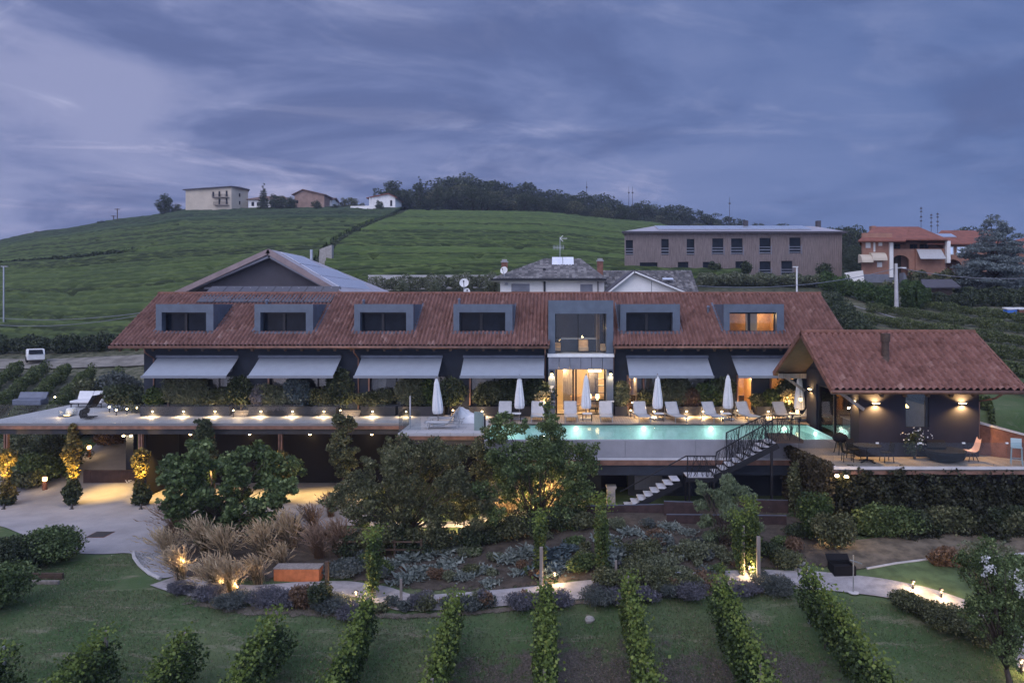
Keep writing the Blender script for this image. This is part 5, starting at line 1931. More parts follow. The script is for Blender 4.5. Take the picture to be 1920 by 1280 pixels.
for x_, d_, t_ in ((1592, 175, 415), (1604, 168, 418), (1588, 150, 450), (1604, 146, 456), (1595, 138, 470), (1612, 150, 440)):
    far_tree('broad', x_, d_, t_, k, 1.0, 'bluish dark tree in the gap between the slatted building and the villa', None)['group'] = 'trees in the gap beside the villa'
    k += 1
for x_, t_ in ((1505, 422), (1540, 424), (1570, 422), (1810, 420), (1850, 424)):
    far_tree('broad', x_, 230, t_, k, 1.2, 'dark tree peeping over the roofs on the right', None)['group'] = 'trees behind the right hand roofs'
    k += 1
cf = far_tree_proto('conifer', 6)
cu = []
for x_, d_, t_, w_, lb in ((787, 262, 326, .95, 'tallest pointed conifer left of the wooded summit'), (820, 255, 336, 1.15, 'broad dark conifer just right of the tallest pointed one'), (494, 244, 340, 1.1, 'spreading fir rising behind the white hilltop farmhouse'), (703, 258, 350, .9, 'small fir behind the orange roof of the hilltop villa')):
    p = gp(x_, d_)
    s = max(2, Z(t_, d_) - p.z) / 12.6
    place(cf, cu, p - Vector((0, 0, .2)), x_, (s * w_, s * w_, s), lb)

# masts on the skyline
for px, d_, top, lb in ((1100, 330, 340, 'short lattice mast above the trees right of the summit'), (1179, 330, 350, 'thinner of the two masts standing close together'), (1186, 330, 350, 'thicker of the two masts standing close together'), (1368, 300, 370, 'tall thin mast on the skyline above the slatted building'),
                        (1727, 300, 387, 'tallest of the three lattice masts behind the villa'), (1746, 300, 400, 'middle lattice mast behind the villa'), (1758, 300, 398, 'right lattice mast behind the villa')):
    p = gp(px, d_)
    t = thing('radio_mast', lb, 'mast', p)
    m = MB()
    zt = Z(top, d_)
    m.tube([p, (p.x, p.y, zt)], [.20, .07], 6)
    m.build('pole', 'slate_panel', t)
    for f in (.72, .80, .90, .96) if px > 1700 else (.86,):
        zz = p.z + (zt - p.z) * f
        MB().box(p.x - .38, p.x + .38, p.y - .2, p.y + .2, zz - .28, zz + .28).build('antenna', 'slate_panel', t)
for px, d_, top, lb in ((220, 242, 391, 'wooden power pole with crossbar on the left skyline'), (69, 246, 433, 'tiny utility pole on the skyline at the far left'), (213, 252, 404, 'thinner pole just left of the crossbar power pole')):
    p = gp(px, d_)
    t = thing('utility_pole', lb, 'pole', p)
    zt = Z(top, d_)
    MB().tube([p, (p.x, p.y, zt)], .16, 6).build('post', 'wood_dark', t)
    MB().box(p.x - .9, p.x + .9, p.y - .1, p.y + .1, zt - .35, zt - .15).build('crossbar', 'wood_dark', t)

# nearer poles and cables
p = gp(1681, 75)
t = thing('utility_pole', 'pale concrete pole in front of the orange brick villa', 'pole', p)
MB().tube([p, (p.x - .05, p.y, Z(494, 75))], [.22, .15], 10).build('post', 'pale_concrete', t)
MB().box(p.x, p.x + 1.0, p.y - .06, p.y + .06, Z(503, 75), Z(501, 75)).build('bracket', 'white_metal', t)
p = gp(1494, 78)
t = thing('street_lamp', 'slim white street lamp behind the right end of the tiled roof', 'street lamp', p)
MB().tube([p, (p.x, p.y, Z(501, 78))], .09, 8).build('post', 'white_metal', t)
MB().box(p.x - .45, p.x + .12, p.y - .12, p.y + .12, Z(501, 78), Z(499.5, 78)).build('head', 'white_metal', t)
p = gp(7, 88)
t = thing('street_lamp', 'slim grey lamp post on the hillside at the left edge', 'street lamp', p)
MB().tube([p, (p.x, p.y, Z(500, 88))], .09, 8).build('post', 'steel', t)
MB().box(p.x - .3, p.x + .5, p.y - .1, p.y + .1, Z(500, 88), Z(499, 88)).build('head', 'steel', t)


def cable(label, a, b, sag=.5, r=.03):
    a, b = Vector(a), Vector(b)
    o = MB().tube([a + (b - a) * t - Vector((0, 0, sag * 4 * t * (1 - t))) for t in np.linspace(0, 1, 14)], r, 4).build('overhead_cable', 'zinc_panel', loc=a)
    tag(o, label, 'cable')


cable('pale cable running right from the concrete pole past the cedar', at(1683, 501, 75), at(1990, 518, 60), .6)
cable('long cable crossing in front of the slatted building', at(1680, 503, 75), at(1308, 536, 66), .8)
cable('upper cable crossing the left vineyard to the tiled roof', at(-60, 590, 60), at(290, 583, 48), .5, .022)
cable('lower cable across the left vineyard', at(-60, 603, 58), at(288, 586, 48.5), .6, .022)


# blue cedar
def cedar():
    p = gp(1866, 88)
    bl = []
    q = np.random.default_rng(5)
    H = Z(396, 88) - p.z
    for k in range(26):
        f = k / 26
        z = p.z + H * (.10 + .86 * f)
        r = 4.7 * (1 - f) ** .55 * (1 - .35 * max(0, .25 - f) / .25) + .35
        for j in range(max(2, int(7 * (1 - f)) + 2)):
            a = q.uniform(0, 6.28)
            rr = r * q.uniform(.35, .95)
            bl.append((p.x + math.cos(a) * rr, p.y + math.sin(a) * rr, z - rr * .10 + q.normal(0, .15), r * .34, r * .34, .30))
    tree('blue_cedar', 'big blue grey cedar with layered drooping branches', 'tree', p, bl, 36000, .24, 'leaf_cedar', .3, .5, shell=.4)


cedar()

# garden shed, hedges, hives and the slope in front of the villa
d = 83.0
p = gp(1758, d)
t = thing('garden_shed', 'dark wooden shed with sloping roof on the slope below the villa', 'shed', p)
MB().box(X(1735, d), X(1785, d), d, d + 3, p.z - 1, Z(537, d)).build('wall', 'wood_dark', t)
MB().slab((X(1723, d), d - .8, Z(539, d)), (X(1795, d), d - .8, Z(538, d)), (X(1790, d + 3), d + 3.6, Z(523, d + 3)), (X(1732, d + 3), d + 3.6, Z(523, d + 3)), .15).build('roof', 'slate_panel', t)
MB().box(X(1718, d), X(1735, d), d - .6, d + 1, Z(552, d), Z(541, d)).build('lean_to', 'blue_shell', t)
hedge('hedge', 'tall clipped hedge above the shed, below the villa', [gp(p, 90) + Vector((0, 0, -.4)) for p in range(1705, 1830, 15)], 2.0, 2.9, 7000, .3, 'leaf_olive')
hedge('hedge', 'dark hedge running under the cedar to the right edge', [gp(p, 84) + Vector((0, 0, -.2)) for p in range(1795, 2000, 20)], 2.0, 1.6, 6000, .3, 'leaf_dark')
hedge('hedge', 'clipped green hedge along the lane left of the concrete pole', [gp(p, d_) for p, d_ in ((1545, 90), (1580, 86), (1620, 82), (1665, 78), (1676, 77))], 1.8, 2.3, 9000, .25, 'leaf_field')
hedge('hedge', 'clipped hedge stepping down right of the concrete pole', [gp(p, d_) for p, d_ in ((1692, 79), (1720, 78), (1745, 77.5))], 2.2, 2.9, 6000, .25, 'leaf_field')
hedge('hedge', 'dark scrub below the slatted building', [gp(p, 92) for p in range(1310, 1560, 25)], 3.0, 1.7, 9000, .3, 'leaf_grassy')
hedge('hedge', 'dark hedge block behind the beehives', [gp(p, 79.5) for p in range(1735, 1960, 20)], 1.8, 1.5, 9000, .24, 'leaf_dark')
hedge('hedge', 'scrub beside the right hand end of the tiled roof', [gp(1555, 78), gp(1575, 72), gp(1600, 66), gp(1622, 62)], 2.6, 2.0, 9000, .25, 'leaf_dark')
for a, b, dd, lb in ((1545, 505, 100, 'small dark bush at the right corner of the slatted building'), (1340, 515, 100, 'slender bush in front of the left lower balconies'), (1400, 520, 101, 'thin shrub under the middle of the slatted building')):
    bush('shrub', lb, 'shrub', gp(a, dd), 2.6 if a > 1500 else 1.5, 2.4, 1500, .25, 'leaf_dark')
bush('shrub', 'rounded olive bush on a stem beside the concrete pole', 'shrub', gp(1664, 80), 2.6, 2.9, 3000, .22, 'leaf_olive')
for a, lb in ((755, 'young bare looking shrub before the concrete retaining wall'), (812, 'second thin shrub before the retaining wall'), (920, 'shrub at the right end of the retaining wall')):
    bush('shrub', lb, 'shrub', gp(a, 84) + Vector((0, 0, .5)), 1.5, 2.6, 1200, .2, 'leaf_grassy')
d = 66.0
for px, w_, col, lb in ((1898, 18, 'blue_paint', 'bright blue beehive with white lid beside the vineyard'), (1918, 14, 'corten', 'rust brown beehive with white lid at the right edge')):
    p = on(px, 594)
    d = p.y
    t = thing('beehive', lb, 'beehive', p)
    z0 = Z(592, d)
    MB().box(X(px - w_ / 2, d), X(px + w_ / 2, d), d, d + .7, z0, Z(580, d)).build('body', col, t)
    MB().slab((X(px - w_ / 2, d) - .05, d - .1, Z(579, d)), (X(px + w_ / 2, d) + .05, d - .1, Z(578, d)), (X(px + w_ / 2, d) + .05, d + .8, Z(576, d)), (X(px - w_ / 2, d) - .05, d + .8, Z(576, d)), .1).build('lid', 'white_metal', t)
    MB().box(X(px - w_ / 3, d), X(px + w_ / 3, d), d + .1, d + .6, p.z - .1, z0).build('stand', 'wood_dark', t)

# vine rows on the right hand slope, one thing each
VR = [((1700, 79), (1990, 67)), ((1625, 76), (1990, 62.5)), ((1604, 71), (1990, 58)), ((1604, 65.5), (1990, 54)), ((1606, 60.5), (1990, 50.5)), ((1620, 55.5), (1990, 47)), ((1740, 49), (1990, 43))]
names_ = ['topmost', 'second', 'third', 'fourth', 'fifth', 'sixth', 'lowest']
for (a, b), nm in zip(VR, names_):
    pts = [gp(a[0] + (b[0] - a[0]) * f, a[1] + (b[1] - a[1]) * f) for f in np.linspace(0, 1, 14)]
    hedge('vine_row', nm + ' vine row, counted downhill, on the slope right of the small tiled pavilion', pts, .75, 1.1, 9000, .16, 'leaf_row', 'vine row', 'vine rows on the right slope')
VL = [((-120, 50), (40, 66)), ((-60, 49), (88, 66)), ((0, 49), (128, 65)), ((70, 50), (172, 64)), ((130, 51), (225, 63))]
names_ = ['leftmost', 'second', 'middle', 'fourth', 'rightmost']
for (a, b), nm in zip(VL, names_):
    pts = [gp(a[0] + (b[0] - a[0]) * f, a[1] + (b[1] - a[1]) * f) for f in np.linspace(0, 1, 12)]
    hedge('vine_row', nm + ' of the slanting vine rows beyond the left end of the terrace', pts, .9, 1.45, 8000, .18, 'leaf_row', 'vine row', 'vine rows left of the terrace')


# small white car on the field road
def car():
    t = thing('parked_car', 'small white car parked on the field road at far left', 'car', (0, 0, 0))
    MB().prism([(-1.7, .3), (1.7, .3), (1.75, .75), (1.2, .88), (.75, 1.42), (-1.25, 1.45), (-1.72, .9)], -.8, .8).build('body', 'white_metal', t, bevel=.08)
    MB().prism([(-1.35, .9), (.95, .9), (.68, 1.33), (-1.2, 1.35)], -.815, -.803).build('window', 'dark_glass', t)
    MB().poly([(-1.79, -.65, .95), (-1.79, .65, .95), (-1.34, .6, 1.40), (-1.34, -.6, 1.40)]).build('windscreen', 'dark_glass', t)
    for sx in (-1.05, 1.1):
        for sy in (-.82, .66):
            MB().tube([(sx, sy, .32), (sx, sy + .18, .32)], .31, 14).build('wheel', 'tyre', t)
    t.location = gp(66, 71.0) + Vector((0, 0, .1))
    t.scale = (.9, .9, .9)
    t.rotation_euler = (0, 0, R(128))


car()

# ------------------------------------------------------------------ terrace over the undercroft
def deck_material(name, ca, cb, bw, bh, joint=0.012):
    m, g, o = newmat(name)
    tc = g.n('ShaderNodeTexCoord')
    br = g.n('ShaderNodeTexBrick', {'Vector': tc.outputs['Object'], 'Scale': 1.0, 'Mortar Size': joint, 'Brick Width': bw, 'Row Height': bh, 'Bias': 0.0})
    br.inputs['Color1'].default_value = (*ca, 1)
    br.inputs['Color2'].default_value = (*cb, 1)
    br.inputs['Mortar'].default_value = (ca[0] * .45, ca[1] * .45, ca[2] * .45, 1)
    nz = g.n('ShaderNodeTexNoise', {'Vector': tc.outputs['Object'], 'Scale': 1.3, 'Detail': 7.0, 'Roughness': .65})
    c = g.mix(g.m('MULTIPLY', g.sstep(nz.outputs[0], .45, .75), .35), br.outputs[0], tuple(c * .6 for c in ca))
    b = g.n('ShaderNodeBsdfPrincipled', {'Base Color': c, 'Roughness': .6})
    b.inputs['Specular IOR Level'].default_value = .35
    g.t.links.new(b.outputs[0], o.inputs[0])


deck_material('terrace_paving', (.43, .42, .43), (.48, .465, .47), 1.2, .6, .010)
deck_material('deck_boards', (.33, .265, .215), (.42, .34, .27), .14, 2.6, .008)
DXL, DF0 = -32.3, 40.4
PXL, PXR, PF = -8.1, -3.7, 37.2
PW0, PW1, PD0, PD1 = -3.5, 14.0, 36.0, 40.1


def terrace():
    t = thing('terrace', 'long paved terrace on copper posts over a dark carport', 'terrace', (-18, DF0, 0))
    sb = MB()
    zb = ZD - .04
    sb.box(DXL, PXL, DF0, HW - .004, zb - .3, ZD)
    sb.box(DXL, WXL - .003, HW - .004, 50, zb - .3, ZD)
    sb.box(PXL, PXR, PF, HW - .004, zb - .3, ZD)
    sb.build('paving', 'terrace_paving', t)
    sb = MB()
    sb.box(PXR, PW1 + .2, PD1, HW - .004, zb - .3, ZD).box(PW1 + .2, 22, 40.65, HW - .004, zb - .3, ZD)
    sb.build('boarded_deck', 'deck_boards', t)
    # edge: shadow gap, copper band, dark beam
    e = MB()
    e.box(DXL - .03, PXL - .004, DF0 - .06, DF0 - .003, 4.25, 4.43).box(DXL - .06, DXL - .003, DF0 - .06, 50, 4.25, 4.43)
    e.build('fascia', 'copper', t)
    e = MB()
    e.box(PXL - .003, PXR + .03, PF - .06, PF - .003, 4.25, 4.43).box(PXL - .06, PXL - .003, PF - .06, DF0 - .065, 4.25, 4.43)
    e.build('fascia', 'copper', t)
    b = MB()
    b.box(DXL, PXL, DF0 + .05, DF0 + .3, 3.95, zb - .303).box(PXL + .003, PXR, PF + .05, PF + .3, 3.95, zb - .303)
    b.build('edge_beam', 'dark_concrete', t)
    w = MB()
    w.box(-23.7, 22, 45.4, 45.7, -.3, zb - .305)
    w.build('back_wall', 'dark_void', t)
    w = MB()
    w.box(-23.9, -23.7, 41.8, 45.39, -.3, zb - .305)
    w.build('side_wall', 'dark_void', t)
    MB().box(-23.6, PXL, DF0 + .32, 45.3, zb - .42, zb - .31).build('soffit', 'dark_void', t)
    for px in (12, 137, 264, 398, 526):
        x = X(px, DF0 + .12)
        m = MB()
        m.box(x - .11, x - .03, DF0 + .05, DF0 + .22, gz(x, DF0), 3.95).box(x + .03, x + .11, DF0 + .05, DF0 + .22, gz(x, DF0), 3.95)
        m.build('post', 'copper', t)
    for px in (357, 468, 581, 697, 800):
        x = X(px, 45.2)
        lm = MB().lathe((x, 45.2, 3.16), [(.02, .12), (.16, .02), (.17, 0)], 12).build('ceiling_lamp', 'black_metal', t)
        MB().lathe((x, 45.2, 3.10), [(.03, -.05), (.085, 0), (.03, .05)], 10).build('bulb', 'lamp_strong', lm)
        lamp(lm, (x, 44.9, 3.05), 5)
    for px in (190, 300, 400, 500, 590, 690):
        x = X(px, 41.9)
        lm = MB().lathe((x, 41.9, 3.9), [(.07, -.14), (.07, .05)], 10).build('downlight', 'black_metal', t)
        lamp(lm, (x, 41.9, 3.74), 1700, 'SPOT', aim=(.0, .08, -1), spot=66, blend=1.0, col=(1, .60, .16))
    return t


terrace()


# ------------------------------------------------------------------ swimming pool
def water_material():
    m, g, o = newmat('pool_water')
    tc = g.n('ShaderNodeTexCoord')
    nz = g.n('ShaderNodeTexNoise', {'Vector': tc.outputs['Object'], 'Scale': 3.5, 'Detail': 3.0})
    bp = g.n('ShaderNodeBump', {'Height': nz.outputs[0], 'Strength': .08, 'Distance': .05})
    t = g.n('ShaderNodeBsdfTransparent', {'Color': (.84, .96, .94, 1)})
    gl = g.n('ShaderNodeBsdfGlossy', {'Color': (1, 1, 1, 1), 'Roughness': .03, 'Normal': bp.outputs[0]})
    f = g.n('ShaderNodeFresnel', {'IOR': 1.12, 'Normal': bp.outputs[0]})
    ms = g.n('ShaderNodeMixShader', {0: g.m('MULTIPLY', f.outputs[0], .7), 1: t.outputs[0], 2: gl.outputs[0]})
    g.t.links.new(ms.outputs[0], o.inputs[0])


water_material()


def pool():
    t = thing('swimming_pool', 'long lit turquoise infinity pool with pale concrete front wall', 'swimming pool', ((PW0 + PW1) / 2, PD0, 3))
    zf = 3.35
    b = MB()
    b.poly([(PW0, PD0, zf), (PW1, PD0, zf), (PW1, PD1 - .004, zf), (PW0, PD1 - .004, zf)])
    b.poly([(PW0, PD1 - .004, zf), (PW1, PD1 - .004, zf), (PW1, PD1 - .004, ZD - .02), (PW0, PD1 - .004, ZD - .02)])
    b.poly([(PW0, PD0, zf), (PW0, PD1, zf), (PW0, PD1, ZD - .02), (PW0, PD0, ZD - .05)])
    b.poly([(PW1, PD0, zf), (PW1, PD1, zf), (PW1, PD1, ZD - .02), (PW1, PD0, ZD - .05)])
    b.poly([(PW0, PD0 + .003, zf), (PW1, PD0 + .003, zf), (PW1, PD0 + .003, ZD - .1), (PW0, PD0 + .003, ZD - .1)])
    b.build('basin', 'pool_tile', t)
    w = MB().poly([(PW0, PD0 - .02, ZD - .075), (PW1, PD0 - .02, ZD - .075), (PW1, PD1, ZD - .075), (PW0, PD1, ZD - .075)]).build('water', 'pool_water', t)
    w['kind'] = 'structure'
    MB().box(PW0, PW1, PD1 - .10, PD1 - .006, ZD - .045, ZD + .012).build('grating', 'black_metal', t)
    f = MB()
    n = 5
    for k in range(n):
        a, b_ = PW0 + (PW1 - PW0) * k / n, PW0 + (PW1 - PW0) * (k + 1) / n - .012
        f.box(a, b_, PD0 - .32, PD0 - .03, 3.62, ZD - .09)
    f.build('front_wall', 'pool_wall', t)
    MB().box(PW0 - .3, 11.9, PD0 - .75, PD0 - .325, 3.52, 3.62).build('overflow_ledge', 'pale_concrete', t)
    MB().box(PW0 - .3, 11.9, PD0 - .80, PD0 - .753, 3.36, 3.60).build('copper_band', 'copper', t)
    MB().box(PW0 - .3, 11.9, PD0 - .70, PD0 - .1, 2.85, 3.355).build('edge_beam', 'dark_plaster', t)
    for px in (955, 1080, 1207, 1333, 1470):
        x = X(px, PD1)
        c = (x, PD1 - .03, 4.32)
        d = MB().tube([(x, PD1 - .06, 4.33), (x, PD1 - .008, 4.33)], .10, 12).build('pool_light', 'lamp_pool', t)
        lamp(d, (x, PD1 - .35, 4.12), 12, col=(.72, 1.0, .90), rad=.25)
    d = MB().tube([(PW1 - .06, 38.6, 4.30), (PW1 - .008, 38.6, 4.30)], .10, 12).build('pool_light', 'lamp_pool', t)
    lamp(d, (PW1 - .4, 38.6, 4.1), 14, col=(.70, 1.0, .93), rad=.15)
    return t


pool()


def lower_building():
    """rooms under the pool: dark wall with a shuttered window and a recess"""
    t = thing('basement_wall', 'dark basement wall under the pool with a grey shuttered window', 'wall', (5, 37.5, 0))
    w = MB()
    d = 37.2
    wall_open(w, PXR - .2, 12.0, -.3, 3.34, d, d + .3, [(X(1127, d), X(1178, d), 0.3, Z(888, d))])
    w.build('wall', 'dark_plaster', t)
    MB().box(X(1120, d), X(1182, d), d + 1.8, d + 1.9, 0, 3.2).build('recess', 'dark_void', t)
    s = MB()
    for k in range(9):
        a = X(1190, d) + k * .158
        s.box(a, a + .15, d - .06, d - .003, Z(917, d), Z(891, d))
    s.build('shutter', 'seam_metal', t)
    p = gp(1146, 35.6)
    b = thing('stone_pedestal', 'pale weathered stone block standing in front of the basement', 'stone block', p)
    MB().prism([(p.x - .22, p.z), (p.x + .22, p.z), (p.x + .20, p.z + .72), (p.x + .26, p.z + .80), (p.x + .26, p.z + .9), (p.x - .24, p.z + .9), (p.x - .24, p.z + .8), (p.x - .19, p.z + .72)], p.y, p.y + .45).build('block', 'stone_block', b, bevel=.02)


lower_building()


# ------------------------------------------------------------------ outside stairs
def staircase():
    t = thing('outdoor_staircase', 'black steel staircase with pale treads and twig patterned railing', 'staircase', (7, 34.6, 1.4))
    y0, y1 = 34.15, 35.15
    up = [(1441 - 12.3 * k, 826 + 7.05 * k) for k in range(9)]
    lo = [(1264 - 12.2 * k, 895.5 + 7.1 * k) for k in range(8)]
    d = 34.65
    pts = []
    for px, py in up:
        pts.append((X(px, d), Z(py, d)))
    lx0, lx1, lz = X(1285, d), X(1338, d), Z(889, d)
    lpts = [(X(px, d), Z(py, d)) for px, py in lo]
    for x, z in pts + lpts:
        MB().box(x - .20, x + .20, y0 + .03, y1 - .03, z - .045, z).build('tread', 'tread_grey', t)
    MB().box(lx0, lx1, y0 + .03, y1 - .03, lz - .045, lz).build('landing', 'tread_grey', t)
    st = MB()
    for yy in (y0, y1):
        st.slab((pts[-1][0] - .25, yy - .02, pts[-1][1] - .12), (pts[0][0] + .25, yy - .02, pts[0][1] - .02), (pts[0][0] + .25, yy + .02, pts[0][1] - .02), (pts[-1][0] - .25, yy + .02, pts[-1][1] - .12), .26)
        st.box(lx0 - .05, lx1 + .05, yy - .019, yy + .019, lz - .26, lz - .05)
        st.slab((lpts[-1][0] - .25, yy - .02, lpts[-1][1] - .12), (lpts[0][0] + .2, yy - .02, lpts[0][1] - .02), (lpts[0][0] + .2, yy + .02, lpts[0][1] - .02), (lpts[-1][0] - .25, yy + .02, lpts[-1][1] - .12), .26)
    for xx in (lx0 + .1, lx1 - .1):
        for yy in (y0, y1):
            st.bar((xx, yy, gz(xx, yy) - .2), (xx, yy, lz - .1), .09)
    st.bar((pts[0][0], y0, gz(pts[0][0], y0) - .2), (pts[0][0], y0, pts[0][1] - .2), .1)
    st.build('stringer', 'black_metal', t)
    tp = MB().box(pts[0][0] + .2, 11.8, y0 - .02, y1 + .9, pts[0][1] - .02, pts[0][1] + .14)
    tp.build('top_platform', 'wood_dark', t)
    q = np.random.default_rng(3)
    for yy, nm in ((y0 - .03, 1), (y1 + .03, 0)):
        r = MB()
        hi = 1.0
        line = [(lpts[-1][0] - .45, lpts[-1][1] + hi - .25), (lx0 - .05, lz + hi), (lx1, lz + hi), (lx1 + .02, lz + hi + .18), (pts[0][0] + .1, pts[0][1] + hi + .12), (11.7, pts[0][1] + hi + .15)]
        if nm == 0:
            line = [(X(1366, d), Z(813, d) - .05), (pts[0][0] - .1, pts[0][1] + hi + .1), (pts[0][0] + .1, pts[0][1] + hi + .12), (11.7, pts[0][1] + hi + .15)]
        for (a, b), (c, e) in zip(line, line[1:]):
            r.bar((a, yy, b), (c, yy, e), .055, .045)
        base = lambda x: float(np.interp(x, [lpts[-1][0], lpts[0][0], lx0, lx1, pts[-1][0], pts[0][0], 11.7], [lpts[-1][1], lpts[0][1], lz, lz, pts[-1][1], pts[0][1], pts[0][1] + .14]))
        top = lambda x: float(np.interp(x, [p[0] for p in line], [p[1] for p in line]))
        hr = r.build('handrail', 'black_metal', t)
        f = MB()
        xs = lx0 if nm else X(1366, d)
        for xx in (lx0, lx1, X(1367, d), pts[0][0], 11.6):
            if xx >= xs - .01:
                f.bar((xx, yy, base(xx) - .05), (xx, yy, top(xx)), .04)
        n = 120 if nm else 80
        for k in range(n):
            xx = q.uniform(xs, 11.6)
            dx = q.normal(0, .32)
            x2 = min(max(xx + dx, xs), 11.65)
            za, zb = base(xx) + .02, top(x2)
            m_ = q.uniform(.3, .7)
            xm = xx + (x2 - xx) * m_ + q.normal(0, .05)
            f.bar((xx, yy, za), (xm, yy, za + (zb - za) * m_), .016)
            f.bar((xm, yy, za + (zb - za) * m_), (x2, yy, zb), .014)
        f.build('railing', 'black_metal', t)
    return t


staircase()


# ------------------------------------------------------------------ pavilion
PT = 4.1                    # its terrace level


def pavilion():
    d0, d1, x0, x1 = 33.6, 40.6, 14.2, 19.8
    ef, er, eb = 32.6, 36.74, 41.4
    rx0, rx1 = X(1562, ef), X(1925, ef)
    ze, zr = Z(733, ef), Z(625, er)
    zeb = Z(700, eb)
    t = thing('pavilion', 'small dark pavilion with red tiled gable roof and glowing wall lamps', 'pavilion', ((x0 + x1) / 2, d0, PT))
    zt = ze + (zr - ze) * (d0 - ef) / (er - ef) - .22
    w = MB()
    zw0, zw1 = Z(801, d0), Z(736, d0)
    wx0, wx1 = X(1697, d0), X(1742, d0)
    wall_open(w, x0, x1, PT, zt, d0, d0 + .3, [(wx0, wx1, zw0, zw1)])
    w.box(x1 - .3, x1, d0 + .3, d1, PT, zt)
    w.box(x0, x1, d1 - .3, d1 - .003, PT, zt)
    zl = Z(738, 34.6)
    w.box(x0 + .003, x0 + .35, d0 + .3, 34.6, PT, zt)
    w.box(x0 + .003, x0 + .35, 39.1, d1 - .3, PT, zt)
    w.box(x0 + .004, x0 + .349, 34.6, 39.1, zl, zt)
    m = MB()
    for xx in (x0 + .02, x1 - .3):
        for dx in (0, .28):
            m.poly([(xx + dx, d0 + .05, zt), (xx + dx, d1 - .05, zt), (xx + dx, er, zr - .3)])
    w.build('wall', 'navy_plaster', t)
    m.build('gable', 'navy_plaster', t)
    # roof
    r = tile_roof('roof', (rx0, ef, ze), (rx1, ef, ze), (0, er - ef, zr - ze), 'clay_tile_warm', t, .30, .345, .12, .08, seg=10)
    tile_roof('rear_roof', (rx1, eb, zeb), (rx0, eb, zeb), (0, er - eb, zr - zeb), 'clay_tile_warm', t, .285, .33, .065, .045, seg=4)
    MB().tube([(rx0 - .05, er, zr + .06), (rx1 + .05, er, zr + .06)], .14, 10).build('ridge_cap', 'corten', r)
    b = MB()
    b.slab((rx0 + .04, ef + .03, ze - .05), (rx1 - .04, ef + .03, ze - .05), (rx1 - .04, er, zr - .05), (rx0 + .04, er, zr - .05), .09)
    b.slab((rx0 + .04, er, zr - .051), (rx1 - .04, er, zr - .051), (rx1 - .04, eb - .03, zeb - .05), (rx0 + .04, eb - .03, zeb - .05), .09)
    b.build('roof_boards', 'wood_dark', t)
    for xx in (rx0 - .02, rx1 + .02):
        v = MB()
        v.slab((xx - .05, ef - .03, ze + .10), (xx + .05, ef - .03, ze + .10), (xx + .05, er, zr + .12), (xx - .05, er, zr + .12), .24)
        v.slab((xx - .05, er, zr + .119), (xx + .05, er, zr + .119), (xx + .05, eb + .03, zeb + .10), (xx - .05, eb + .03, zeb + .10), .24)
        v.build('verge_board', 'corten', t)
    g = MB().tube([(rx0 - .1, ef - .09, ze - .03), (rx1 + .1, ef - .09, ze - .05)], .09, 8)
    g.build('gutter', 'copper', t, smooth=True)
    for dd, zz in ((ef + .5, 0), (eb - .5, 0), (er, 0)):
        zz = (ze + (zr - ze) * (dd - ef) / (er - ef) if dd <= er else zeb + (zr - zeb) * (eb - dd) / (eb - er)) - .34
        MB().box(rx0 + .12, x0 + .4, dd - .11, dd + .11, zz - .15, zz + .12).build('purlin', 'wood_grey', t)
    for dd in (ef + .5, eb - .5):
        zz = (ze + (zr - ze) * (dd - ef) / (er - ef) if dd <= er else zeb + (zr - zeb) * (eb - dd) / (eb - er)) - .45
        MB().bar((rx0 + .55, dd, zz), (x0, dd, zz - .75), .14).build('brace', 'wood_grey', t)
    for k in range(5):
        xx = x0 + .7 + k * (x1 - x0 - 1.4) / 4
        MB().slab((xx - .07, ef + .08, ze - .16), (xx + .07, ef + .08, ze - .16), (xx + .07, d0 + .1, zt - .02), (xx - .07, d0 + .1, zt - .02), .15).build('rafter', 'wood_dark', t)
    # chimney flue
    dd = ef + (er - ef) * .50
    zz = ze + (zr - ze) * .50
    xx = X(1660, dd)
    MB().lathe((xx, dd, zz - .05), [(.26, 0), (.18, .25), (.17, .3), (.17, .95), (.22, .96), (.22, 1.35), (.17, 1.36)], 16).build('chimney', 'wood_dark', t, smooth=False)
    # window with its frame, interior behind
    f = MB()
    f.box(wx0, wx0 + .06, d0 + .05, d0 + .12, zw0, zw1).box(wx1 - .16, wx1, d0 + .05, d0 + .12, zw0, zw1).box(wx0, wx1, d0 + .051, d0 + .119, zw1 - .05, zw1)
    wf = f.build('window_frame', 'black_metal', t)
    MB().box(wx0, wx1, d0 + .08, d0 + .09, zw0, zw1).build('pane', 'room_glass', wf)
    # glazed side: posts and panes between the two pillars
    s = MB()
    for yy in (34.66, 36.9, 39.04):
        s.box(x0 + .1, x0 + .22, yy - .06, yy + .06, PT, zl)
    s.box(x0 + .101, x0 + .219, 34.6, 39.1, zl - .1, zl - .003)
    gd = s.build('sliding_door', 'black_metal', t)
    MB().box(x0 + .15, x0 + .165, 34.6, 39.1, PT, zl - .1).build('pane', 'room_glass', gd)
    # interior: sideboards, a pale counter, hanging lamps
    c = MB()
    c.box(x0 + 1.6, x0 + 2.3, 35.2, 39.5, PT, PT + .95).box(x1 - .9, x1 - .35, 34.5, 40, PT, PT + 2.0)
    c.build('counter', 'grey_fabric', t)
    MB().box(x0 + 1.5, x0 + 2.4, 35.1, 39.6, PT + .953, PT + 1.0).build('counter_top', 'white_metal', t)
    for yy, xx in ((35.6, x0 + 1.9), (37.3, x0 + 1.9), (36.2, x0 + 3.4)):
        l = MB().lathe((xx, yy, PT + 1.95), [(.03, .2), (.17, .05), (.19, 0)], 14).build('pendant_lamp', 'lamp_warm', t)
        MB().tube([(xx, yy, PT + 2.15), (xx, yy, zt)], .012, 5).build('cord', 'black_metal', l)
        lamp(l, (xx, yy, PT + 1.85), 6, rad=.12)
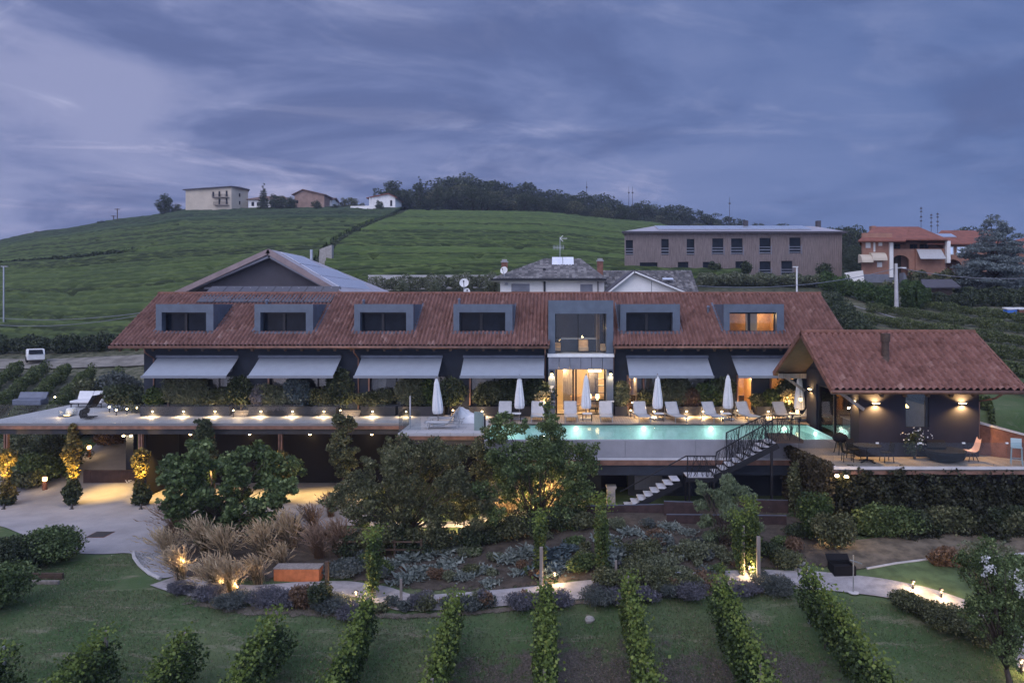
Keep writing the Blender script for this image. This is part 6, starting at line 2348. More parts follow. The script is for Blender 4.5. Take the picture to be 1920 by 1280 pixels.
    # wall lamps: light washing up and down
    for xx, yy, zz, out in ((X(1641, d0), d0, Z(757, d0), (0, -1)), (X(1803, d0), d0, Z(757, d0), (0, -1)), (x0, 39.85, Z(731, 39.8), (-1, 0)), (x0, 34.05, Z(753, 34.0), (-1, 0))):
        cx, cy = xx + out[0] * .09, yy + out[1] * .09
        wd = .20 if out[1] else .07
        dp = .07 if out[1] else .20
        l = MB().box(cx - wd, cx + wd, cy - dp, cy + dp, zz - .035, zz + .035).build('wall_lamp', 'black_metal', t)
        MB().box(cx - wd * .8, cx + wd * .8, cy - dp * .8, cy + dp * .8, zz + .037, zz + .05).build('bulb', 'lamp_strong', l)
        k = 1.0 if out[1] else .35
        lx, ly = xx + out[0] * .17, yy + out[1] * .17
        lamp(l, (lx, ly, zz + .07), 190 * (1 if out[1] else .12), 'SPOT', (1, .58, .2), aim=(-out[0] * .35, -out[1] * .35, 1), spot=150, rad=.05)
        lamp(l, (lx, ly, zz - .07), 260 * k, 'SPOT', (1, .58, .2), aim=(-out[0] * .35, -out[1] * .35, -1), spot=150, rad=.05)
    # downpipe at the right corner
    MB().tube([(X(1880, ef), ef, ze - .12), (X(1872, ef), ef + .2, ze - .35), (x1 + .12, d0 + .2, ze - .62), (x1 + .1, d0 + .2, PT)], .05, 8).build('downpipe', 'copper', t)
    return t


pavilion()


def pavilion_terrace():
    t = thing('garden_terrace', 'lower timber terrace round the pavilion with a pale edge strip', 'terrace', (14, 31.5, PT))
    A = [(12.2, 31.5), (26, 31.5), (26, 45), (14.02, 45), (14.02, 35.9), (11.62, 35.9)]
    m = MB()
    n = len(A)
    m.poly([(x, y, PT) for x, y in A])
    m.poly([(x, y, PT - .25) for x, y in A][::-1])
    for i in range(n):
        (xa, ya), (xb, yb) = A[i], A[(i + 1) % n]
        m.poly([(xa, ya, PT - .25), (xb, yb, PT - .25), (xb, yb, PT), (xa, ya, PT)])
    m.build('decking', 'deck_boards', t)
    MB().box(12.2, 26, 31.42, 31.497, PT - .10, PT + .03).build('edge_strip', 'deck_stone', t)
    MB().box(12.2, 26, 31.44, 31.49, PT - .32, PT - .17).build('copper_band', 'copper', t)
    MB().slab((12.2, 31.43, PT + .06), (12.28, 31.43, PT + .06), (11.70, 35.9, PT + .06), (11.62, 35.9, PT + .06), .1).build('edge_strip', 'deck_stone', t)
    # supporting walls below
    w = MB()
    w.box(12.5, 26, 31.9, 32.2, -.5, PT - .26)
    w.slab((12.35, 31.9, PT - .26), (12.65, 31.9, PT - .26), (12.05, 37.2, PT - .26), (11.75, 37.2, PT - .26), 3.6)
    w.build('support_wall', 'dark_concrete', t)
    g = thing('glass_railing', 'frameless glass railing along the front of the pavilion terrace', 'railing', (16, 31.6, PT))
    xs = np.linspace(12.25, 25.5, 8)
    for a, b in zip(xs, xs[1:]):
        MB().box(a + .01, b - .01, 31.56, 31.575, PT + .02, PT + 1.05).build('pane', 'clear_glass', g)
    for a in xs[1:-1]:
        MB().box(a - .06, a + .06, 31.54, 31.60, PT + 1.0, PT + 1.06).build('clamp', 'white_metal', g)
    g = thing('glass_railing', 'glass railing on the left side of the pavilion terrace beside the stairs', 'railing', (12, 33.5, PT))
    P = [Vector((12.25, 31.57, 0)), Vector((12.03, 33.2, 0)), Vector((11.8, 34.9, 0))]
    for a, b in zip(P, P[1:]):
        dr = (b - a).normalized() * .012
        MB().slab(a + dr + Vector((0, 0, PT + .02)), b - dr + Vector((0, 0, PT + .02)), b - dr + Vector((0, 0, PT + 1.05)), a + dr + Vector((0, 0, PT + 1.05)), .014).build('pane', 'clear_glass', g)
    f = thing('corten_screen', 'rust brown sloping screen wall right of the pavilion', 'screen', (20.5, 33, PT))
    a, b = Vector((19.95, 34.2, 0)), Vector((22.6, 31.75, 0))
    MB().slab(a + Vector((0, 0, 4.1)), b + Vector((0, 0, 4.1)), b + Vector((0, 0, 4.95)), a + Vector((0, 0, 5.62)), .05).build('panel', 'corten', f)
    MB().bar(a + Vector((0, -.03, 5.64)), b + Vector((0, -.03, 4.97)), .07).build('capping', 'pale_concrete', f)


pavilion_terrace()

# glass balustrade along the long terrace
g = thing('glass_railing', 'nearly invisible glass railing along the long terrace edge', 'railing', (-20, 40.45, ZD))
xs = np.arange(DXL + .05, PXL, 1.58)
for a, b in zip(xs, xs[1:]):
    MB().box(a + .012, b - .012, 40.46, 40.472, ZD + .01, ZD + 1.05).build('pane', 'clear_glass', g)
g = thing('glass_railing', 'glass railing with a tall post at the left end of the jutting platform', 'railing', (PXL, 38.5, ZD))
MB().box(PXL + .02, PXL + .035, PF + .1, DF0 - .1, ZD + .01, ZD + 1.05).build('pane', 'clear_glass', g)
MB().box(PXL + .05, PXL + 1.0, PF + 1.0, PF + 1.015, ZD + .01, ZD + 1.1).build('pane', 'clear_glass', g)
MB().tube([(X(769, 38.6), 38.6, ZD), (X(769, 38.6), 38.6, ZD + 1.75)], .04, 8).build('post', 'pale_concrete', g)
g = thing('glass_railing', 'short greenish glass screen between platform and pool', 'railing', (PXR, 38.5, ZD))
MB().box(PXR - .55, PXR - .05, 38.0, 38.02, ZD, ZD + 1.0).build('pane', 'frosted_pane', g)
MB().box(PXR - .03, PXR + .06, 37.95, 38.07, ZD - .2, ZD + .8).build('post', 'black_metal', g)

# ------------------------------------------------------------------ terrace furniture
def lounger_proto():
    t = thing('sun_lounger', 'lounger', 'sun lounger', (0, 0, 0), 'sun loungers along the pool')
    MB().slab((-.32, -1.0, .36), (.32, -1.0, .36), (.32, .25, .34), (-.32, .25, .34), .03).build('seat', 'sling_cloth', t)
    MB().slab((-.32, .25, .345), (.32, .25, .345), (.32, .72, .98), (-.32, .72, .98), .03).build('backrest', 'sling_cloth', t)
    f = MB()
    for sx in (-.35, .35):
        f.bar((sx, -1.03, .345), (sx, .95, .315), .045)
        f.bar((sx, .25, .33), (sx, .73, .98), .035)
        f.bar((sx, .62, .84), (sx, .8, .33), .025)
    f.bar((-.35, -1.03, .345), (.35, -1.03, .345), .045)
    f.bar((-.35, .95, .315), (.35, .95, .315), .04)
    f.bar((-.33, .73, .985), (.33, .73, .985), .03)
    f.build('frame', 'steel', t)
    for sx in (-.33, .33):
        for sy in (-.85, .75):
            MB().bar((sx, sy, 0), (sx, sy, .33), .04).build('leg', 'steel', t)
    return t


def umbrella_proto():
    t = thing('closed_umbrella', 'umbrella', 'umbrella', (0, 0, 0), 'closed parasols by the pool')
    MB().box(-.35, .35, -.35, .35, 0, .07).build('base', 'steel', t, bevel=.02)
    MB().tube([(0, 0, .05), (0, 0, 2.62)], .03, 8).build('pole', 'wood_grey', t)
    MB().lathe((0, 0, 0), [(.22, .62), (.24, .66), (.27, .80), (.25, 1.1), (.21, 1.5), (.16, 1.9), (.13, 2.25), (.135, 2.27), (.06, 2.52), (.02, 2.56)], 32, .17, 8).build('canopy', 'white_cloth', t)
    MB().lathe((0, 0, 2.56), [(.025, 0), (.03, .06), (.01, .09)], 8).build('finial', 'black_metal', t)
    return t


def table_proto():
    t = thing('side_table', 'table', 'side table', (0, 0, 0), 'little tables between the loungers')
    MB().box(-.27, .27, -.27, .27, .42, .45).build('top', 'white_metal', t)
    for sx in (-.25, .25):
        for sy in (-.25, .25):
            MB().bar((sx, sy, 0), (sx, sy, .42), .03).build('leg', 'black_metal', t)
    return t


lp, lu = lounger_proto(), []
for px, d, rz, lb in ((946, 41.6, 0, 'lounger in front of the dark shrubs, leftmost in the row behind the pool'), (1008, 41.6, 0, 'lounger left of the bright doorway, beside the flowering shrub'),
                      (1070, 41.6, .02, 'lounger before the left half of the bright doorway'), (1136, 41.6, -.03, 'lounger before the right post of the bright doorway'),
                      (1203, 41.5, .10, 'lounger right of the bright doorway, back raised higher than its neighbour'), (1266, 41.4, .22, 'lounger just right of the third closed parasol'),
                      (1336, 41.4, .24, 'lounger left of the parasol nearest the stair railing'), (1400, 41.5, .22, 'lounger right of the parasol above the stairs, ribbed fabric'),
                      (1470, 41.4, .22, 'lounger behind the top of the staircase'), (1508, 39.9 + 1.2, -1.2, 'lounger turned sideways beside the pavilion corner')):
    place(lp, lu, (X(px, d), d, ZD), rz, 1.0, 'pale grey ' + lb)
for x, y, rz, lb in ((X(833, 38.7), 38.7, -1.57, 'lounger seen side on at the front of the jutting platform'), (X(838, 40.2), 40.2, -1.57, 'lounger seen side on behind the front one on the platform')):
    place(lp, lu, (x, y, ZD), rz, 1.0, 'pale grey ' + lb, 'loungers on the platform')
up, uu_ = umbrella_proto(), []
for px, d, lb in ((974, 42.0, 'closed white parasol before the dark shrubs left of the flowering bush'), (1099, 41.9, 'closed white parasol in front of the bright doorway'), (1233, 41.9, 'closed white parasol with dark finial right of the bright doorway'),
                  (1365, 41.9, 'closed white parasol below the gap between the last two awnings'), (1499, 41.5, 'closed white parasol under the pavilion roof overhang')):
    place(up, uu_, (X(px, d), d, ZD), px * .1, (1, 1, 1.0 if px != 974 else .98), lb)
o = place(up, uu_, (X(822, 39.9), 39.9, ZD), .3, 1.0, 'closed white parasol leaning slightly over the platform loungers')
o.rotation_euler = (0, R(-2.5), .3)
tp, tu = table_proto(), []
for px, lb in ((968, 'left of the flowering bush, partly behind leaves'), (1101, 'before the bright doorway'), (1235, 'under the parasol with the dark finial'), (1361, 'left of the ribbed lounger'), (1490, 'beside the pavilion corner, with a lit candle lamp')):
    place(tp, tu, (X(px, 41.2), 41.2, ZD), 0, 1.0, 'little white topped table ' + lb)
for px, z, lb in ((1495, .46, 'glowing glass candle lamp on the table by the pavilion'), (1501, 1.15, 'small round glowing lamp hanging by the pavilion parasol')):
    c = thing('lantern', lb, 'lantern', (X(px, 41.0), 41.0, ZD + z))
    MB().lathe((X(px, 41.0), 41.0, ZD + z), [(.05, 0), (.09, .05), (.09, .16), (.06, .2)], 12).build('glass', 'lamp_warm', c)
    MB().lathe((X(px, 41.0), 41.0, ZD + z), [(.06, .2), (.07, .23), (.02, .26)], 10).build('cap', 'black_metal', c)
# white dust sheet over a lounger
c = thing('covered_lounger', 'lounger covered with a crumpled white sheet on the platform', 'covered furniture', (X(880, 41), 41, ZD))
n = 26
gx = np.linspace(X(852, 41), X(908, 41), n)
gy = np.linspace(40.3, 41.7, 14)
GX, GY = np.meshgrid(gx, gy)
fx = (GX - gx[0]) / (gx[-1] - gx[0])
fy = (GY - gy[0]) / (gy[-1] - gy[0])
hh = np.interp(fx, [0, .03, .22, .5, .9, .97, 1], [0, .55, .80, .45, .38, .2, 0]) * np.clip(np.minimum(fy, 1 - fy) * 7, 0, 1) ** .5
hh += .05 * np.sin(GX * 9 + GY * 4) * (hh > .1) + .03 * np.sin(GX * 17 - GY * 9) * (hh > .1)
np_mesh('sheet', np.stack([GX, GY, ZD + .01 + np.maximum(hh, 0)], -1).reshape(-1, 3), grid_quads(14, n), 'white_cloth', c, smooth=True)


# planters with their lamps and plants
def planter(label, px0, px1, d=43.35, dep=.75, h=.58, lamps=()):
    x0, x1 = X(px0, d - .2), X(px1, d - .2)
    t = thing('planter', label, 'planter', ((x0 + x1) / 2, d, ZD), 'planters along the house front')
    m = MB()
    m.box(x0, x1, d - dep / 2, d - dep / 2 + .04, ZD, ZD + h).box(x0, x1, d + dep / 2 - .04, d + dep / 2, ZD, ZD + h)
    m.box(x0, x0 + .04, d - dep / 2 + .04, d + dep / 2 - .04, ZD, ZD + h).box(x1 - .04, x1, d - dep / 2 + .04, d + dep / 2 - .04, ZD, ZD + h)
    m.build('box', 'dark_concrete', t)
    MB().box(x0 + .04, x1 - .04, d - dep / 2 + .04, d + dep / 2 - .04, ZD + .02, ZD + h - .06).build('earth', 'soil', t)
    for px in lamps:
        x = X(px, d - dep / 2)
        y = d - dep / 2
        l = MB().box(x - .07, x + .07, y - .10, y - .003, ZD + .33, ZD + .37).build('lamp', 'black_metal', t)
        MB().lathe((x, y - .06, ZD + .27), [(.02, -.02), (.055, .01), (.055, .05)], 8).build('bulb', 'lamp_strong', l)
        lamp(l, (x, y - .14, ZD + .30), 95.0, 'SPOT', aim=(0, -.25, -1), spot=150, rad=.03)
        lamp(l, (x, y - .16, ZD + .42), 4, rad=.03)
    return t


planter('long dark planter below the first awning from the left', 266, 432, lamps=(287, 345, 404))
planter('long dark planter below the second awning', 468, 632, lamps=(490, 549, 608))
planter('dark planter left of the leaning parasol', 678, 742, lamps=(699,))
planter('dark planter behind the leaning parasol', 748, 832, lamps=(762,))
planter('dark planter under the fourth awning', 880, 1024, lamps=(904,))
planter('dark planter behind the lounger with the raised back', 1210, 1330, lamps=(1226, 1287, 1318))
planter('dark planter under the green bush above the stairs', 1332, 1372, lamps=(1353,))
planter('dark planter below the last awning', 1418, 1480, lamps=(1440,))
planter('small dark planter right of the bright doorway', 1153, 1176, lamps=())
# warm lit steps and lamps between the planters
for px0, px1, lb in ((436, 465, 'lit steps between the first two planters'), (636, 675, 'lit steps left of the leaning parasol'), (846, 878, 'lit timber steps before the third doorway'), (1178, 1208, 'lit step before the narrow lit door'), (1378, 1414, 'lit step before the lit dining room')):
    t = thing('steps', lb, 'steps', (X((px0 + px1) / 2, 43), 43, ZD))
    for k in range(3):
        MB().box(X(px0, 43), X(px1, 43), 42.7 + k * .3, 43.0 + k * .3 - .004, ZD + .002, ZD + .10 * (k + 1)).build('tread', 'wood_grey', t)
    x = X(px0 + 4, 42.8)
    l = MB().lathe((x, 42.62, ZD), [(.03, 0), (.03, .26), (.06, .27), (.06, .36)], 8).build('lamp', 'black_metal', t)
    MB().lathe((x, 42.62, ZD + .40), [(.02, -.03), (.05, 0), (.02, .04)], 8).build('bulb', 'lamp_strong', l)
    lamp(l, (X((px0 + px1) / 2, 42.8), 42.62, ZD + .55), 40, rad=.05)

PB = [  # px, width m, height, leaf, size, label
    (290, 1.5, 1.35, 'leaf_vine', 'clipped round green bush in the first planter'), (345, 3.1, 2.1, 'leaf_grassy', 'tall feathery grassy bush under the first awning'), (400, 2.9, 1.25, 'leaf_olive', 'low olive bush at the right of the first planter'),
    (452, 1.7, 2.2, 'leaf_dark', 'dark upright shrub between the first two awnings'), (484, 1.1, 1.5, 'leaf_lavender', 'greyish flowering stems at the left of the second planter'), (515, 1.9, 1.6, 'leaf_grassy', 'grey green grass bush in the second planter'),
    (560, 1.6, 1.9, 'leaf_blue', 'spiky bluish shrub in the middle of the second planter'), (600, 1.9, 1.35, 'leaf_olive', 'rounded bush at the right of the second planter'), (640, 2.0, 2.4, 'leaf_dark', 'dark shrub between the second and third awnings'),
    (700, 2.4, 1.2, 'leaf_olive', 'low spreading bush left of the leaning parasol'), (768, 2.2, 2.2, 'leaf_grassy', 'tall olive grass behind the platform post'), (788, 1.4, 1.7, 'leaf_dark', 'dense dark bush left of the leaning parasol'), (810, 1.3, 1.9, 'leaf_vine', 'yellow green bush directly behind the leaning parasol'), (845, 1.7, 2.1, 'leaf_dark', 'dark shrub right of the leaning parasol'),
    (912, 2.1, 1.6, 'leaf_olive', 'spiky green shrub under the fourth awning'), (955, 2.2, 1.9, 'leaf_dark', 'dark round shrub behind the leftmost pool lounger'), (1005, 1.7, 1.9, 'leaf_dark', 'dark leafy part of the shrubbery left of the bright doorway'),
    (1162, 1.3, 1.7, 'leaf_grassy', 'tuft of pale grass right of the bright doorway'), (1225, 1.7, 1.1, 'leaf_olive', 'low bush behind the lounger right of the doorway'), (1262, 2.6, 1.9, 'leaf_grassy', 'wide feathery grass below the fifth awning'), (1300, 1.7, 1.5, 'leaf_rust', 'brownish dark bush below the fifth awning'),
    (1330, 1.8, 1.7, 'leaf_tree', 'bright green round bush above the stairs'), (1352, 1.6, 1.9, 'leaf_dark', 'dark shrub under the parasol nearest the stairs'), (1425, 1.2, .9, 'leaf_olive', 'low green mound below the last awning'), (1446, 1.5, 1.4, 'leaf_tree', 'round green bush below the last awning')]
for px, w, h, lm, lb in PB:
    n = int(1500 * w * h / 1.6) + 700
    gr = lm == 'leaf_grassy'
    bush('planter_shrub', lb, 'shrub', (X(px, 43.3), 43.3, ZD + .45), w, h, n, .17 if not gr else .26, lm, None, .8, aspect=.55 if not gr else .18)
for px, z, w, lb in ((1018, 1.15, .9, 'shrub with pale lit flowers left of the bright doorway'), (1478, 1.2, .9, 'shrub with yellow lit leaves beside the pavilion')):
    t = bush('flowering_shrub', lb, 'shrub', (X(px, 43.0), 43.0, ZD + .2), 1.5, 2.2, 2200, .16, 'leaf_dark', None, .8)
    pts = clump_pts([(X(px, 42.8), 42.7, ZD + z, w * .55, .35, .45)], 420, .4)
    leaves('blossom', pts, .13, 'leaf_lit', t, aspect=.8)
    lamp(t, (X(px, 42.5), 42.3, ZD + .9), 40, rad=.05)

# plants off the left end of the terrace
for px, d, w, h, lm, lb in ((216, 50.5, 3.6, 2.3, 'leaf_silver_dark', 'large silvery bush at the left corner of the house'), (176, 50.0, 2.6, 1.9, 'leaf_olive', 'green bush behind the white sofa'), (240, 45.6, 2.6, 1.9, 'leaf_dark', 'dark low bush by the house corner'), (262, 44.4, 1.5, 1.6, 'leaf_dark', 'dark shrub against the left house wall')):
    bush('shrub', lb, 'shrub', (X(px, d), d, ZD - .1), w, h, int(1200 * w), .2, lm, None)


def sofa():
    d = 46.5
    x0, x1 = X(130, d), X(190, d)
    t = thing('outdoor_sofa', 'white outdoor sofa at the left end of the terrace', 'sofa', ((x0 + x1) / 2, d, ZD))
    MB().box(x0, x1, d, d + .85, ZD + .30, ZD + .46).build('seat', 'white_cloth', t, bevel=.05)
    n = 2
    for k in range(n):
        a = x0 + .12 + (x1 - x0 - .12) * k / n
        b = x0 + .12 + (x1 - x0 - .12) * (k + 1) / n - .02
        MB().slab((a, d + .58, ZD + .47), (b, d + .58, ZD + .47), (b, d + .82, ZD + 1.02), (a, d + .82, ZD + 1.02), .16).build('cushion', 'white_cloth', t, bevel=.05)
    m = MB()
    for xx in (x0 + .06, x1 - .06):
        for yy in (d + .08, d + .8):
            m.bar((xx, yy, ZD), (xx, yy, ZD + .3), .05)
    m.bar((x0, d + .04, ZD + .27), (x1, d + .04, ZD + .27), .05).bar((x0, d + .86, ZD + .27), (x1, d + .86, ZD + .27), .05)
    m.build('frame', 'black_metal', t)
    d = 43.4
    x = X(134, d)
    t = thing('pouf', 'round white pouf in front of the sofa', 'pouf', (x, d, ZD))
    MB().lathe((x, d, ZD), [(.22, .01), (.30, .08), (.31, .22), (.29, .38), (.2, .45), (.04, .46)], 20).build('cushion', 'white_cloth', t, smooth=True)
    # black cantilever lounge chair seen side on
    d = 42.0
    t = thing('lounge_chair', 'black S shaped lounge chair standing alone on the terrace', 'chair', (X(165, d), d, ZD))
    prof = [(176, 783), (158, 783), (155, 776), (157, 768), (166, 764), (171, 756), (180, 741)]
    P = [(X(a, d), Z(b, d) + .02) for a, b in prof]
    m = MB()
    for i in range(len(P) - 1):
        (xa, za), (xb, zb) = P[i], P[i + 1]
        th = .05 if i < 2 else (.16 if i < 4 else .30)
        dr = Vector((xb - xa, 0, zb - za)).normalized()
        nm = Vector((-dr.z, 0, dr.x)) * th
        if nm.z < 0 and i > 1:
            nm = -nm
        m.v += []
        k = len(m.v)
        for yy in (d - .35, d + .35):
            m.v += [(xa, yy, za), (xb, yy, zb), (xb + abs(nm.x) * (1 if i > 1 else 0), yy, zb + (th if i < 2 else 0)), (xa + abs(nm.x) * (1 if i > 1 else 0), yy, za + (th if i < 2 else 0))]
        for q4 in ((0, 1, 2, 3), (7, 6, 5, 4), (0, 4, 5, 1), (1, 5, 6, 2), (2, 6, 7, 3), (3, 7, 4, 0)):
            m.f.append(tuple(k + i2 for i2 in q4))
    m.build('shell', 'plastic_black', t)
    d = 42.6
    x0, x1 = X(109, d), X(127, d)
    t = thing('fire_table', 'low glass sided table glowing warmly on the terrace', 'table', ((x0 + x1) / 2, d, ZD))
    MB().box(x0, x1, d, d + .6, ZD + .02, ZD + .05).build('base', 'black_metal', t)
    m = MB()
    m.box(x0, x1, d, d + .015, ZD + .05, ZD + .42).box(x0, x1, d + .585, d + .6, ZD + .05, ZD + .42)
    m.build('pane', 'clear_glass', t)
    MB().box(x0 + .15, x1 - .1, d + .25, d + .35, ZD + .06, ZD + .09).build('burner', 'lamp_warm', t)
    lamp(t, ((x0 + x1) / 2 - .2, d - .05, ZD + .28), 16, rad=.15)
    d = 47.5
    x0, x1 = X(22, d), X(76, d)
    t = thing('outdoor_sofa', 'grey covered sofa at the far left end of the terrace', 'sofa', ((x0 + x1) / 2, d, ZD))
    MB().box(x0, x1, d, d + .8, ZD + .02, ZD + .42).build('seat', 'seam_metal', t, bevel=.06)
    MB().slab((x0, d + .5, ZD + .42), (x1, d + .5, ZD + .42), (x1, d + .75, ZD + .85), (x0, d + .75, ZD + .85), .15).build('backrest', 'seam_metal', t, bevel=.05)
    for px, py, d, lb in ((103, 755, 49.5, 'small path lamp glowing behind the terrace at far left'), (218, 767, 43.3, 'ground lamp left of the first planter'), (238, 765, 43.8, 'second ground lamp left of the first planter'), (257, 760, 44.2, 'ground lamp beside the house corner'), (205, 768, 44.6, 'low lamp behind the black lounge chair')):
        x = X(px, d)
        t = thing('garden_lamp', lb, 'lamp', (x, d, ZD))
        MB().tube([(x, d, ZD), (x, d, ZD + .28)], .03, 8).build('stem', 'black_metal', t)
        MB().lathe((x, d, ZD + .32), [(.02, -.04), (.06, 0), (.03, .05)], 10).build('bulb', 'lamp_strong', t)
        lamp(t, (x, d - .15, ZD + .42), 5, rad=.05)


sofa()


# furniture on the pavilion terrace
def chair_simple(label, x, y, rz, colm, h=.45, back=.42, name='terrace_chair', z0=PT):
    t = thing(name, label, 'chair' if h < .6 else 'bar stool', (0, 0, 0))
    MB().box(-.22, .22, -.22, .22, h - .04, h).build('seat', colm, t, bevel=.02)
    MB().slab((-.21, .19, h), (.21, .19, h), (.21, .27, h + back), (-.21, .27, h + back), .03).build('backrest', colm, t, bevel=.012)
    for sx in (-.19, .19):
        for sy in (-.19, .19):
            MB().bar((sx * 1.15, sy * 1.15, 0), (sx, sy, h - .04), .03).build('leg', 'black_metal' if colm != 'blue_shell' else 'blue_shell', t)
    if h > .6:
        MB().bar((-.2, -.2, .25), (.2, -.2, .25), .025).bar((-.2, .2, .25), (.2, .2, .25), .025).bar((-.2, -.2, .25), (-.2, .2, .25), .025).bar((.2, -.2, .25), (.2, .2, .25), .025).build('foot_rail', 'blue_shell', t)
    t.location = (x, y, z0)
    t.rotation_euler = (0, 0, rz)
    return t


def pavilion_furniture():
    x, y = X(1626, 32.5), 32.5
    t = thing('terrace_table', 'dark round table at the left end of the pavilion terrace', 'table', (x, y, PT))
    MB().lathe((x, y, PT), [(.6, .72), (.6, .76), (.02, .765)], 24).build('top', 'plastic_black', t)
    m = MB().tube([(x, y, PT + .05), (x, y, PT + .72)], .04, 8)
    for k in range(4):
        a = k * 1.57 + .5
        m.bar((x, y, PT + .12), (x + .42 * math.cos(a), y + .42 * math.sin(a), PT + .02), .05)
    m.build('pedestal', 'black_metal', t)
    chair_simple('black chair left of the dark round terrace table', x - .85, y + .1, 1.4, 'plastic_black')
    chair_simple('black chair right of the dark round terrace table', x + .9, y + .05, -1.5, 'plastic_black')
    chair_simple('black chair behind the dark round terrace table', x - .3, y + .75, 0.3, 'plastic_black')
    t = thing('barbecue', 'black domed barbecue beside the pavilion glass doors', 'barbecue', (13.6, 34.3, PT))
    MB().lathe((13.6, 34.3, PT + .75), [(.05, -.25), (.30, -.12), (.36, 0), (.30, .14), (.05, .27)], 18).build('bowl', 'plastic_black', t, smooth=True)
    m = MB()
    for k in range(3):
        a = k * 2.09
        m.bar((13.6 + .2 * math.cos(a), 34.3 + .2 * math.sin(a), PT + .6), (13.6 + .36 * math.cos(a), 34.3 + .36 * math.sin(a), PT), .035)
    m.build('leg', 'black_metal', t)
    # pink shell chair and black lounge bowl
    x, y = X(1822, 32.7), 32.7
    t = thing('shell_chair', 'pale pink shell chair before the right end of the pavilion wall', 'chair', (x, y, PT))
    n, m_ = 12, 10
    U, V = np.meshgrid(np.linspace(-1, 1, n), np.linspace(0, 1, m_))
    sx = np.interp(V, [0, .45, .6, 1], [-.42, .05, .20, .34])
    sz = np.interp(V, [0, .45, .6, 1], [.40, .36, .46, .98]) + .10 * U ** 2
    sy = U * np.interp(V, [0, .4, 1], [.26, .30, .18])
    np_mesh('shell', np.stack([x + sx, y + sy, PT + sz], -1).reshape(-1, 3), grid_quads(m_, n), 'pink_shell', t, smooth=True)
    for a, b in ((-.25, -.2), (-.25, .2), (.2, -.2), (.2, .2)):
        MB().bar((x + a, y + b, PT), (x + a * .5, y + b * .5, PT + .36), .03).build('leg', 'wood_dark', t)
    x = X(1775, 32.6)
    t = thing('lounge_bowl', 'low black rounded lounge seat beside the pink shell chair', 'seat', (x, 32.6, PT))
    MB().lathe((x, 32.7, PT), [(.35, .0), (.75, .14), (.85, .38), (.86, .52), (.70, .46), (.1, .40)], 22).build('bowl', 'plastic_black', t, smooth=True)
    MB().slab((x - .6, 33.1, PT + .5), (x + .3, 33.1, PT + .5), (x + .3, 33.3, PT + .85), (x - .6, 33.3, PT + .85), .12).build('backrest', 'plastic_black', t, bevel=.04)
    chair_simple('grey blue bar stool at the right edge of the pavilion terrace', X(1906, 32.0), 32.0, -.5, 'blue_shell', .78, .34, 'bar_stool')
    x = X(1716, 33.1)
    t = bush('flowering_plant', 'plant with white flowers beneath the pavilion window', 'plant', (x, 33.15, PT), 1.0, 1.5, 500, .12, 'leaf_dark', None, .5)
    pts = clump_pts([(x, 32.9, PT + 1.05, .75, .3, .5)], 34, .3)
    leaves('blossom', pts, .10, 'petal_white', t, aspect=.9)


pavilion_furniture()

# ------------------------------------------------------------------ drive and carport details
def garden_lamp(label, p, h=.45, power=16, style='spike', aim=None):
    p = Vector(p)
    t = thing('garden_lamp', label, 'lamp', p)
    MB().tube([p - Vector((0, 0, .1)), p + Vector((0, 0, h - .08))], .035, 8).build('stem', 'black_metal', t)
    MB().lathe(p + Vector((0, 0, h - .06)), [(.018, -.02), (.026, 0), (.026, .03), (.012, .04)], 8).build('bulb', 'lamp_warm', t)
    MB().lathe(p + Vector((0, 0, h + .05)), [(.09, -.01), (.07, .02), (.02, .04)], 10).build('cap', 'black_metal', t)
    lamp(t, p + Vector((0, -.14, h + .06)), power * 2.4, rad=.05)
    return t


# creepers climbing the carport posts, lit from below
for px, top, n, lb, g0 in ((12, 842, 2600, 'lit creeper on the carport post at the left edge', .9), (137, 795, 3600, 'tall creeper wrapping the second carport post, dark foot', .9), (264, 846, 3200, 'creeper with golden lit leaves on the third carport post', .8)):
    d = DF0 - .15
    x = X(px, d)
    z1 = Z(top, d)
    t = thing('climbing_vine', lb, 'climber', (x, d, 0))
    bl = []
    q = np.random.default_rng(px)
    k = 0
    z = .35
    while z < z1:
        r = .36 + .12 * math.sin(z * 3 + px)
        if 1.0 < z < 1.5:
            r *= .65
        bl.append((x + q.normal(0, .07), d + q.normal(0, .05), z, r, r, .32))
        z += .28
    MB().tube([(x + .15, d - .1, 0), (x - .1, d - .12, 1.2), (x + .12, d - .1, 2.4), (x, d - .1, z1 - .2)], [.06, .05, .04, .02], 6).build('stem', 'bark', t)
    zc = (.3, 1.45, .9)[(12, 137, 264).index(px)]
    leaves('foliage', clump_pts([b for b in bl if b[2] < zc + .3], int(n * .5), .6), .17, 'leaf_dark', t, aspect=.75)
    leaves('lit_foliage', clump_pts([b for b in bl if b[2] >= zc], int(n * .5), .45), .17, 'leaf_lamplit', t, aspect=.75)  # lamp glow painted as amber leaves above the darker foot
    gl = thing('ground_spotlight', 'dark ground spotlight at the foot of ' + {12: 'the leftmost creeper', 137: 'the tall dark footed creeper', 264: 'the golden lit creeper'}[px], 'spotlight', (x + .5, d - .85, 0))
    MB().tube([(x + .5, d - .85, .04), (x + .42, d - .72, .26)], .06, 8).build('housing', 'black_metal', gl)
    MB().box(x + .40, x + .60, d - .9, d - .8, .04, .07).build('foot', 'black_metal', gl)
    lamp(gl, (x + .5, d - .85, 1.25), 650, 'SPOT', aim=(-.45, .55, 1.0), spot=75, rad=.06, col=(1, .58, .14))
    lamp(gl, (x + .1, d - .75, 2.2), 34, rad=.06, col=(1, .68, .26))
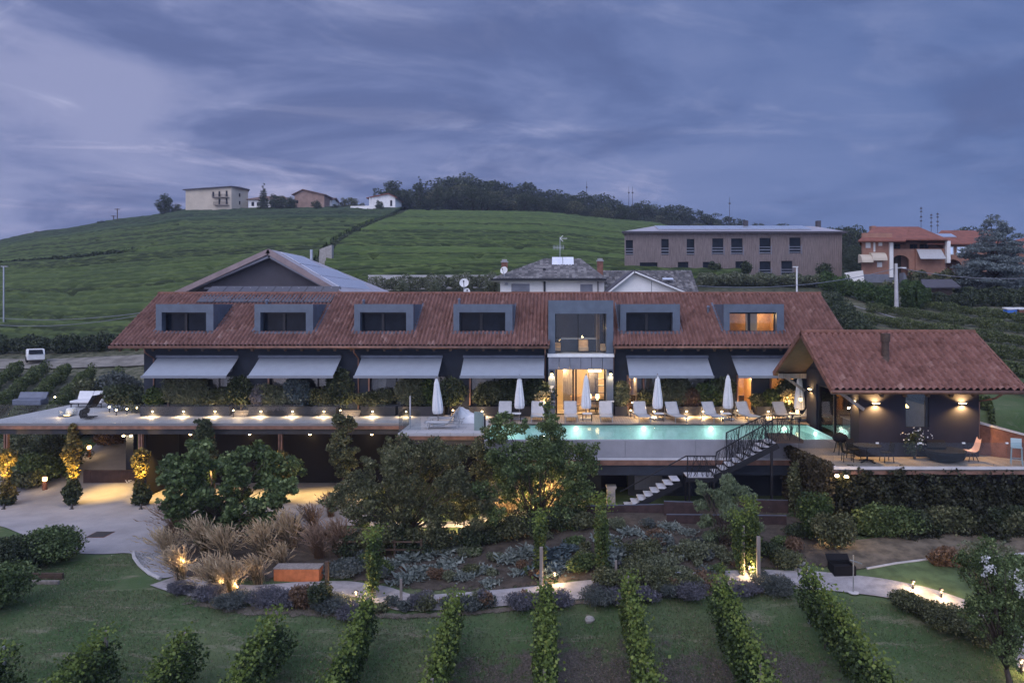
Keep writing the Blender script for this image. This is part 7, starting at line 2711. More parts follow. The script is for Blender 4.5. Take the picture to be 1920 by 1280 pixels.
for px, zc, w, lb in ((383, 4.35, 1.1, 'dark creeper crown hanging over the terrace edge'),):
    d = DF0 - .5
    x = X(px, d)
    t = thing('climbing_vine', lb, 'climber', (X(398, d), d, 0))
    MB().tube([(X(398, d), d, 0), (X(396, d), d, 2.4), (x, d, 3.4)], [.07, .05, .03], 6).build('stem', 'bark', t)
    leaves('foliage', clump_pts([(x, d, 4.0, .55, .45, .55), (x - .1, d, 3.4, .7, .55, .5), (x + .1, d, 3.0, .6, .5, .4), (x + .05, d, 4.6, .35, .3, .3), (x - .35, d, 4.75, .25, .25, .12)], 2600, .5), .17, 'leaf_dark', t)
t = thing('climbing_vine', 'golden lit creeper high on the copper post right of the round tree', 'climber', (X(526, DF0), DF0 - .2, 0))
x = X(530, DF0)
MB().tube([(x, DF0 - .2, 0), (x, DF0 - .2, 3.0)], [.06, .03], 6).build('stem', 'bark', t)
leaves('foliage', clump_pts([(x, DF0 - .25, 2.6, .5, .4, .5), (x + .15, DF0 - .25, 1.9, .5, .4, .45), (x, DF0 - .25, 1.1, .4, .3, .5)], 1300, .5), .16, 'leaf_lamplit', t, aspect=.75)  # golden lamplight put into the colour of these leaves
lamp(t, (x, DF0 - .9, 2.3), 70, rad=.06, col=(1, .66, .24))
t = thing('climbing_vine', 'thin lit creeper on the copper post behind the round tree', 'climber', (X(398, DF0), DF0 - .1, 0))
x = X(396, DF0)
MB().tube([(x, DF0 - .1, 0), (x, DF0 - .1, 2.9)], [.05, .02], 6).build('stem', 'bark', t)
leaves('foliage', clump_pts([(x, DF0 - .15, 2.4, .3, .25, .5), (x, DF0 - .15, 1.5, .35, .3, .6)], 600, .5), .15, 'leaf_vine', t, aspect=.75)
lamp(t, (x + .2, DF0 - .7, 1.9), 30, rad=.06, col=(1, .66, .24))

# gate pillar with lamps, corten wall with letters, ramp bollards
d = 44.6
x0, x1 = X(236, d), X(250, d)
t = thing('gate_pillar', 'dark square pillar with two lit lamps on top beside the ramp', 'pillar', ((x0 + x1) / 2, d, 0))
MB().box(x0, x1, d, d + .45, 0, 3.15).build('pillar', 'dark_plaster', t)
for px in (233, 247):
    x = X(px, d)
    l = MB().lathe((x, d - .08, 3.2), [(.12, 0), (.10, .06), (.02, .10)], 10).build('lamp', 'black_metal', t)
    MB().lathe((x, d - .08, 3.1), [(.03, -.03), (.09, .02), (.04, .08)], 10).build('bulb', 'lamp_strong', l)
    lamp(l, (x, d - .25, 3.05), 25)
d = 43.9
t = thing('corten_wall', 'low rust brown wall with pale letters beside the carport', 'wall', (X(205, d), d, 0))
for a, b in ((156, 169.5), (170, 228.5), (229, 272)):
    MB().box(X(a, d), X(b, d), d, d + .2, -.1, 1.12).build('panel', 'corten_dark', t)
cu = bpy.data.curves.new('letters', 'FONT')
cu.body = 'VE'
cu.size = .36
cu.extrude = .012
to = bpy.data.objects.new('letters', cu)
COL.objects.link(to)
bpy.context.view_layer.update()
me = bpy.data.meshes.new_from_object(to.evaluated_get(bpy.context.evaluated_depsgraph_get()))
bpy.data.objects.remove(to)
me.materials.clear()
me.materials.append(MATS['white_metal'])
to = bpy.data.objects.new('letters', me)
COL.objects.link(to)
to.parent = t
to.location = Vector((X(235.5, d), d - .014, .30)) - ROOT[t.name]
to.rotation_euler = (R(90), 0, 0)
for px, py, d, lb in ((167, 0, 47.5, 'round bollard lamp glowing beside the ramp'), (84, 0, 43.0, 'bollard lamp glowing at the left edge of the drive')):
    p = gp(px, d)
    t = thing('bollard_lamp', lb, 'bollard lamp', p)
    MB().lathe(p, [(.13, -.1), (.13, .55)], 12).build('post', 'corten', t)
    MB().lathe(p + Vector((0, 0, .55)), [(.10, 0), (.12, .05), (.12, .2), (.05, .24)], 12).build('bulb', 'lamp_warm', t)
    MB().lathe(p + Vector((0, 0, .80)), [(.15, 0), (.15, .03)], 12).build('cap', 'corten', t)
    lamp(t, p + Vector((.1, -.35, .75)), 18, rad=.1)
p = on(188, 1003)
t = thing('drain_cover', 'dark square drain cover set in the pale drive', 'drain cover', p)
MB().box(p.x - .42, p.x + .42, p.y - .42, p.y + .42, p.z + .03, p.z + .055).build('cover', 'dark_concrete', t)
MB().box(p.x - .46, p.x + .46, p.y - .46, p.y + .46, p.z + .01, p.z + .045).build('frame', 'corten', t)
for px, w, h, lm, lb in ((205, 2.6, 1.1, 'leaf_rust', 'low rounded brown bush lit by the ramp bollard'), (225, 2.2, 2.0, 'leaf_vine', 'yellow green bush behind the gate pillar'), (120, 3.4, 2.4, 'leaf_dark', 'dark bush on the slope behind the second creeper'), (60, 3.2, 2.2, 'leaf_olive', 'round bush on the slope under the terrace corner'), (25, 3.0, 2.0, 'leaf_dark', 'dark bush on the slope at the far left'), (95, 3.2, 1.8, 'leaf_tree', 'green bush between drive and slope'),
                         (150, 3.6, 2.6, 'leaf_dark', 'tall dark bush left of the ramp'), (185, 3.0, 2.6, 'leaf_lavender', 'greyish shrub high beside the ramp'), (50, 2.4, 1.2, 'leaf_olive', 'low bush at the drive edge beside the bollard lamp')):
    dd = {205: 49.5, 225: 52, 120: 46, 60: 46.5, 25: 47, 95: 44.5, 150: 51, 185: 54, 50: 43.4}[px]
    bush('shrub', lb, 'shrub', gp(px, dd), w, h, int(1300 * w), .19, lm, None)


# ------------------------------------------------------------------ trees of the garden
def px_blobs(lst, d, jd=.9, seed=0):
    """clumps read off the photo outline (px, py, radius px) but given their own depth"""
    q = np.random.default_rng(seed)
    out = []
    for px, py, r in lst:
        dd = d + q.uniform(-jd, jd)
        rr = r * d / FPX
        c = np.array((X(px, d), dd, Z(py, d)))
        out.append((*c, rr * .8, rr * .8, rr * .65))
        for _ in range(4):
            v = q.normal(size=3)
            v *= rr * q.uniform(.75, 1.1) / np.linalg.norm(v)
            s_ = rr * q.uniform(.28, .5)
            out.append((*(c + v), s_, s_, s_ * .75))
    return out


fig = [(335, 865, 28), (325, 885, 26), (352, 848, 22), (390, 850, 30), (372, 880, 34), (410, 878, 34), (345, 900, 24), (440, 860, 26), (470, 862, 26), (500, 872, 26), (525, 885, 28), (545, 905, 22), (455, 890, 30), (490, 900, 34), (520, 925, 26),
       (400, 915, 32), (370, 930, 28), (355, 955, 22), (430, 940, 34), (395, 960, 32), (460, 945, 26), (430, 975, 28), (500, 935, 22), (345, 930, 18), (540, 925, 16), (380, 985, 22), (410, 1000, 20), (450, 995, 22), (485, 965, 24), (525, 955, 18), (335, 950, 14), (360, 975, 16), (515, 905, 24)]
tree('round_tree', 'broad bright leaved tree with lobed crown before the carport', 'tree', gp(425, 34.6), px_blobs(fig, 34.6, 1.5, 2), 17000, .18, 'leaf_tree', .11, .3, droop=.3, aspect=.8, shell=.35)
per = [(760, 845, 30), (720, 850, 22), (795, 850, 30), (830, 850, 28), (860, 845, 30), (890, 850, 26), (690, 890, 26), (665, 905, 26), (735, 885, 34), (775, 885, 34), (815, 890, 34), (860, 890, 34), (895, 890, 28), (650, 935, 24), (640, 950, 18), (690, 935, 30), (735, 930, 34),
       (780, 930, 32), (830, 930, 30), (875, 935, 28), (715, 965, 26), (760, 965, 26), (680, 960, 20), (820, 965, 24), (735, 990, 24), (790, 990, 22), (870, 970, 22), (630, 930, 14), (750, 825, 18), (700, 865, 18), (700, 990, 22), (820, 995, 22), (850, 985, 22), (765, 1000, 18), (895, 975, 20), (905, 940, 22), (650, 915, 20), (720, 940, 30), (800, 955, 30), (845, 955, 26), (885, 915, 28), (760, 905, 34), (700, 915, 28)]
tree('persimmon_tree', 'wide dark leafy tree in the middle, drooping foliage to the ground', 'tree', gp(755, 33.2), px_blobs(per, 33.2, 1.5, 3), 38000, .135, 'leaf_olive', .10, .22, droop=.6, aspect=.5, shell=.3, stems=2)
ap = [(935, 795, 20), (925, 820, 26), (960, 800, 22), (950, 775, 10), (985, 790, 12), (1030, 795, 24), (1025, 770, 12), (1040, 815, 28), (990, 835, 26), (955, 845, 32), (1010, 850, 32), (1060, 850, 34), (1095, 850, 26), (1110, 875, 22), (1080, 885, 32), (1035, 880, 32), (985, 885, 30), (940, 885, 30),
      (1095, 915, 28), (1060, 925, 24), (920, 920, 24), (1085, 945, 20), (955, 920, 18), (1005, 930, 14), (1040, 945, 16), (1118, 840, 10), (915, 860, 22), (930, 950, 20), (1000, 905, 26), (965, 860, 28), (1030, 850, 28), (1060, 900, 28), (1010, 920, 16), (950, 935, 18), (980, 950, 16), (1065, 955, 18), (1020, 965, 16), (900, 900, 16), (910, 950, 18), (990, 985, 14), (1050, 975, 14), (930, 970, 24), (965, 975, 22), (1040, 985, 20), (1075, 970, 22), (1100, 960, 18), (1000, 960, 20), (950, 900, 28), (1020, 940, 18), (985, 925, 18)]
tree('apple_tree', 'tall open tree reaching over the pool, lamp light shining through its lower leaves', 'tree', gp(1005, 33.4), px_blobs(ap, 33.4, 1.4, 4), 34000, .13, 'leaf_tree', .09, .2, droop=.2, aspect=.55, shell=.3, stems=3)
sl = [(645, 800, 22), (640, 825, 24), (648, 850, 24), (643, 872, 22), (640, 785, 12), (655, 790, 14), (632, 850, 18), (655, 870, 18)]
tree('slim_tree', 'slim upright tree with bare stem before the carport', 'tree', gp(644, 38.5), px_blobs(sl, 38.5, .4, 5), 5200, .15, 'leaf_olive', .06, .55, shell=.4)
fl = [(1850, 1045, 34), (1880, 1075, 40), (1835, 1085, 30), (1865, 1115, 40), (1900, 1120, 36), (1850, 1150, 36), (1890, 1160, 40), (1870, 1195, 30), (1910, 1190, 30), (1835, 1125, 22), (1820, 1060, 16), (1930, 1080, 40), (1940, 1140, 36), (1860, 1020, 16)]
t = tree('flowering_tree', 'bushy dark tree with white blossom tufts at the lower right', 'tree', gp(1893, 21.8), px_blobs(fl, 21.8, .6, 6), 15000, .085, 'leaf_tree', .09, .25, shell=.45)
bl = px_blobs([(1848, 1045, 10), (1855, 1062, 12), (1846, 1078, 9), (1912, 1095, 14), (1905, 1080, 12), (1918, 1110, 12)], 21.4, .2, 7)
leaves('blossom', clump_pts(bl, 300, .3), .065, 'petal_white', t, aspect=.9)
pt = [(1808, 1030, 16), (1830, 1020, 18), (1850, 1030, 18), (1870, 1035, 18), (1825, 1045, 18), (1890, 1030, 16)]
tree('young_tree', 'thin grey branched young tree behind the blossoming tree', 'tree', gp(1845, 25.5), px_blobs(pt, 25.5, .5, 8), 1500, .09, 'leaf_grassy', .05, .3, shell=.2)
bm = [(1318, 925, 12), (1320, 950, 15), (1330, 980, 20), (1350, 930, 20), (1372, 915, 22), (1395, 925, 20), (1408, 950, 16), (1365, 955, 26), (1395, 975, 24), (1340, 1010, 22), (1375, 1005, 28), (1405, 1010, 20), (1350, 1040, 24), (1385, 1045, 24), (1312, 908, 8), (1360, 905, 10), (1412, 985, 14), (1335, 1055, 14), (1325, 1000, 14)]
t = tree('willow_shrub', 'feathery grey green willow like shrub under the stairs', 'shrub', gp(1358, 30.2), px_blobs(bm, 30.2, .6, 9), 21000, .15, 'leaf_willow', .05, .15, droop=.9, aspect=.22, shell=.35, stems=4)
for px, w, h, lm, lb, dd in ((95, 2.5, 1.75, 'leaf_tree', 'round dark green shrub at the left edge of the lawn', 31.2), (40, 2.4, 1.5, 'leaf_dark', 'dark spreading shrub beside the round one at far left', 30.6), (2, 1.9, 1.9, 'leaf_tree', 'shrub cut by the left picture edge above the vines', 26.5), (-25, 2.0, 1.7, 'leaf_dark', 'second shrub mostly outside the left picture edge', 29.0)):
    bush('shrub', lb, 'shrub', gp(px, dd), w, h, int(3200 * w), .12, lm, None, nb=10)
p = gp(75, 29.3)
t = thing('timber_edging', 'low dark timber edging under the shrub at far left', 'edging', p)
MB().box(p.x - 1.2, p.x + .9, p.y, p.y + .12, p.z - .1, p.z + .22).build('beam', 'wood_dark', t)
MB().box(p.x - .6, p.x + 1.1, p.y - .55, p.y - .43, p.z - .1, p.z + .12).build('beam', 'wood_grey', t)


# ------------------------------------------------------------------ tall grasses
def grass_clump(name, label, p, n, length, spread, leafm, lean=(0, 0), plume=True, group=None, w=.016):
    """stems arching out of one root, pale plumes along the last third of each stem"""
    t = thing(name, label, 'grass', p, group)
    v, q_ = blades(p, n, length * .62, spread * 1.35, w, lean, .0)
    np_mesh('blades', v, q_, 'leaf_stem' if leafm == 'leaf_straw' else leafm, t)
    if plume:
        m = n // 3
        az = rng.uniform(0, 6.283, m)
        el = np.minimum(np.abs(rng.normal(0, spread * 1.25, m)), .95)
        L = length * rng.uniform(.72, 1.12, m)
        hx, hy = np.sin(el) * np.cos(az) + lean[0], np.sin(el) * np.sin(az) + lean[1]
        vz = np.cos(el)
        base = np.array(p) + np.stack([rng.normal(0, .09, m), rng.normal(0, .09, m), np.zeros(m)], 1)

        def pos(f):
            return base + np.stack([hx * L * f ** 1.5, hy * L * f ** 1.5, vz * L * (f - .16 * f * f)], 1)
        P = [pos(f) for f in (.0, .35, .62, .70, .78, .86, .94, 1.0)]
        side = np.stack([-np.sin(az), np.cos(az), np.zeros(m)], 1) * .005
        V = np.stack([np.stack([a - side, a + side], 1) for a in P[:6]], 1).reshape(m, -1, 3)
        b = (np.arange(m) * 12)[:, None]
        Q = np.stack([np.array([2 * k, 2 * k + 1, 2 * k + 3, 2 * k + 2])[None, :] + b for k in range(5)], 1).reshape(-1, 4)
        np_mesh('stems', V.reshape(-1, 3), Q, leafm, t)
        pts, drs = [], []
        for a, c in zip(P[2:-1], P[3:]):
            pts.append((a + c) / 2)
            dd = c - a
            drs.append(dd / np.linalg.norm(dd, axis=1)[:, None])
        v, q_ = leaf_arrays(np.concatenate(pts), .26, 0, .14, np.concatenate(drs))
        np_mesh('plume', v, q_, 'leaf_straw' if leafm == 'leaf_straw' else 'leaf_rust_pale', t)
    return t


GR = [(330, 1000, 1.9, 330, 'leaf_rust', 'brown tall grass at the back left of the grass bed'), (318, 1055, 1.7, 300, 'leaf_straw', 'straw grass at the left edge of the gravel'), (340, 1088, 1.5, 320, 'leaf_straw', 'straw grass with a lamp glowing inside it'), (385, 1040, 1.9, 360, 'leaf_straw', 'tall straw plumes left of centre in the grass bed'),
      (425, 1050, 1.7, 320, 'leaf_straw', 'straw grass below the round tree'), (405, 1110, 1.6, 360, 'leaf_straw', 'fountain of pale plumes beside the path'), (435, 1112, 1.5, 300, 'leaf_straw', 'second fountain of pale plumes leaning right'), (500, 1050, 1.9, 380, 'leaf_straw', 'big silver brown grass behind the rust bench'),
      (545, 1030, 2.0, 360, 'leaf_straw', 'tall open grass right behind the rust bench'), (485, 1095, 1.3, 260, 'leaf_straw', 'small pale grass at the left end of the rust bench'), (530, 1062, 1.1, 200, 'leaf_straw', 'thin straw grass at the back of the rust bench'), (600, 1048, 1.7, 420, 'leaf_rust', 'reddish brown grass mound right of the bench'), (640, 1042, 1.8, 420, 'leaf_rust', 'dense rust brown grass at the right end of the grass bed'),
      (590, 1000, 1.6, 260, 'leaf_rust', 'brown grass at the edge of the drive'), (560, 1000, 1.5, 220, 'leaf_dark', 'dark stemmed plant between the tall grasses')]
for px, py, L, n, lm, lb in GR:
    grass_clump('tall_grass', lb, on(px, py), int(n * 1.3), L * 1.02, .33, lm, (-.20, -.02), lm != 'leaf_dark', 'tall ornamental grasses')
p = gp(620, 38.0)
grass_clump('tall_grass', 'pale lit grass beside the stem of the slim tree', p, 300, 1.5, .3, 'leaf_rust', (0, 0), True, 'tall ornamental grasses')
for px, dd, L, lb in ((955, 36.0, 1.5, 'left golden grass glowing behind the tall open tree'), (1000, 35.8, 1.9, 'tallest golden grass glowing behind the tall open tree'), (1042, 36.0, 1.6, 'right golden grass glowing behind the tall open tree')):
    grass_clump('tall_grass', lb, gp(px, dd), 520, L, .35, 'leaf_straw', (0, 0), True, 'tall ornamental grasses')
for px, dd, pw, lb in ((1000, 35.0, 170, 'wall lamp glowing through the tall open tree'), (870, 36.0, 110, 'lamp glowing between the two big trees'), (770, 37.5, 70, 'lamp glowing behind the wide dark tree')):
    g_ = garden_lamp(lb, gp(px, dd), 1.0, pw)
    lamp(g_, gp(px, dd) + Vector((.3, .1, 1.6)), pw, rad=.15, col=(1, .68, .28))

# understorey between the two big trees and the vegetable beds
q = np.random.default_rng(31)
for i in range(11):
    px = 655 + i * 44 + q.uniform(-10, 10)
    bush('understorey_shrub', 'low dark shrub in the undergrowth below the two big trees', 'shrub', gp(px, 32.4 + q.uniform(-.3, .5)), q.uniform(1.2, 1.9), q.uniform(.8, 1.5), 1900, .12, ('leaf_dark', 'leaf_olive', 'leaf_dark')[i % 3], 'undergrowth below the big trees')

# lavender mounds and low herbs beside the path
LV = [(345, 1112, 1.1, .5), (390, 1122, 1.3, .55), (440, 1138, 1.5, .6), (500, 1132, 1.4, .6), (540, 1138, 1.1, .65), (620, 1146, 1.5, .55), (660, 1156, 1.2, .5), (790, 1140, 1.0, .6), (880, 1140, 1.1, .5), (980, 1140, 1.25, .62), (1045, 1135, 1.1, .55), (1115, 1132, 1.5, .62), (1160, 1130, 1.2, .55), (1210, 1124, 1.0, .5), (1255, 1118, 1.1, .5), (1290, 1120, 1.4, .6), (1395, 1112, 1.2, .45), (1455, 1112, 1.7, .65)]
tone = ['leaf_lavender', 'leaf_lavender', 'leaf_silver_dark']
for i, (px, py, w, h) in enumerate(LV):
    p = on(px, py)
    kind = 'lavender_bush'
    where = ['under the leftmost straw grass', 'below the fountain of plumes', 'left of the big mound before the bench', 'before the left end of the bench', 'before the right end of the bench', 'left of the bright path patch', 'right under the bright path patch', 'beside the grey post', 'left of the middle vine row top', 'large one left of the vine row with the grey post', 'between the vine row and the wide mound', 'wide one left of the sixth vine row',
             'overlapping the wide mound', 'small one behind the sixth vine row', 'bluish one beside the pale sage bush', 'wide dark one left of the seventh vine row', 'low one right of the seventh vine row', 'largest one, at the right end of the row'][i]
    bush(kind, 'lavender mound, ' + where, 'lavender', p, w, h, int(2600 * w), .10, tone[i % 3], 'lavender mounds along the path', aspect=.25, stems=False)
for px, py, w, h, lm, lb in ((565, 1140, .9, .9, 'leaf_rust', 'brown twiggy shrub before the rust bench'), (600, 1142, .9, 1.0, 'leaf_dark', 'dark twiggy shrub right of the brown one'), (1185, 1100, 1.4, .8, 'leaf_olive', 'low green bush left of the sage mound'), (1235, 1098, 1.6, .85, 'leaf_olive', 'round green bush behind the lavender'), (1140, 1102, 1.3, .8, 'leaf_olive', 'green bush at the foot of the leafy pillar'),
                            (640, 1075, 1.9, .55, 'leaf_silver_dark', 'flat grey green cushion plant right of the bench'), (1345, 1082, .7, .6, 'leaf_tree', 'small green bush in front of the willow like shrub')):
    bush('shrub', lb, 'shrub', on(px, py), w, h, int(2200 * w), .10, lm, None, stems=True)

q = np.random.default_rng(41)
for i in range(26):
    px = q.uniform(690, 1340)
    bush('path_herb', 'small wild herb crowding the edge of the garden path', 'plant', on(px, np.interp(px, [690, 850, 1080, 1340], [1146, 1142, 1124, 1106]) + q.uniform(-9, 6)), q.uniform(.4, .8), q.uniform(.3, .7), 700, .085, ('leaf_grassy', 'leaf_olive', 'leaf_rust', 'leaf_lavender', 'leaf_silver_dark')[i % 5], 'wild herbs along the path', stems=False, nb=5)

# silver artichokes and cabbages in the vegetable beds
SV = [(742, 1060, 1.0), (775, 1048, 1.15), (805, 1040, 1.2), (838, 1035, 1.2), (862, 1030, 1.0), (790, 1078, 1.1), (825, 1072, 1.0), (760, 1090, .9), (845, 1058, .9), (905, 1072, .9), (960, 1052, 1.0), (985, 1040, 1.0), (975, 1075, .8), (1030, 1075, 1.1), (1048, 1060, 1.2), (1040, 1040, 1.1), (1068, 1030, .8), (1160, 1040, 1.1), (1165, 1062, 1.1), (1135, 1015, .9), (1180, 1000, .8), (1262, 1030, .9), (1285, 1040, .8), (1230, 1015, 1.0), (1290, 1000, .8), (1255, 990, .8), (870, 1085, .8), (920, 1095, .8)]
sp_ = [None, None]


def rosette_proto(leafm, nm, seed):
    """loose mound of narrow jagged leaves arching out of a crown"""
    t = thing(nm, 'rosette', 'vegetable', (0, 0, 0))
    q = np.random.default_rng(seed)
    V, Q = [], []
    nb = 0
    for k in range(240):
        cx, cy = q.normal(0, .30, 2)
        a = q.uniform(0, 6.283)
        el = q.uniform(.1, 1.2)
        L = q.uniform(.14, .40)
        w = q.uniform(.04, .08)
        dx, dy = math.cos(a), math.sin(a)
        sx, sy = -dy, dx
        z0 = q.uniform(0, .16)
        tw = q.normal(0, .03)
        for s in range(6):
            f = s / 5
            r = L * f * math.cos(el * (1 - .35 * f))
            z = z0 + L * (math.sin(el) * f - .30 * f * f)
            wd = w * math.sin(math.pi * (.12 + .80 * f)) * (1 + .55 * (s % 2))
            V += [(cx + dx * r + sx * wd * .5, cy + dy * r + sy * wd * .5, z + .02 + tw * f), (cx + dx * r, cy + dy * r, z), (cx + dx * r - sx * wd * .5, cy + dy * r - sy * wd * .5, z + .02 - tw * f)]
        for s in range(5):
            b = nb + s * 3
            Q += [(b, b + 1, b + 4, b + 3), (b + 1, b + 2, b + 5, b + 4)]
        nb += 18
    np_mesh('leaves', np.array(V), np.array(Q), leafm, t)
    return t


PS, UA = [rosette_proto('leaf_silver', 'artichoke_plant', 1), rosette_proto('leaf_blue', 'artichoke_plant', 2)], [[], []]
for i, (px, py, s) in enumerate(SV):
    blue = 1 if 1020 < px < 1080 else 0
    o = place(PS[blue], UA[blue], on(px, py), i * 1.3, s * (.95 if i % 3 else .75), 'blue grey cardoon growing beside the leafy pillar with the grey post' if blue else 'silvery artichoke plant in the vegetable bed', 'cardoons' if blue else 'silvery artichokes in the beds')
for px, py, w, h, lm, lb in ((690, 1060, 1.0, .6, 'leaf_tree', 'bright green plant at the left end of the silver bed'), (715, 1075, 1.0, .5, 'leaf_vine', 'low green herbs left of the silver artichokes'), (1090, 1072, 1.1, .8, 'leaf_tree', 'green bushy herb between the two leafy pillars'), (1210, 1045, 1.4, .7, 'leaf_olive', 'olive herb in the middle of the right bed'), (1240, 1062, 1.5, .5, 'leaf_grassy', 'dry grassy tuft in the right bed'),
                            (1300, 1050, 1.2, .8, 'leaf_grassy', 'wispy herbs left of the willow like shrub'), (1200, 1075, 1.8, .55, 'leaf_olive', 'spreading green herb near the path'), (1270, 1080, 1.3, .4, 'leaf_grassy', 'pale dry herb near the path'), (930, 1050, .8, .35, 'leaf_grassy', 'sparse dry weed on the bare bed'), (1440, 1040, 1.3, .6, 'leaf_dark', 'dark ground plant by the stepping path'), (1480, 1060, 1.4, .6, 'leaf_olive', 'low bush right of the leafy stake'), (1500, 1005, 1.4, .6, 'leaf_dark', 'dark low plant behind the stepping stones')):
    bush('bed_plant', lb, 'plant', on(px, py), w, h, int(1500 * w), .10, lm, None, stems=False)

q = np.random.default_rng(21)
for i in range(70):
    px, py = q.uniform(660, 1500), q.uniform(985, 1092)
    lm = ('leaf_olive', 'leaf_grassy', 'leaf_silver_dark', 'leaf_rust', 'leaf_tree')[int(q.integers(0, 5))]
    w = q.uniform(.5, 1.1)
    bush('bed_herb', 'low herb growing in the vegetable beds below the stairs', 'plant', on(px, py), w, q.uniform(.25, .6), int(900 * w), .09, lm, 'low herbs in the beds', stems=False, nb=5)


# ------------------------------------------------------------------ vine rows in front
def vine_row(label, path, h, w, n, size=.115, posts=(0,), leafm='leaf_vine', postm='wood_grey', group='vine rows in the foreground', clear=.45, post_h=None, name='vine_row'):
    """a trellised row: leaf wall, trunks, end post"""
    P = np.array([(p[0], p[1]) for p in path], float)
    s = np.concatenate([[0], np.cumsum(np.linalg.norm(np.diff(P, axis=0), axis=1))])
    p0 = Vector((P[0, 0], P[0, 1], gz(*P[0])))
    t = thing(name, label, 'vine row', p0, group)
    tt = rng.random(n) * s[-1]
    x, y = np.interp(tt, s, P[:, 0]), np.interp(tt, s, P[:, 1])
    d = (P[-1] - P[0]) / np.linalg.norm(P[-1] - P[0])
    side = np.array([-d[1], d[0]])
    v = rng.random(n)
    hh = clear + (h - clear) * v ** .85 * (.88 + .14 * np.sin(tt * 2.3 + p0.x) + .08 * np.sin(tt * 6.1))
    prof = .55 + .5 * np.sin(math.pi * np.clip(v * .9 + .05, 0, 1))
    off = rng.normal(0, 1, n)
    off = np.sign(off) * np.minimum(np.abs(off), 1.6) ** .7 * w * .42 * prof * (1 + .25 * np.sin(tt * 3.7 + v * 5))
    hole = np.sin(tt * 2.9 + 5 * v + p0.x) + np.sin(tt * 5.3 - 4 * v + p0.y) + rng.normal(0, .35, n)
    off = off * np.where(hole > 1.0, .25, 1.0)
    hh = np.where((hole > 1.1) & (v > .5), hh * .8, hh)
    xx, yy = x + side[0] * off, y + side[1] * off
    e = rng.normal(0, .10, n)
    xx, yy = xx + d[0] * e, yy + d[1] * e
    zz = terr(xx, yy) + hh
    # shoots poking out of the top
    m_ = int(n * .09)
    k = rng.integers(0, n, m_)
    up = rng.random(m_) * .35
    sh = np.stack([x[k] + rng.normal(0, .2, m_), y[k] + rng.normal(0, .2, m_), terr(x[k], y[k]) + h + up - .08], 1)
    o = leaves('foliage', np.concatenate([np.stack([xx, yy, zz], 1), sh]), size, leafm, t, droop=.3, aspect=.8)
    o.data.materials.append(MATS['leaf_lime'])
    mi = np.zeros(n + m_, np.int32)
    mi[n:] = 1
    o.data.polygons.foreach_set('material_index', mi)
    k = 0.4
    while k < s[-1]:
        a, b = float(np.interp(k, s, P[:, 0])), float(np.interp(k, s, P[:, 1]))
        z = gz(a, b)
        MB().tube([(a, b, z - .1), (a + .04, b, z + .4), (a - .02, b + .02, z + .95)], [.035, .028, .02], 6).build('trunk', 'bark', t)
        k += 1.1
    for f in posts:
        k = f * s[-1]
        a, b = float(np.interp(k, s, P[:, 0])), float(np.interp(k, s, P[:, 1]))
        z = gz(a, b)
        ph = post_h or h + .12
        MB().bar((a, b, z - .2), (a, b, z + ph), .075).build('post', postm, t)
    return t


def row_from(px, py_top, h):
    """far end of a row whose top shows at (px, py_top)"""
    lo, hi = 12.0, 34.0
    for _ in range(40):
        d = (lo + hi) / 2
        if Z(py_top, d) - gz(X(px, d), d) > h:
            lo = d
        else:
            hi = d
    return Vector((X(px, d), d, 0))


RW = [(15, 1212, 1.75, 'first vine row, cut by the left picture edge', 'steel'), (205, 1183, 1.8, 'second vine row from the left in the foreground', 'wood_grey'), (352, 1186, 1.75, 'third foreground vine row, left of the bench', 'wood_grey'), (522, 1145, 1.8, 'fourth foreground vine row, below the rust bench', 'wood_grey'), (692, 1120, 1.85, 'fifth foreground vine row, below the bright path patch', 'wood_grey'),
      (852, 1110, 1.85, 'slim sixth foreground vine row left of centre', 'wood_grey'), (1024, 1090, 1.9, 'upright central vine row pointing straight at the viewer', 'wood_grey'), (1176, 1078, 1.9, 'vine row just right of the central one, leaning right', 'wood_grey'), (1348, 1080, 1.9, 'thick vine row with bright lower leaves, right of centre', 'wood_grey'), (1512, 1060, 1.85, 'rightmost foreground vine row with hanging foliage', 'steel')]
for i, (px, py, h, lb, pm) in enumerate(RW):
    a = row_from(px, py, h)
    b = Vector((a.x * 1.0 + (.55 if px > 1400 else (.25 if px > 1100 else 0)), 14.5, 0))
    w = .95 if px < 600 else (.66 if px > 1300 else .50)
    vine_row(lb, [a, b], h, w, int((a.y - 14.5) * 1700), .105, (0.02, .45, .92), 'leaf_vine' if 800 < px < 1200 else 'leaf_vine_dark', pm)
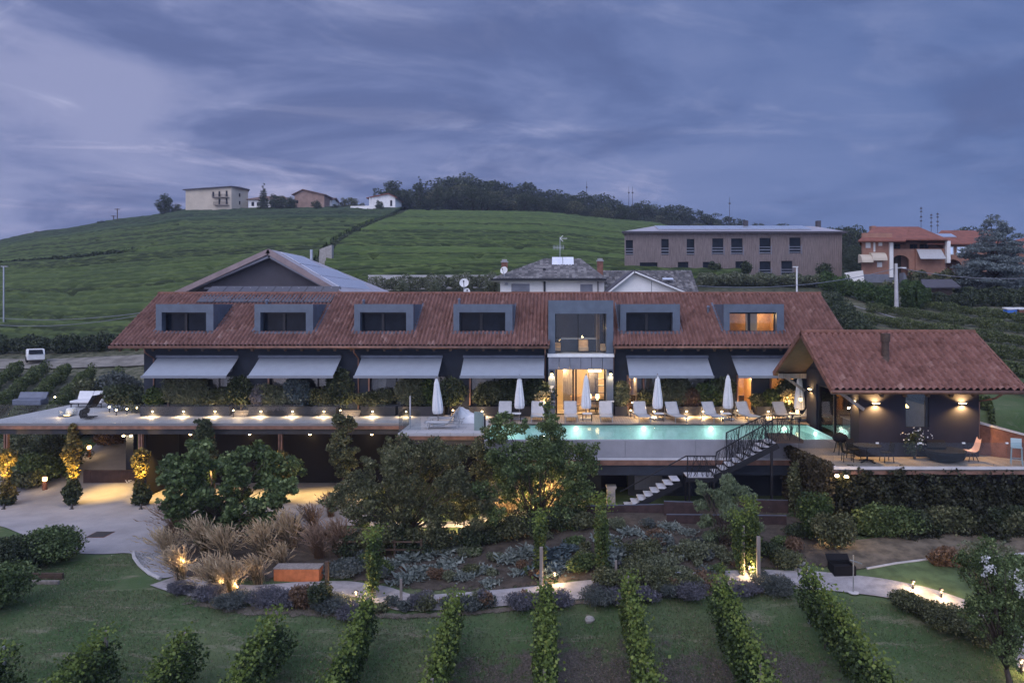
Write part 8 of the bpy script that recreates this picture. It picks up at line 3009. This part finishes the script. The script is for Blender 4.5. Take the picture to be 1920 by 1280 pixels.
# stub rows in the garden, standing as leafy pillars with grey posts
for px, top, base, lb, pp in ((692, 1012, 1128, 'narrow leafy vine pillar right of the grass bed', None), (1012, 985, 1080, 'leafy pillar lit from below behind a grey post', 1015), (1130, 958, 1092, 'leafy pillar left of the stairs foot', None), (1416, 965, 1085, 'lit leafy pillar of stakes right of the willow like shrub', 1422), (1392, 990, 1085, 'slender staked climber left of the lit leafy pillar', None)):
    p = on(px, base)
    h = Z(top, p.y) - p.z
    vine_row(lb, [p, p + Vector((0, 1.3, 0))], h, .42 if px != 1392 else .22, int(1900 * h / 2), .10, (), 'leaf_vine', 'wood_grey', 'leafy vine pillars in the garden', .15, None, 'vine_pillar')
for px, top, base, lb in ((1015, 1025, 1098, 'square grey wooden post before the lit leafy pillar'), (1422, 1005, 1092, 'square grey wooden post before the leafy stakes'), (613, 1052, 1125, 'dark wooden post right of the rust bench'), (752, 1085, 1140, 'thin grey post beside the path left of centre'), (1155, 1050, 1092, 'short thick grey post with a cap'), (1394, 985, 1080, 'tall pale stake beside the willow like shrub')):
    p = on(px, base)
    t = thing('wooden_post', lb, 'post', p)
    h = Z(top, p.y) - p.z
    w = .13 if px in (1015, 1422, 613) else .09
    MB().bar(p - Vector((0, 0, .2)), p + Vector((0, 0, h)), w).build('post', 'wood_grey' if px != 613 else 'wood_dark', t, bevel=.01)
    if px == 1155:
        MB().lathe(p + Vector((.12, .05, h - .22)), [(.10, 0), (.12, .1), (.06, .2)], 10).build('cap', 'black_metal', t)
# lamps in the garden
for px, py, h, pw, lb, aim in ((346, 1085, .75, 26, 'lamp glowing inside the straw grass', None), (418, 1108, .4, 7, 'small lamp in the pale plumes beside the path', None), (668, 1128, .35, 34, 'path lamp making a bright patch left of the fifth vine row', None), (1040, 1092, .35, 26, 'lamp lighting the leafy pillar and gravel in the middle', None),
                               (1350, 1078, .3, 30, 'lamp lighting the foot of the willow like shrub', None), (1405, 1080, .35, 22, 'lamp at the foot of the leafy stakes', None), (1545, 1012, .5, 34, 'lamp glowing in the shrub at the ivy corner', None), (1712, 1106, .3, 22, 'lamp lighting the lawn edge on the right', None), (1765, 1122, .3, 16, 'second lamp at the lawn edge on the right', None), (1915, 1262, .4, 18, 'lamp glowing at the lower right corner', None), (445, 1112, .3, 9, 'small lamp lighting the gravel before the grass bed', None)):
    garden_lamp(lb, on(px, py), h, pw)


# rust coloured bench box
def bench():
    p = on(556, 1090)
    x0, x1 = X(513, p.y), X(598, p.y)
    t = thing('corten_bench', 'rust orange box bench with wooden seat beside the gravel path', 'bench', p)
    MB().box(x0, x1, p.y, p.y + .55, p.z - .05, p.z + .50).build('box', 'corten_orange', t, bevel=.012)
    m = MB()
    for k in range(4):
        m.box(x0 - .02, x1 + .02, p.y - .02 + k * .148, p.y + .115 + k * .148, p.z + .503, p.z + .55)
    m.build('seat', 'wood_grey', t)


bench()


# ------------------------------------------------------------------ right side of the garden
# ivy over the terrace walls
def ivy(label, n, fn, size, m, base, name='ivy'):
    t = thing(name, label, 'climber', base)
    pts = fn(n)
    leaves('foliage', pts, size, m, t, droop=.7, aspect=.75)
    MB().tube([Vector(base), Vector(base) + Vector((.1, .1, 1.5)), Vector(base) + Vector((-.1, .15, 3))], [.05, .04, .02], 6).build('stem', 'bark', t)
    return t


def ivy_front(n):
    x = rng.uniform(12.3, 25, n)
    v = rng.random(n)
    z = 0.9 + (PT - .12 - .9) * v + .12 * np.sin(x * 3) * (v > .9)
    y = 31.75 - .45 * rng.random(n) ** 2 - .55 * (1 - v) ** 1.3 * (1 + .6 * np.sin(x * 1.7 + v * 4)) - .15 * np.sin(x * 5 + v * 9)
    k = ~((v > .78) & (x > 16.0) & (rng.random(n) < .75))
    return np.stack([x, y, z], 1)[k]


def ivy_side(n):
    f = rng.random(n)
    v = rng.random(n)
    lo = .55 + .45 * np.abs(np.sin(f * 7))
    z = 1.15 + lo * (f < .75) * 1.2 + (PT + .15 - 1.15 - lo * (f < .75) * 1.2) * v
    x = 12.25 - .6 * f - .12 * rng.random(n) ** 2 * 3
    y = 31.5 + 4.4 * f
    return np.stack([x + .05 * np.sin(z * 4), y, z], 1)


ivy('dark ivy covering the front wall below the pavilion terrace', 42000, ivy_front, .15, 'leaf_ivy', (18, 31.7, 1.0))
ivy('brownish ivy hanging over the left wall of the pavilion terrace', 9000, ivy_side, .14, 'leaf_ivy_brown', (12.0, 33.5, 1.0))
for px, z, lb in ((1570, 3.78, 'left of two wall lamps under the pavilion terrace, half behind leaves'), (1588, 3.74, 'right of two wall lamps under the pavilion terrace')):
    x = X(px, 31.2)
    t = thing('wall_lamp', lb, 'wall lamp', (x, 31.3, z))
    MB().box(x - .11, x + .11, 31.2, 31.4, z + .06, z + .10).build('hood', 'black_metal', t)
    MB().lathe((x, 31.25, z - .02), [(.03, -.05), (.10, 0), (.06, .07)], 10).build('bulb', 'lamp_strong', t)
    lamp(t, (x, 31.0, z - .05), 9)
for px, dd, w, h, lm, lb in ((1490, 33.6, .7, 2.6, 'leaf_olive', 'upright leafy shrub at the left foot of the ivy wall'), (1530, 30.6, 1.5, 2.3, 'leaf_vine_dark', 'tall shrub lit from below at the ivy corner'), (1562, 29.9, 1.6, 1.7, 'leaf_olive', 'spreading lit shrub right of the ivy corner'), (1665, 30.9, 3.0, 1.5, 'leaf_tree', 'brighter green shrub in front of the ivy wall'), (1635, 31.0, 1.4, 1.1, 'leaf_tree', 'dark green shrub left of the brighter one'), (1720, 31.1, 2.4, 1.2, 'leaf_dark', 'dark shrub in the middle of the ivy wall'), (1790, 31.2, 2.6, 1.3, 'leaf_olive', 'olive shrub below the pavilion terrace edge'), (1870, 31.2, 2.8, 1.3, 'leaf_dark', 'dark shrub at the right end of the ivy wall'), (1930, 31.0, 2.4, 1.2, 'leaf_olive', 'shrub at the right edge below the terrace'), (1770, 28.6, 1.4, .8, 'leaf_rust', 'low brown shrub at the back of the small lawn')):
    bush('shrub', lb, 'shrub', gp(px, dd), w, h, int(2400 * w), .13, lm, None, .9)
# clipped low shrubs between lawn and path on the right
for px, py, w, h, lb in ((1705, 1145, 1.3, .75, 'first of the clipped shrubs beside the curved path'), (1745, 1165, 1.2, .7, 'shrub between the first clipped shrub and the wide one'), (1770, 1180, 1.5, .85, 'wide clipped shrub in the middle of the curved path'), (1805, 1180, 1.2, .75, 'clipped shrub behind the wide one'), (1840, 1205, 1.4, .8, 'nearest clipped shrub beside the blossoming tree')):
    bush('clipped_shrub', lb, 'shrub', on(px, py), w, h, int(3600 * w), .085, 'leaf_olive', 'clipped shrubs beside the curved path', nb=9)
# corten strips and rails below the stairs
for a, b, z, hh, lb in (((1095, 34.2), (1260, 33.9), 0.0, .45, 'long low dark rust edging at the foot of the stairs'), ((1245, 33.6), (1312, 33.4), .05, .62, 'higher rust edging right of the stairs foot'), ((1250, 32.4), (1475, 32.2), .0, .42, 'front rust edging of the upper bed'), ((1380, 34.2), (1478, 34.0), .1, .5, 'rust edging in front of the dark basement wall')):
    p, q_ = gp(*a), gp(*b)
    t = thing('bed_edging', lb, 'edging', p)
    MB().slab(p + Vector((0, 0, z + hh)), q_ + Vector((0, 0, z + hh)), q_ + Vector((0, .06, z + hh)), p + Vector((0, .06, z + hh)), hh + .3).build('panel', 'corten_dark', t)
    MB().bar(p + Vector((0, .03, z + hh + .01)), q_ + Vector((0, .03, z + hh + .01)), .05).build('rim', 'seam_metal', t)
# post and rail fence behind the wide tree
t = thing('rail_fence', 'dark post and rail fence under the wide dark tree', 'fence', gp(700, 31.8))
pp = [gp(px, 31.8) for px in (640, 690, 740, 790)]
for p in pp:
    MB().bar(p - Vector((0, 0, .1)), p + Vector((0, 0, .85)), .09).build('post', 'wood_dark', t)
for z in (.4, .75):
    m = MB()
    for a, b in zip(pp, pp[1:]):
        m.bar(a + Vector((0, -.07, z)), b + Vector((0, -.07, z)), .06)
    m.build('rail', 'wood_dark', t)
# garden shower / pole with arm, dark bin
p = on(1600, 1112)
t = thing('garden_shower', 'thin pale pole with a cross arm beside the curved path', 'garden shower', p)
h = Z(1040, p.y) - p.z
MB().tube([p, p + Vector((0, 0, h))], .022, 8).build('pole', 'steel', t)
MB().bar(p + Vector((-.12, 0, h - .18)), p + Vector((.30, -.05, h - .30)), .03).build('arm', 'steel', t)
MB().lathe(p, [(.20, .03), (.20, .06), (.05, .07)], 16).build('base', 'pale_concrete', t)
p = on(1585, 1082)
t = thing('storage_box', 'dark open storage box beside the small lawn', 'box', p)
MB().box(p.x - .42, p.x + .42, p.y, p.y + .04, p.z, p.z + .42).box(p.x - .42, p.x + .42, p.y + .66, p.y + .7, p.z, p.z + .42).box(p.x - .42, p.x - .38, p.y + .04, p.y + .66, p.z, p.z + .42).box(p.x + .38, p.x + .42, p.y + .04, p.y + .66, p.z, p.z + .42).box(p.x - .38, p.x + .38, p.y + .04, p.y + .66, p.z, p.z + .3).build('box', 'plastic_black', t)
MB().slab((p.x - .44, p.y + .68, p.z + .44), (p.x + .44, p.y + .68, p.z + .44), (p.x + .44, p.y + .9, p.z + .62), (p.x - .44, p.y + .9, p.z + .62), .03).build('lid', 'plastic_black', t)
# sprinkler and stray stone
p = on(1265, 1095)
t = thing('sprinkler', 'small pale sprinkler standing among the low herbs', 'sprinkler', p)
MB().tube([p, p + Vector((0, 0, .45))], .02, 6).build('stem', 'zinc_panel', t)
MB().box(p.x - .22, p.x + .22, p.y - .04, p.y + .04, p.z + .42, p.z + .46).build('head', 'zinc_panel', t)
p = on(1105, 1163)
t = thing('field_stone', 'single pale stone lying on the lawn between two vine rows', 'stone', p)
m = MB().lathe(p, [(.16, -.03), (.18, .05), (.13, .13), (.03, .16)], 9, .12, 3)
m.build('stone', 'stone_block', t)
# stepping stones
for i, (px, py) in enumerate(((1478, 1018), (1484, 1030), (1490, 1043), (1498, 1056), (1500, 1070))):
    p = on(px, py)
    t = thing('stepping_stone', 'flat pale stepping stone in the dark bed by the ivy corner', 'stepping stone', p, 'stepping stones')
    MB().lathe(p, [(.24, -.03), (.25, .05), (.05, .055)], 9, .15, 3).build('slab', 'stone_block', t)
# small round lawn on the right
strip('small_lawn', [on(p_, y) for p_, y in ((1600, 1072), (1680, 1058), (1760, 1048), (1860, 1044), (1990, 1035))], [on(p_, y) for p_, y in ((1600, 1084), (1680, 1096), (1760, 1112), (1860, 1140), (1990, 1180))], 'lawn_bright', 40, 14, .03)
strip('bank', [on(p_, y) for p_, y in ((1560, 1020), (1680, 1005), (1780, 1000), (1990, 990))], [on(p_, y) for p_, y in ((1600, 1070), (1680, 1056), (1780, 1046), (1990, 1033))], 'dry_bank', 40, 10, .04)
kp = [on(p_, y) + Vector((0, 0, .05)) for p_, y in ((1625, 1068), (1680, 1058), (1760, 1048), (1860, 1044), (1990, 1035))]
struct(MB().tube(kp, .05, 6).build('lawn_edging', 'kerb_stone'))


# ------------------------------------------------------------------ short grass and litter, beyond counting
def lawn_cover(name, label, n, m, px0, px1, py0, py1, size, upright, keep, seed, aspect):
    q = np.random.default_rng(seed)
    # even per square metre of ground, between the picture's own limits
    d0, d1 = 17.5, 33.0
    y = d0 + (d1 - d0) * q.random(n * 3)
    x = X(px0, 1) * y + (X(px1, 1) - X(px0, 1)) * y * q.random(n * 3)
    k = keep(x, y, q)
    x, y = x[k][:n], y[k][:n]
    pts = np.stack([x, y, terr(x, y) + (.02 if not upright else .035)], 1)
    dirs = q.normal(size=(len(x), 3))
    dirs[:, 2] = np.abs(dirs[:, 2]) * (1.5 if upright else .1)
    o = leaves(name, pts, size, m, dirs=dirs, aspect=aspect)
    tag(o, label, 'grass' if upright else 'leaf litter', kind='stuff')
    return o


PATHX = np.array([(p.x, p.y) for p in pc])


def is_lawn(x, y, q):
    yp = np.interp(x, PATHX[np.argsort(PATHX[:, 0]), 0], PATHX[np.argsort(PATHX[:, 0]), 1]) - 1.0
    left = x < X(250, 30)
    yp = np.where(left, np.interp(x, [-25, -21, -19.5, -18], [30.2, 30.8, 32.3, 32.4]), yp)
    patch = np.sin(x * .9 + 2 * np.sin(y * .5)) * np.cos(y * .8 + x * .3) + q.normal(0, .5, len(x))
    return (y < yp) & (patch > -.5)


def is_earth(x, y, q):
    return (y < 25.0) & (x > -9) & (x < 8.5) & (np.sin(x * 1.4 + np.sin(y)) * np.cos(y * 1.1) + q.normal(0, .6, len(x)) > .1)


lawn_cover('lawn_grass', 'short mown grass of the lawn between path and vines', 110000, 'leaf_lawn', -60, 1980, 0, 0, .085, True, is_lawn, 5, .16)
lawn_cover('dry_grass', 'dry straw tufts scattered over the lawn', 22000, 'leaf_hay', -60, 1980, 0, 0, .11, True, is_lawn, 6, .16)
lawn_cover('leaf_litter', 'fallen brown leaves and crumbs of earth under the vine rows', 26000, 'leaf_hay', -60, 1980, 0, 0, .055, False, is_earth, 7, .7)

# ------------------------------------------------------------------ evening haze
def haze():
    m, g, o = newmat('evening_haze')
    v = g.n('ShaderNodeVolumePrincipled')
    v.inputs['Color'].default_value = (.62, .72, 1.0, 1)
    v.inputs['Density'].default_value = .00032
    v.inputs['Anisotropy'].default_value = 0.0
    g.t.links.new(v.outputs[0], o.inputs['Volume'])
    h = MB().box(-920, 920, -95, 720, -25, 82).build('haze', m)
    h['kind'] = 'stuff'


haze()
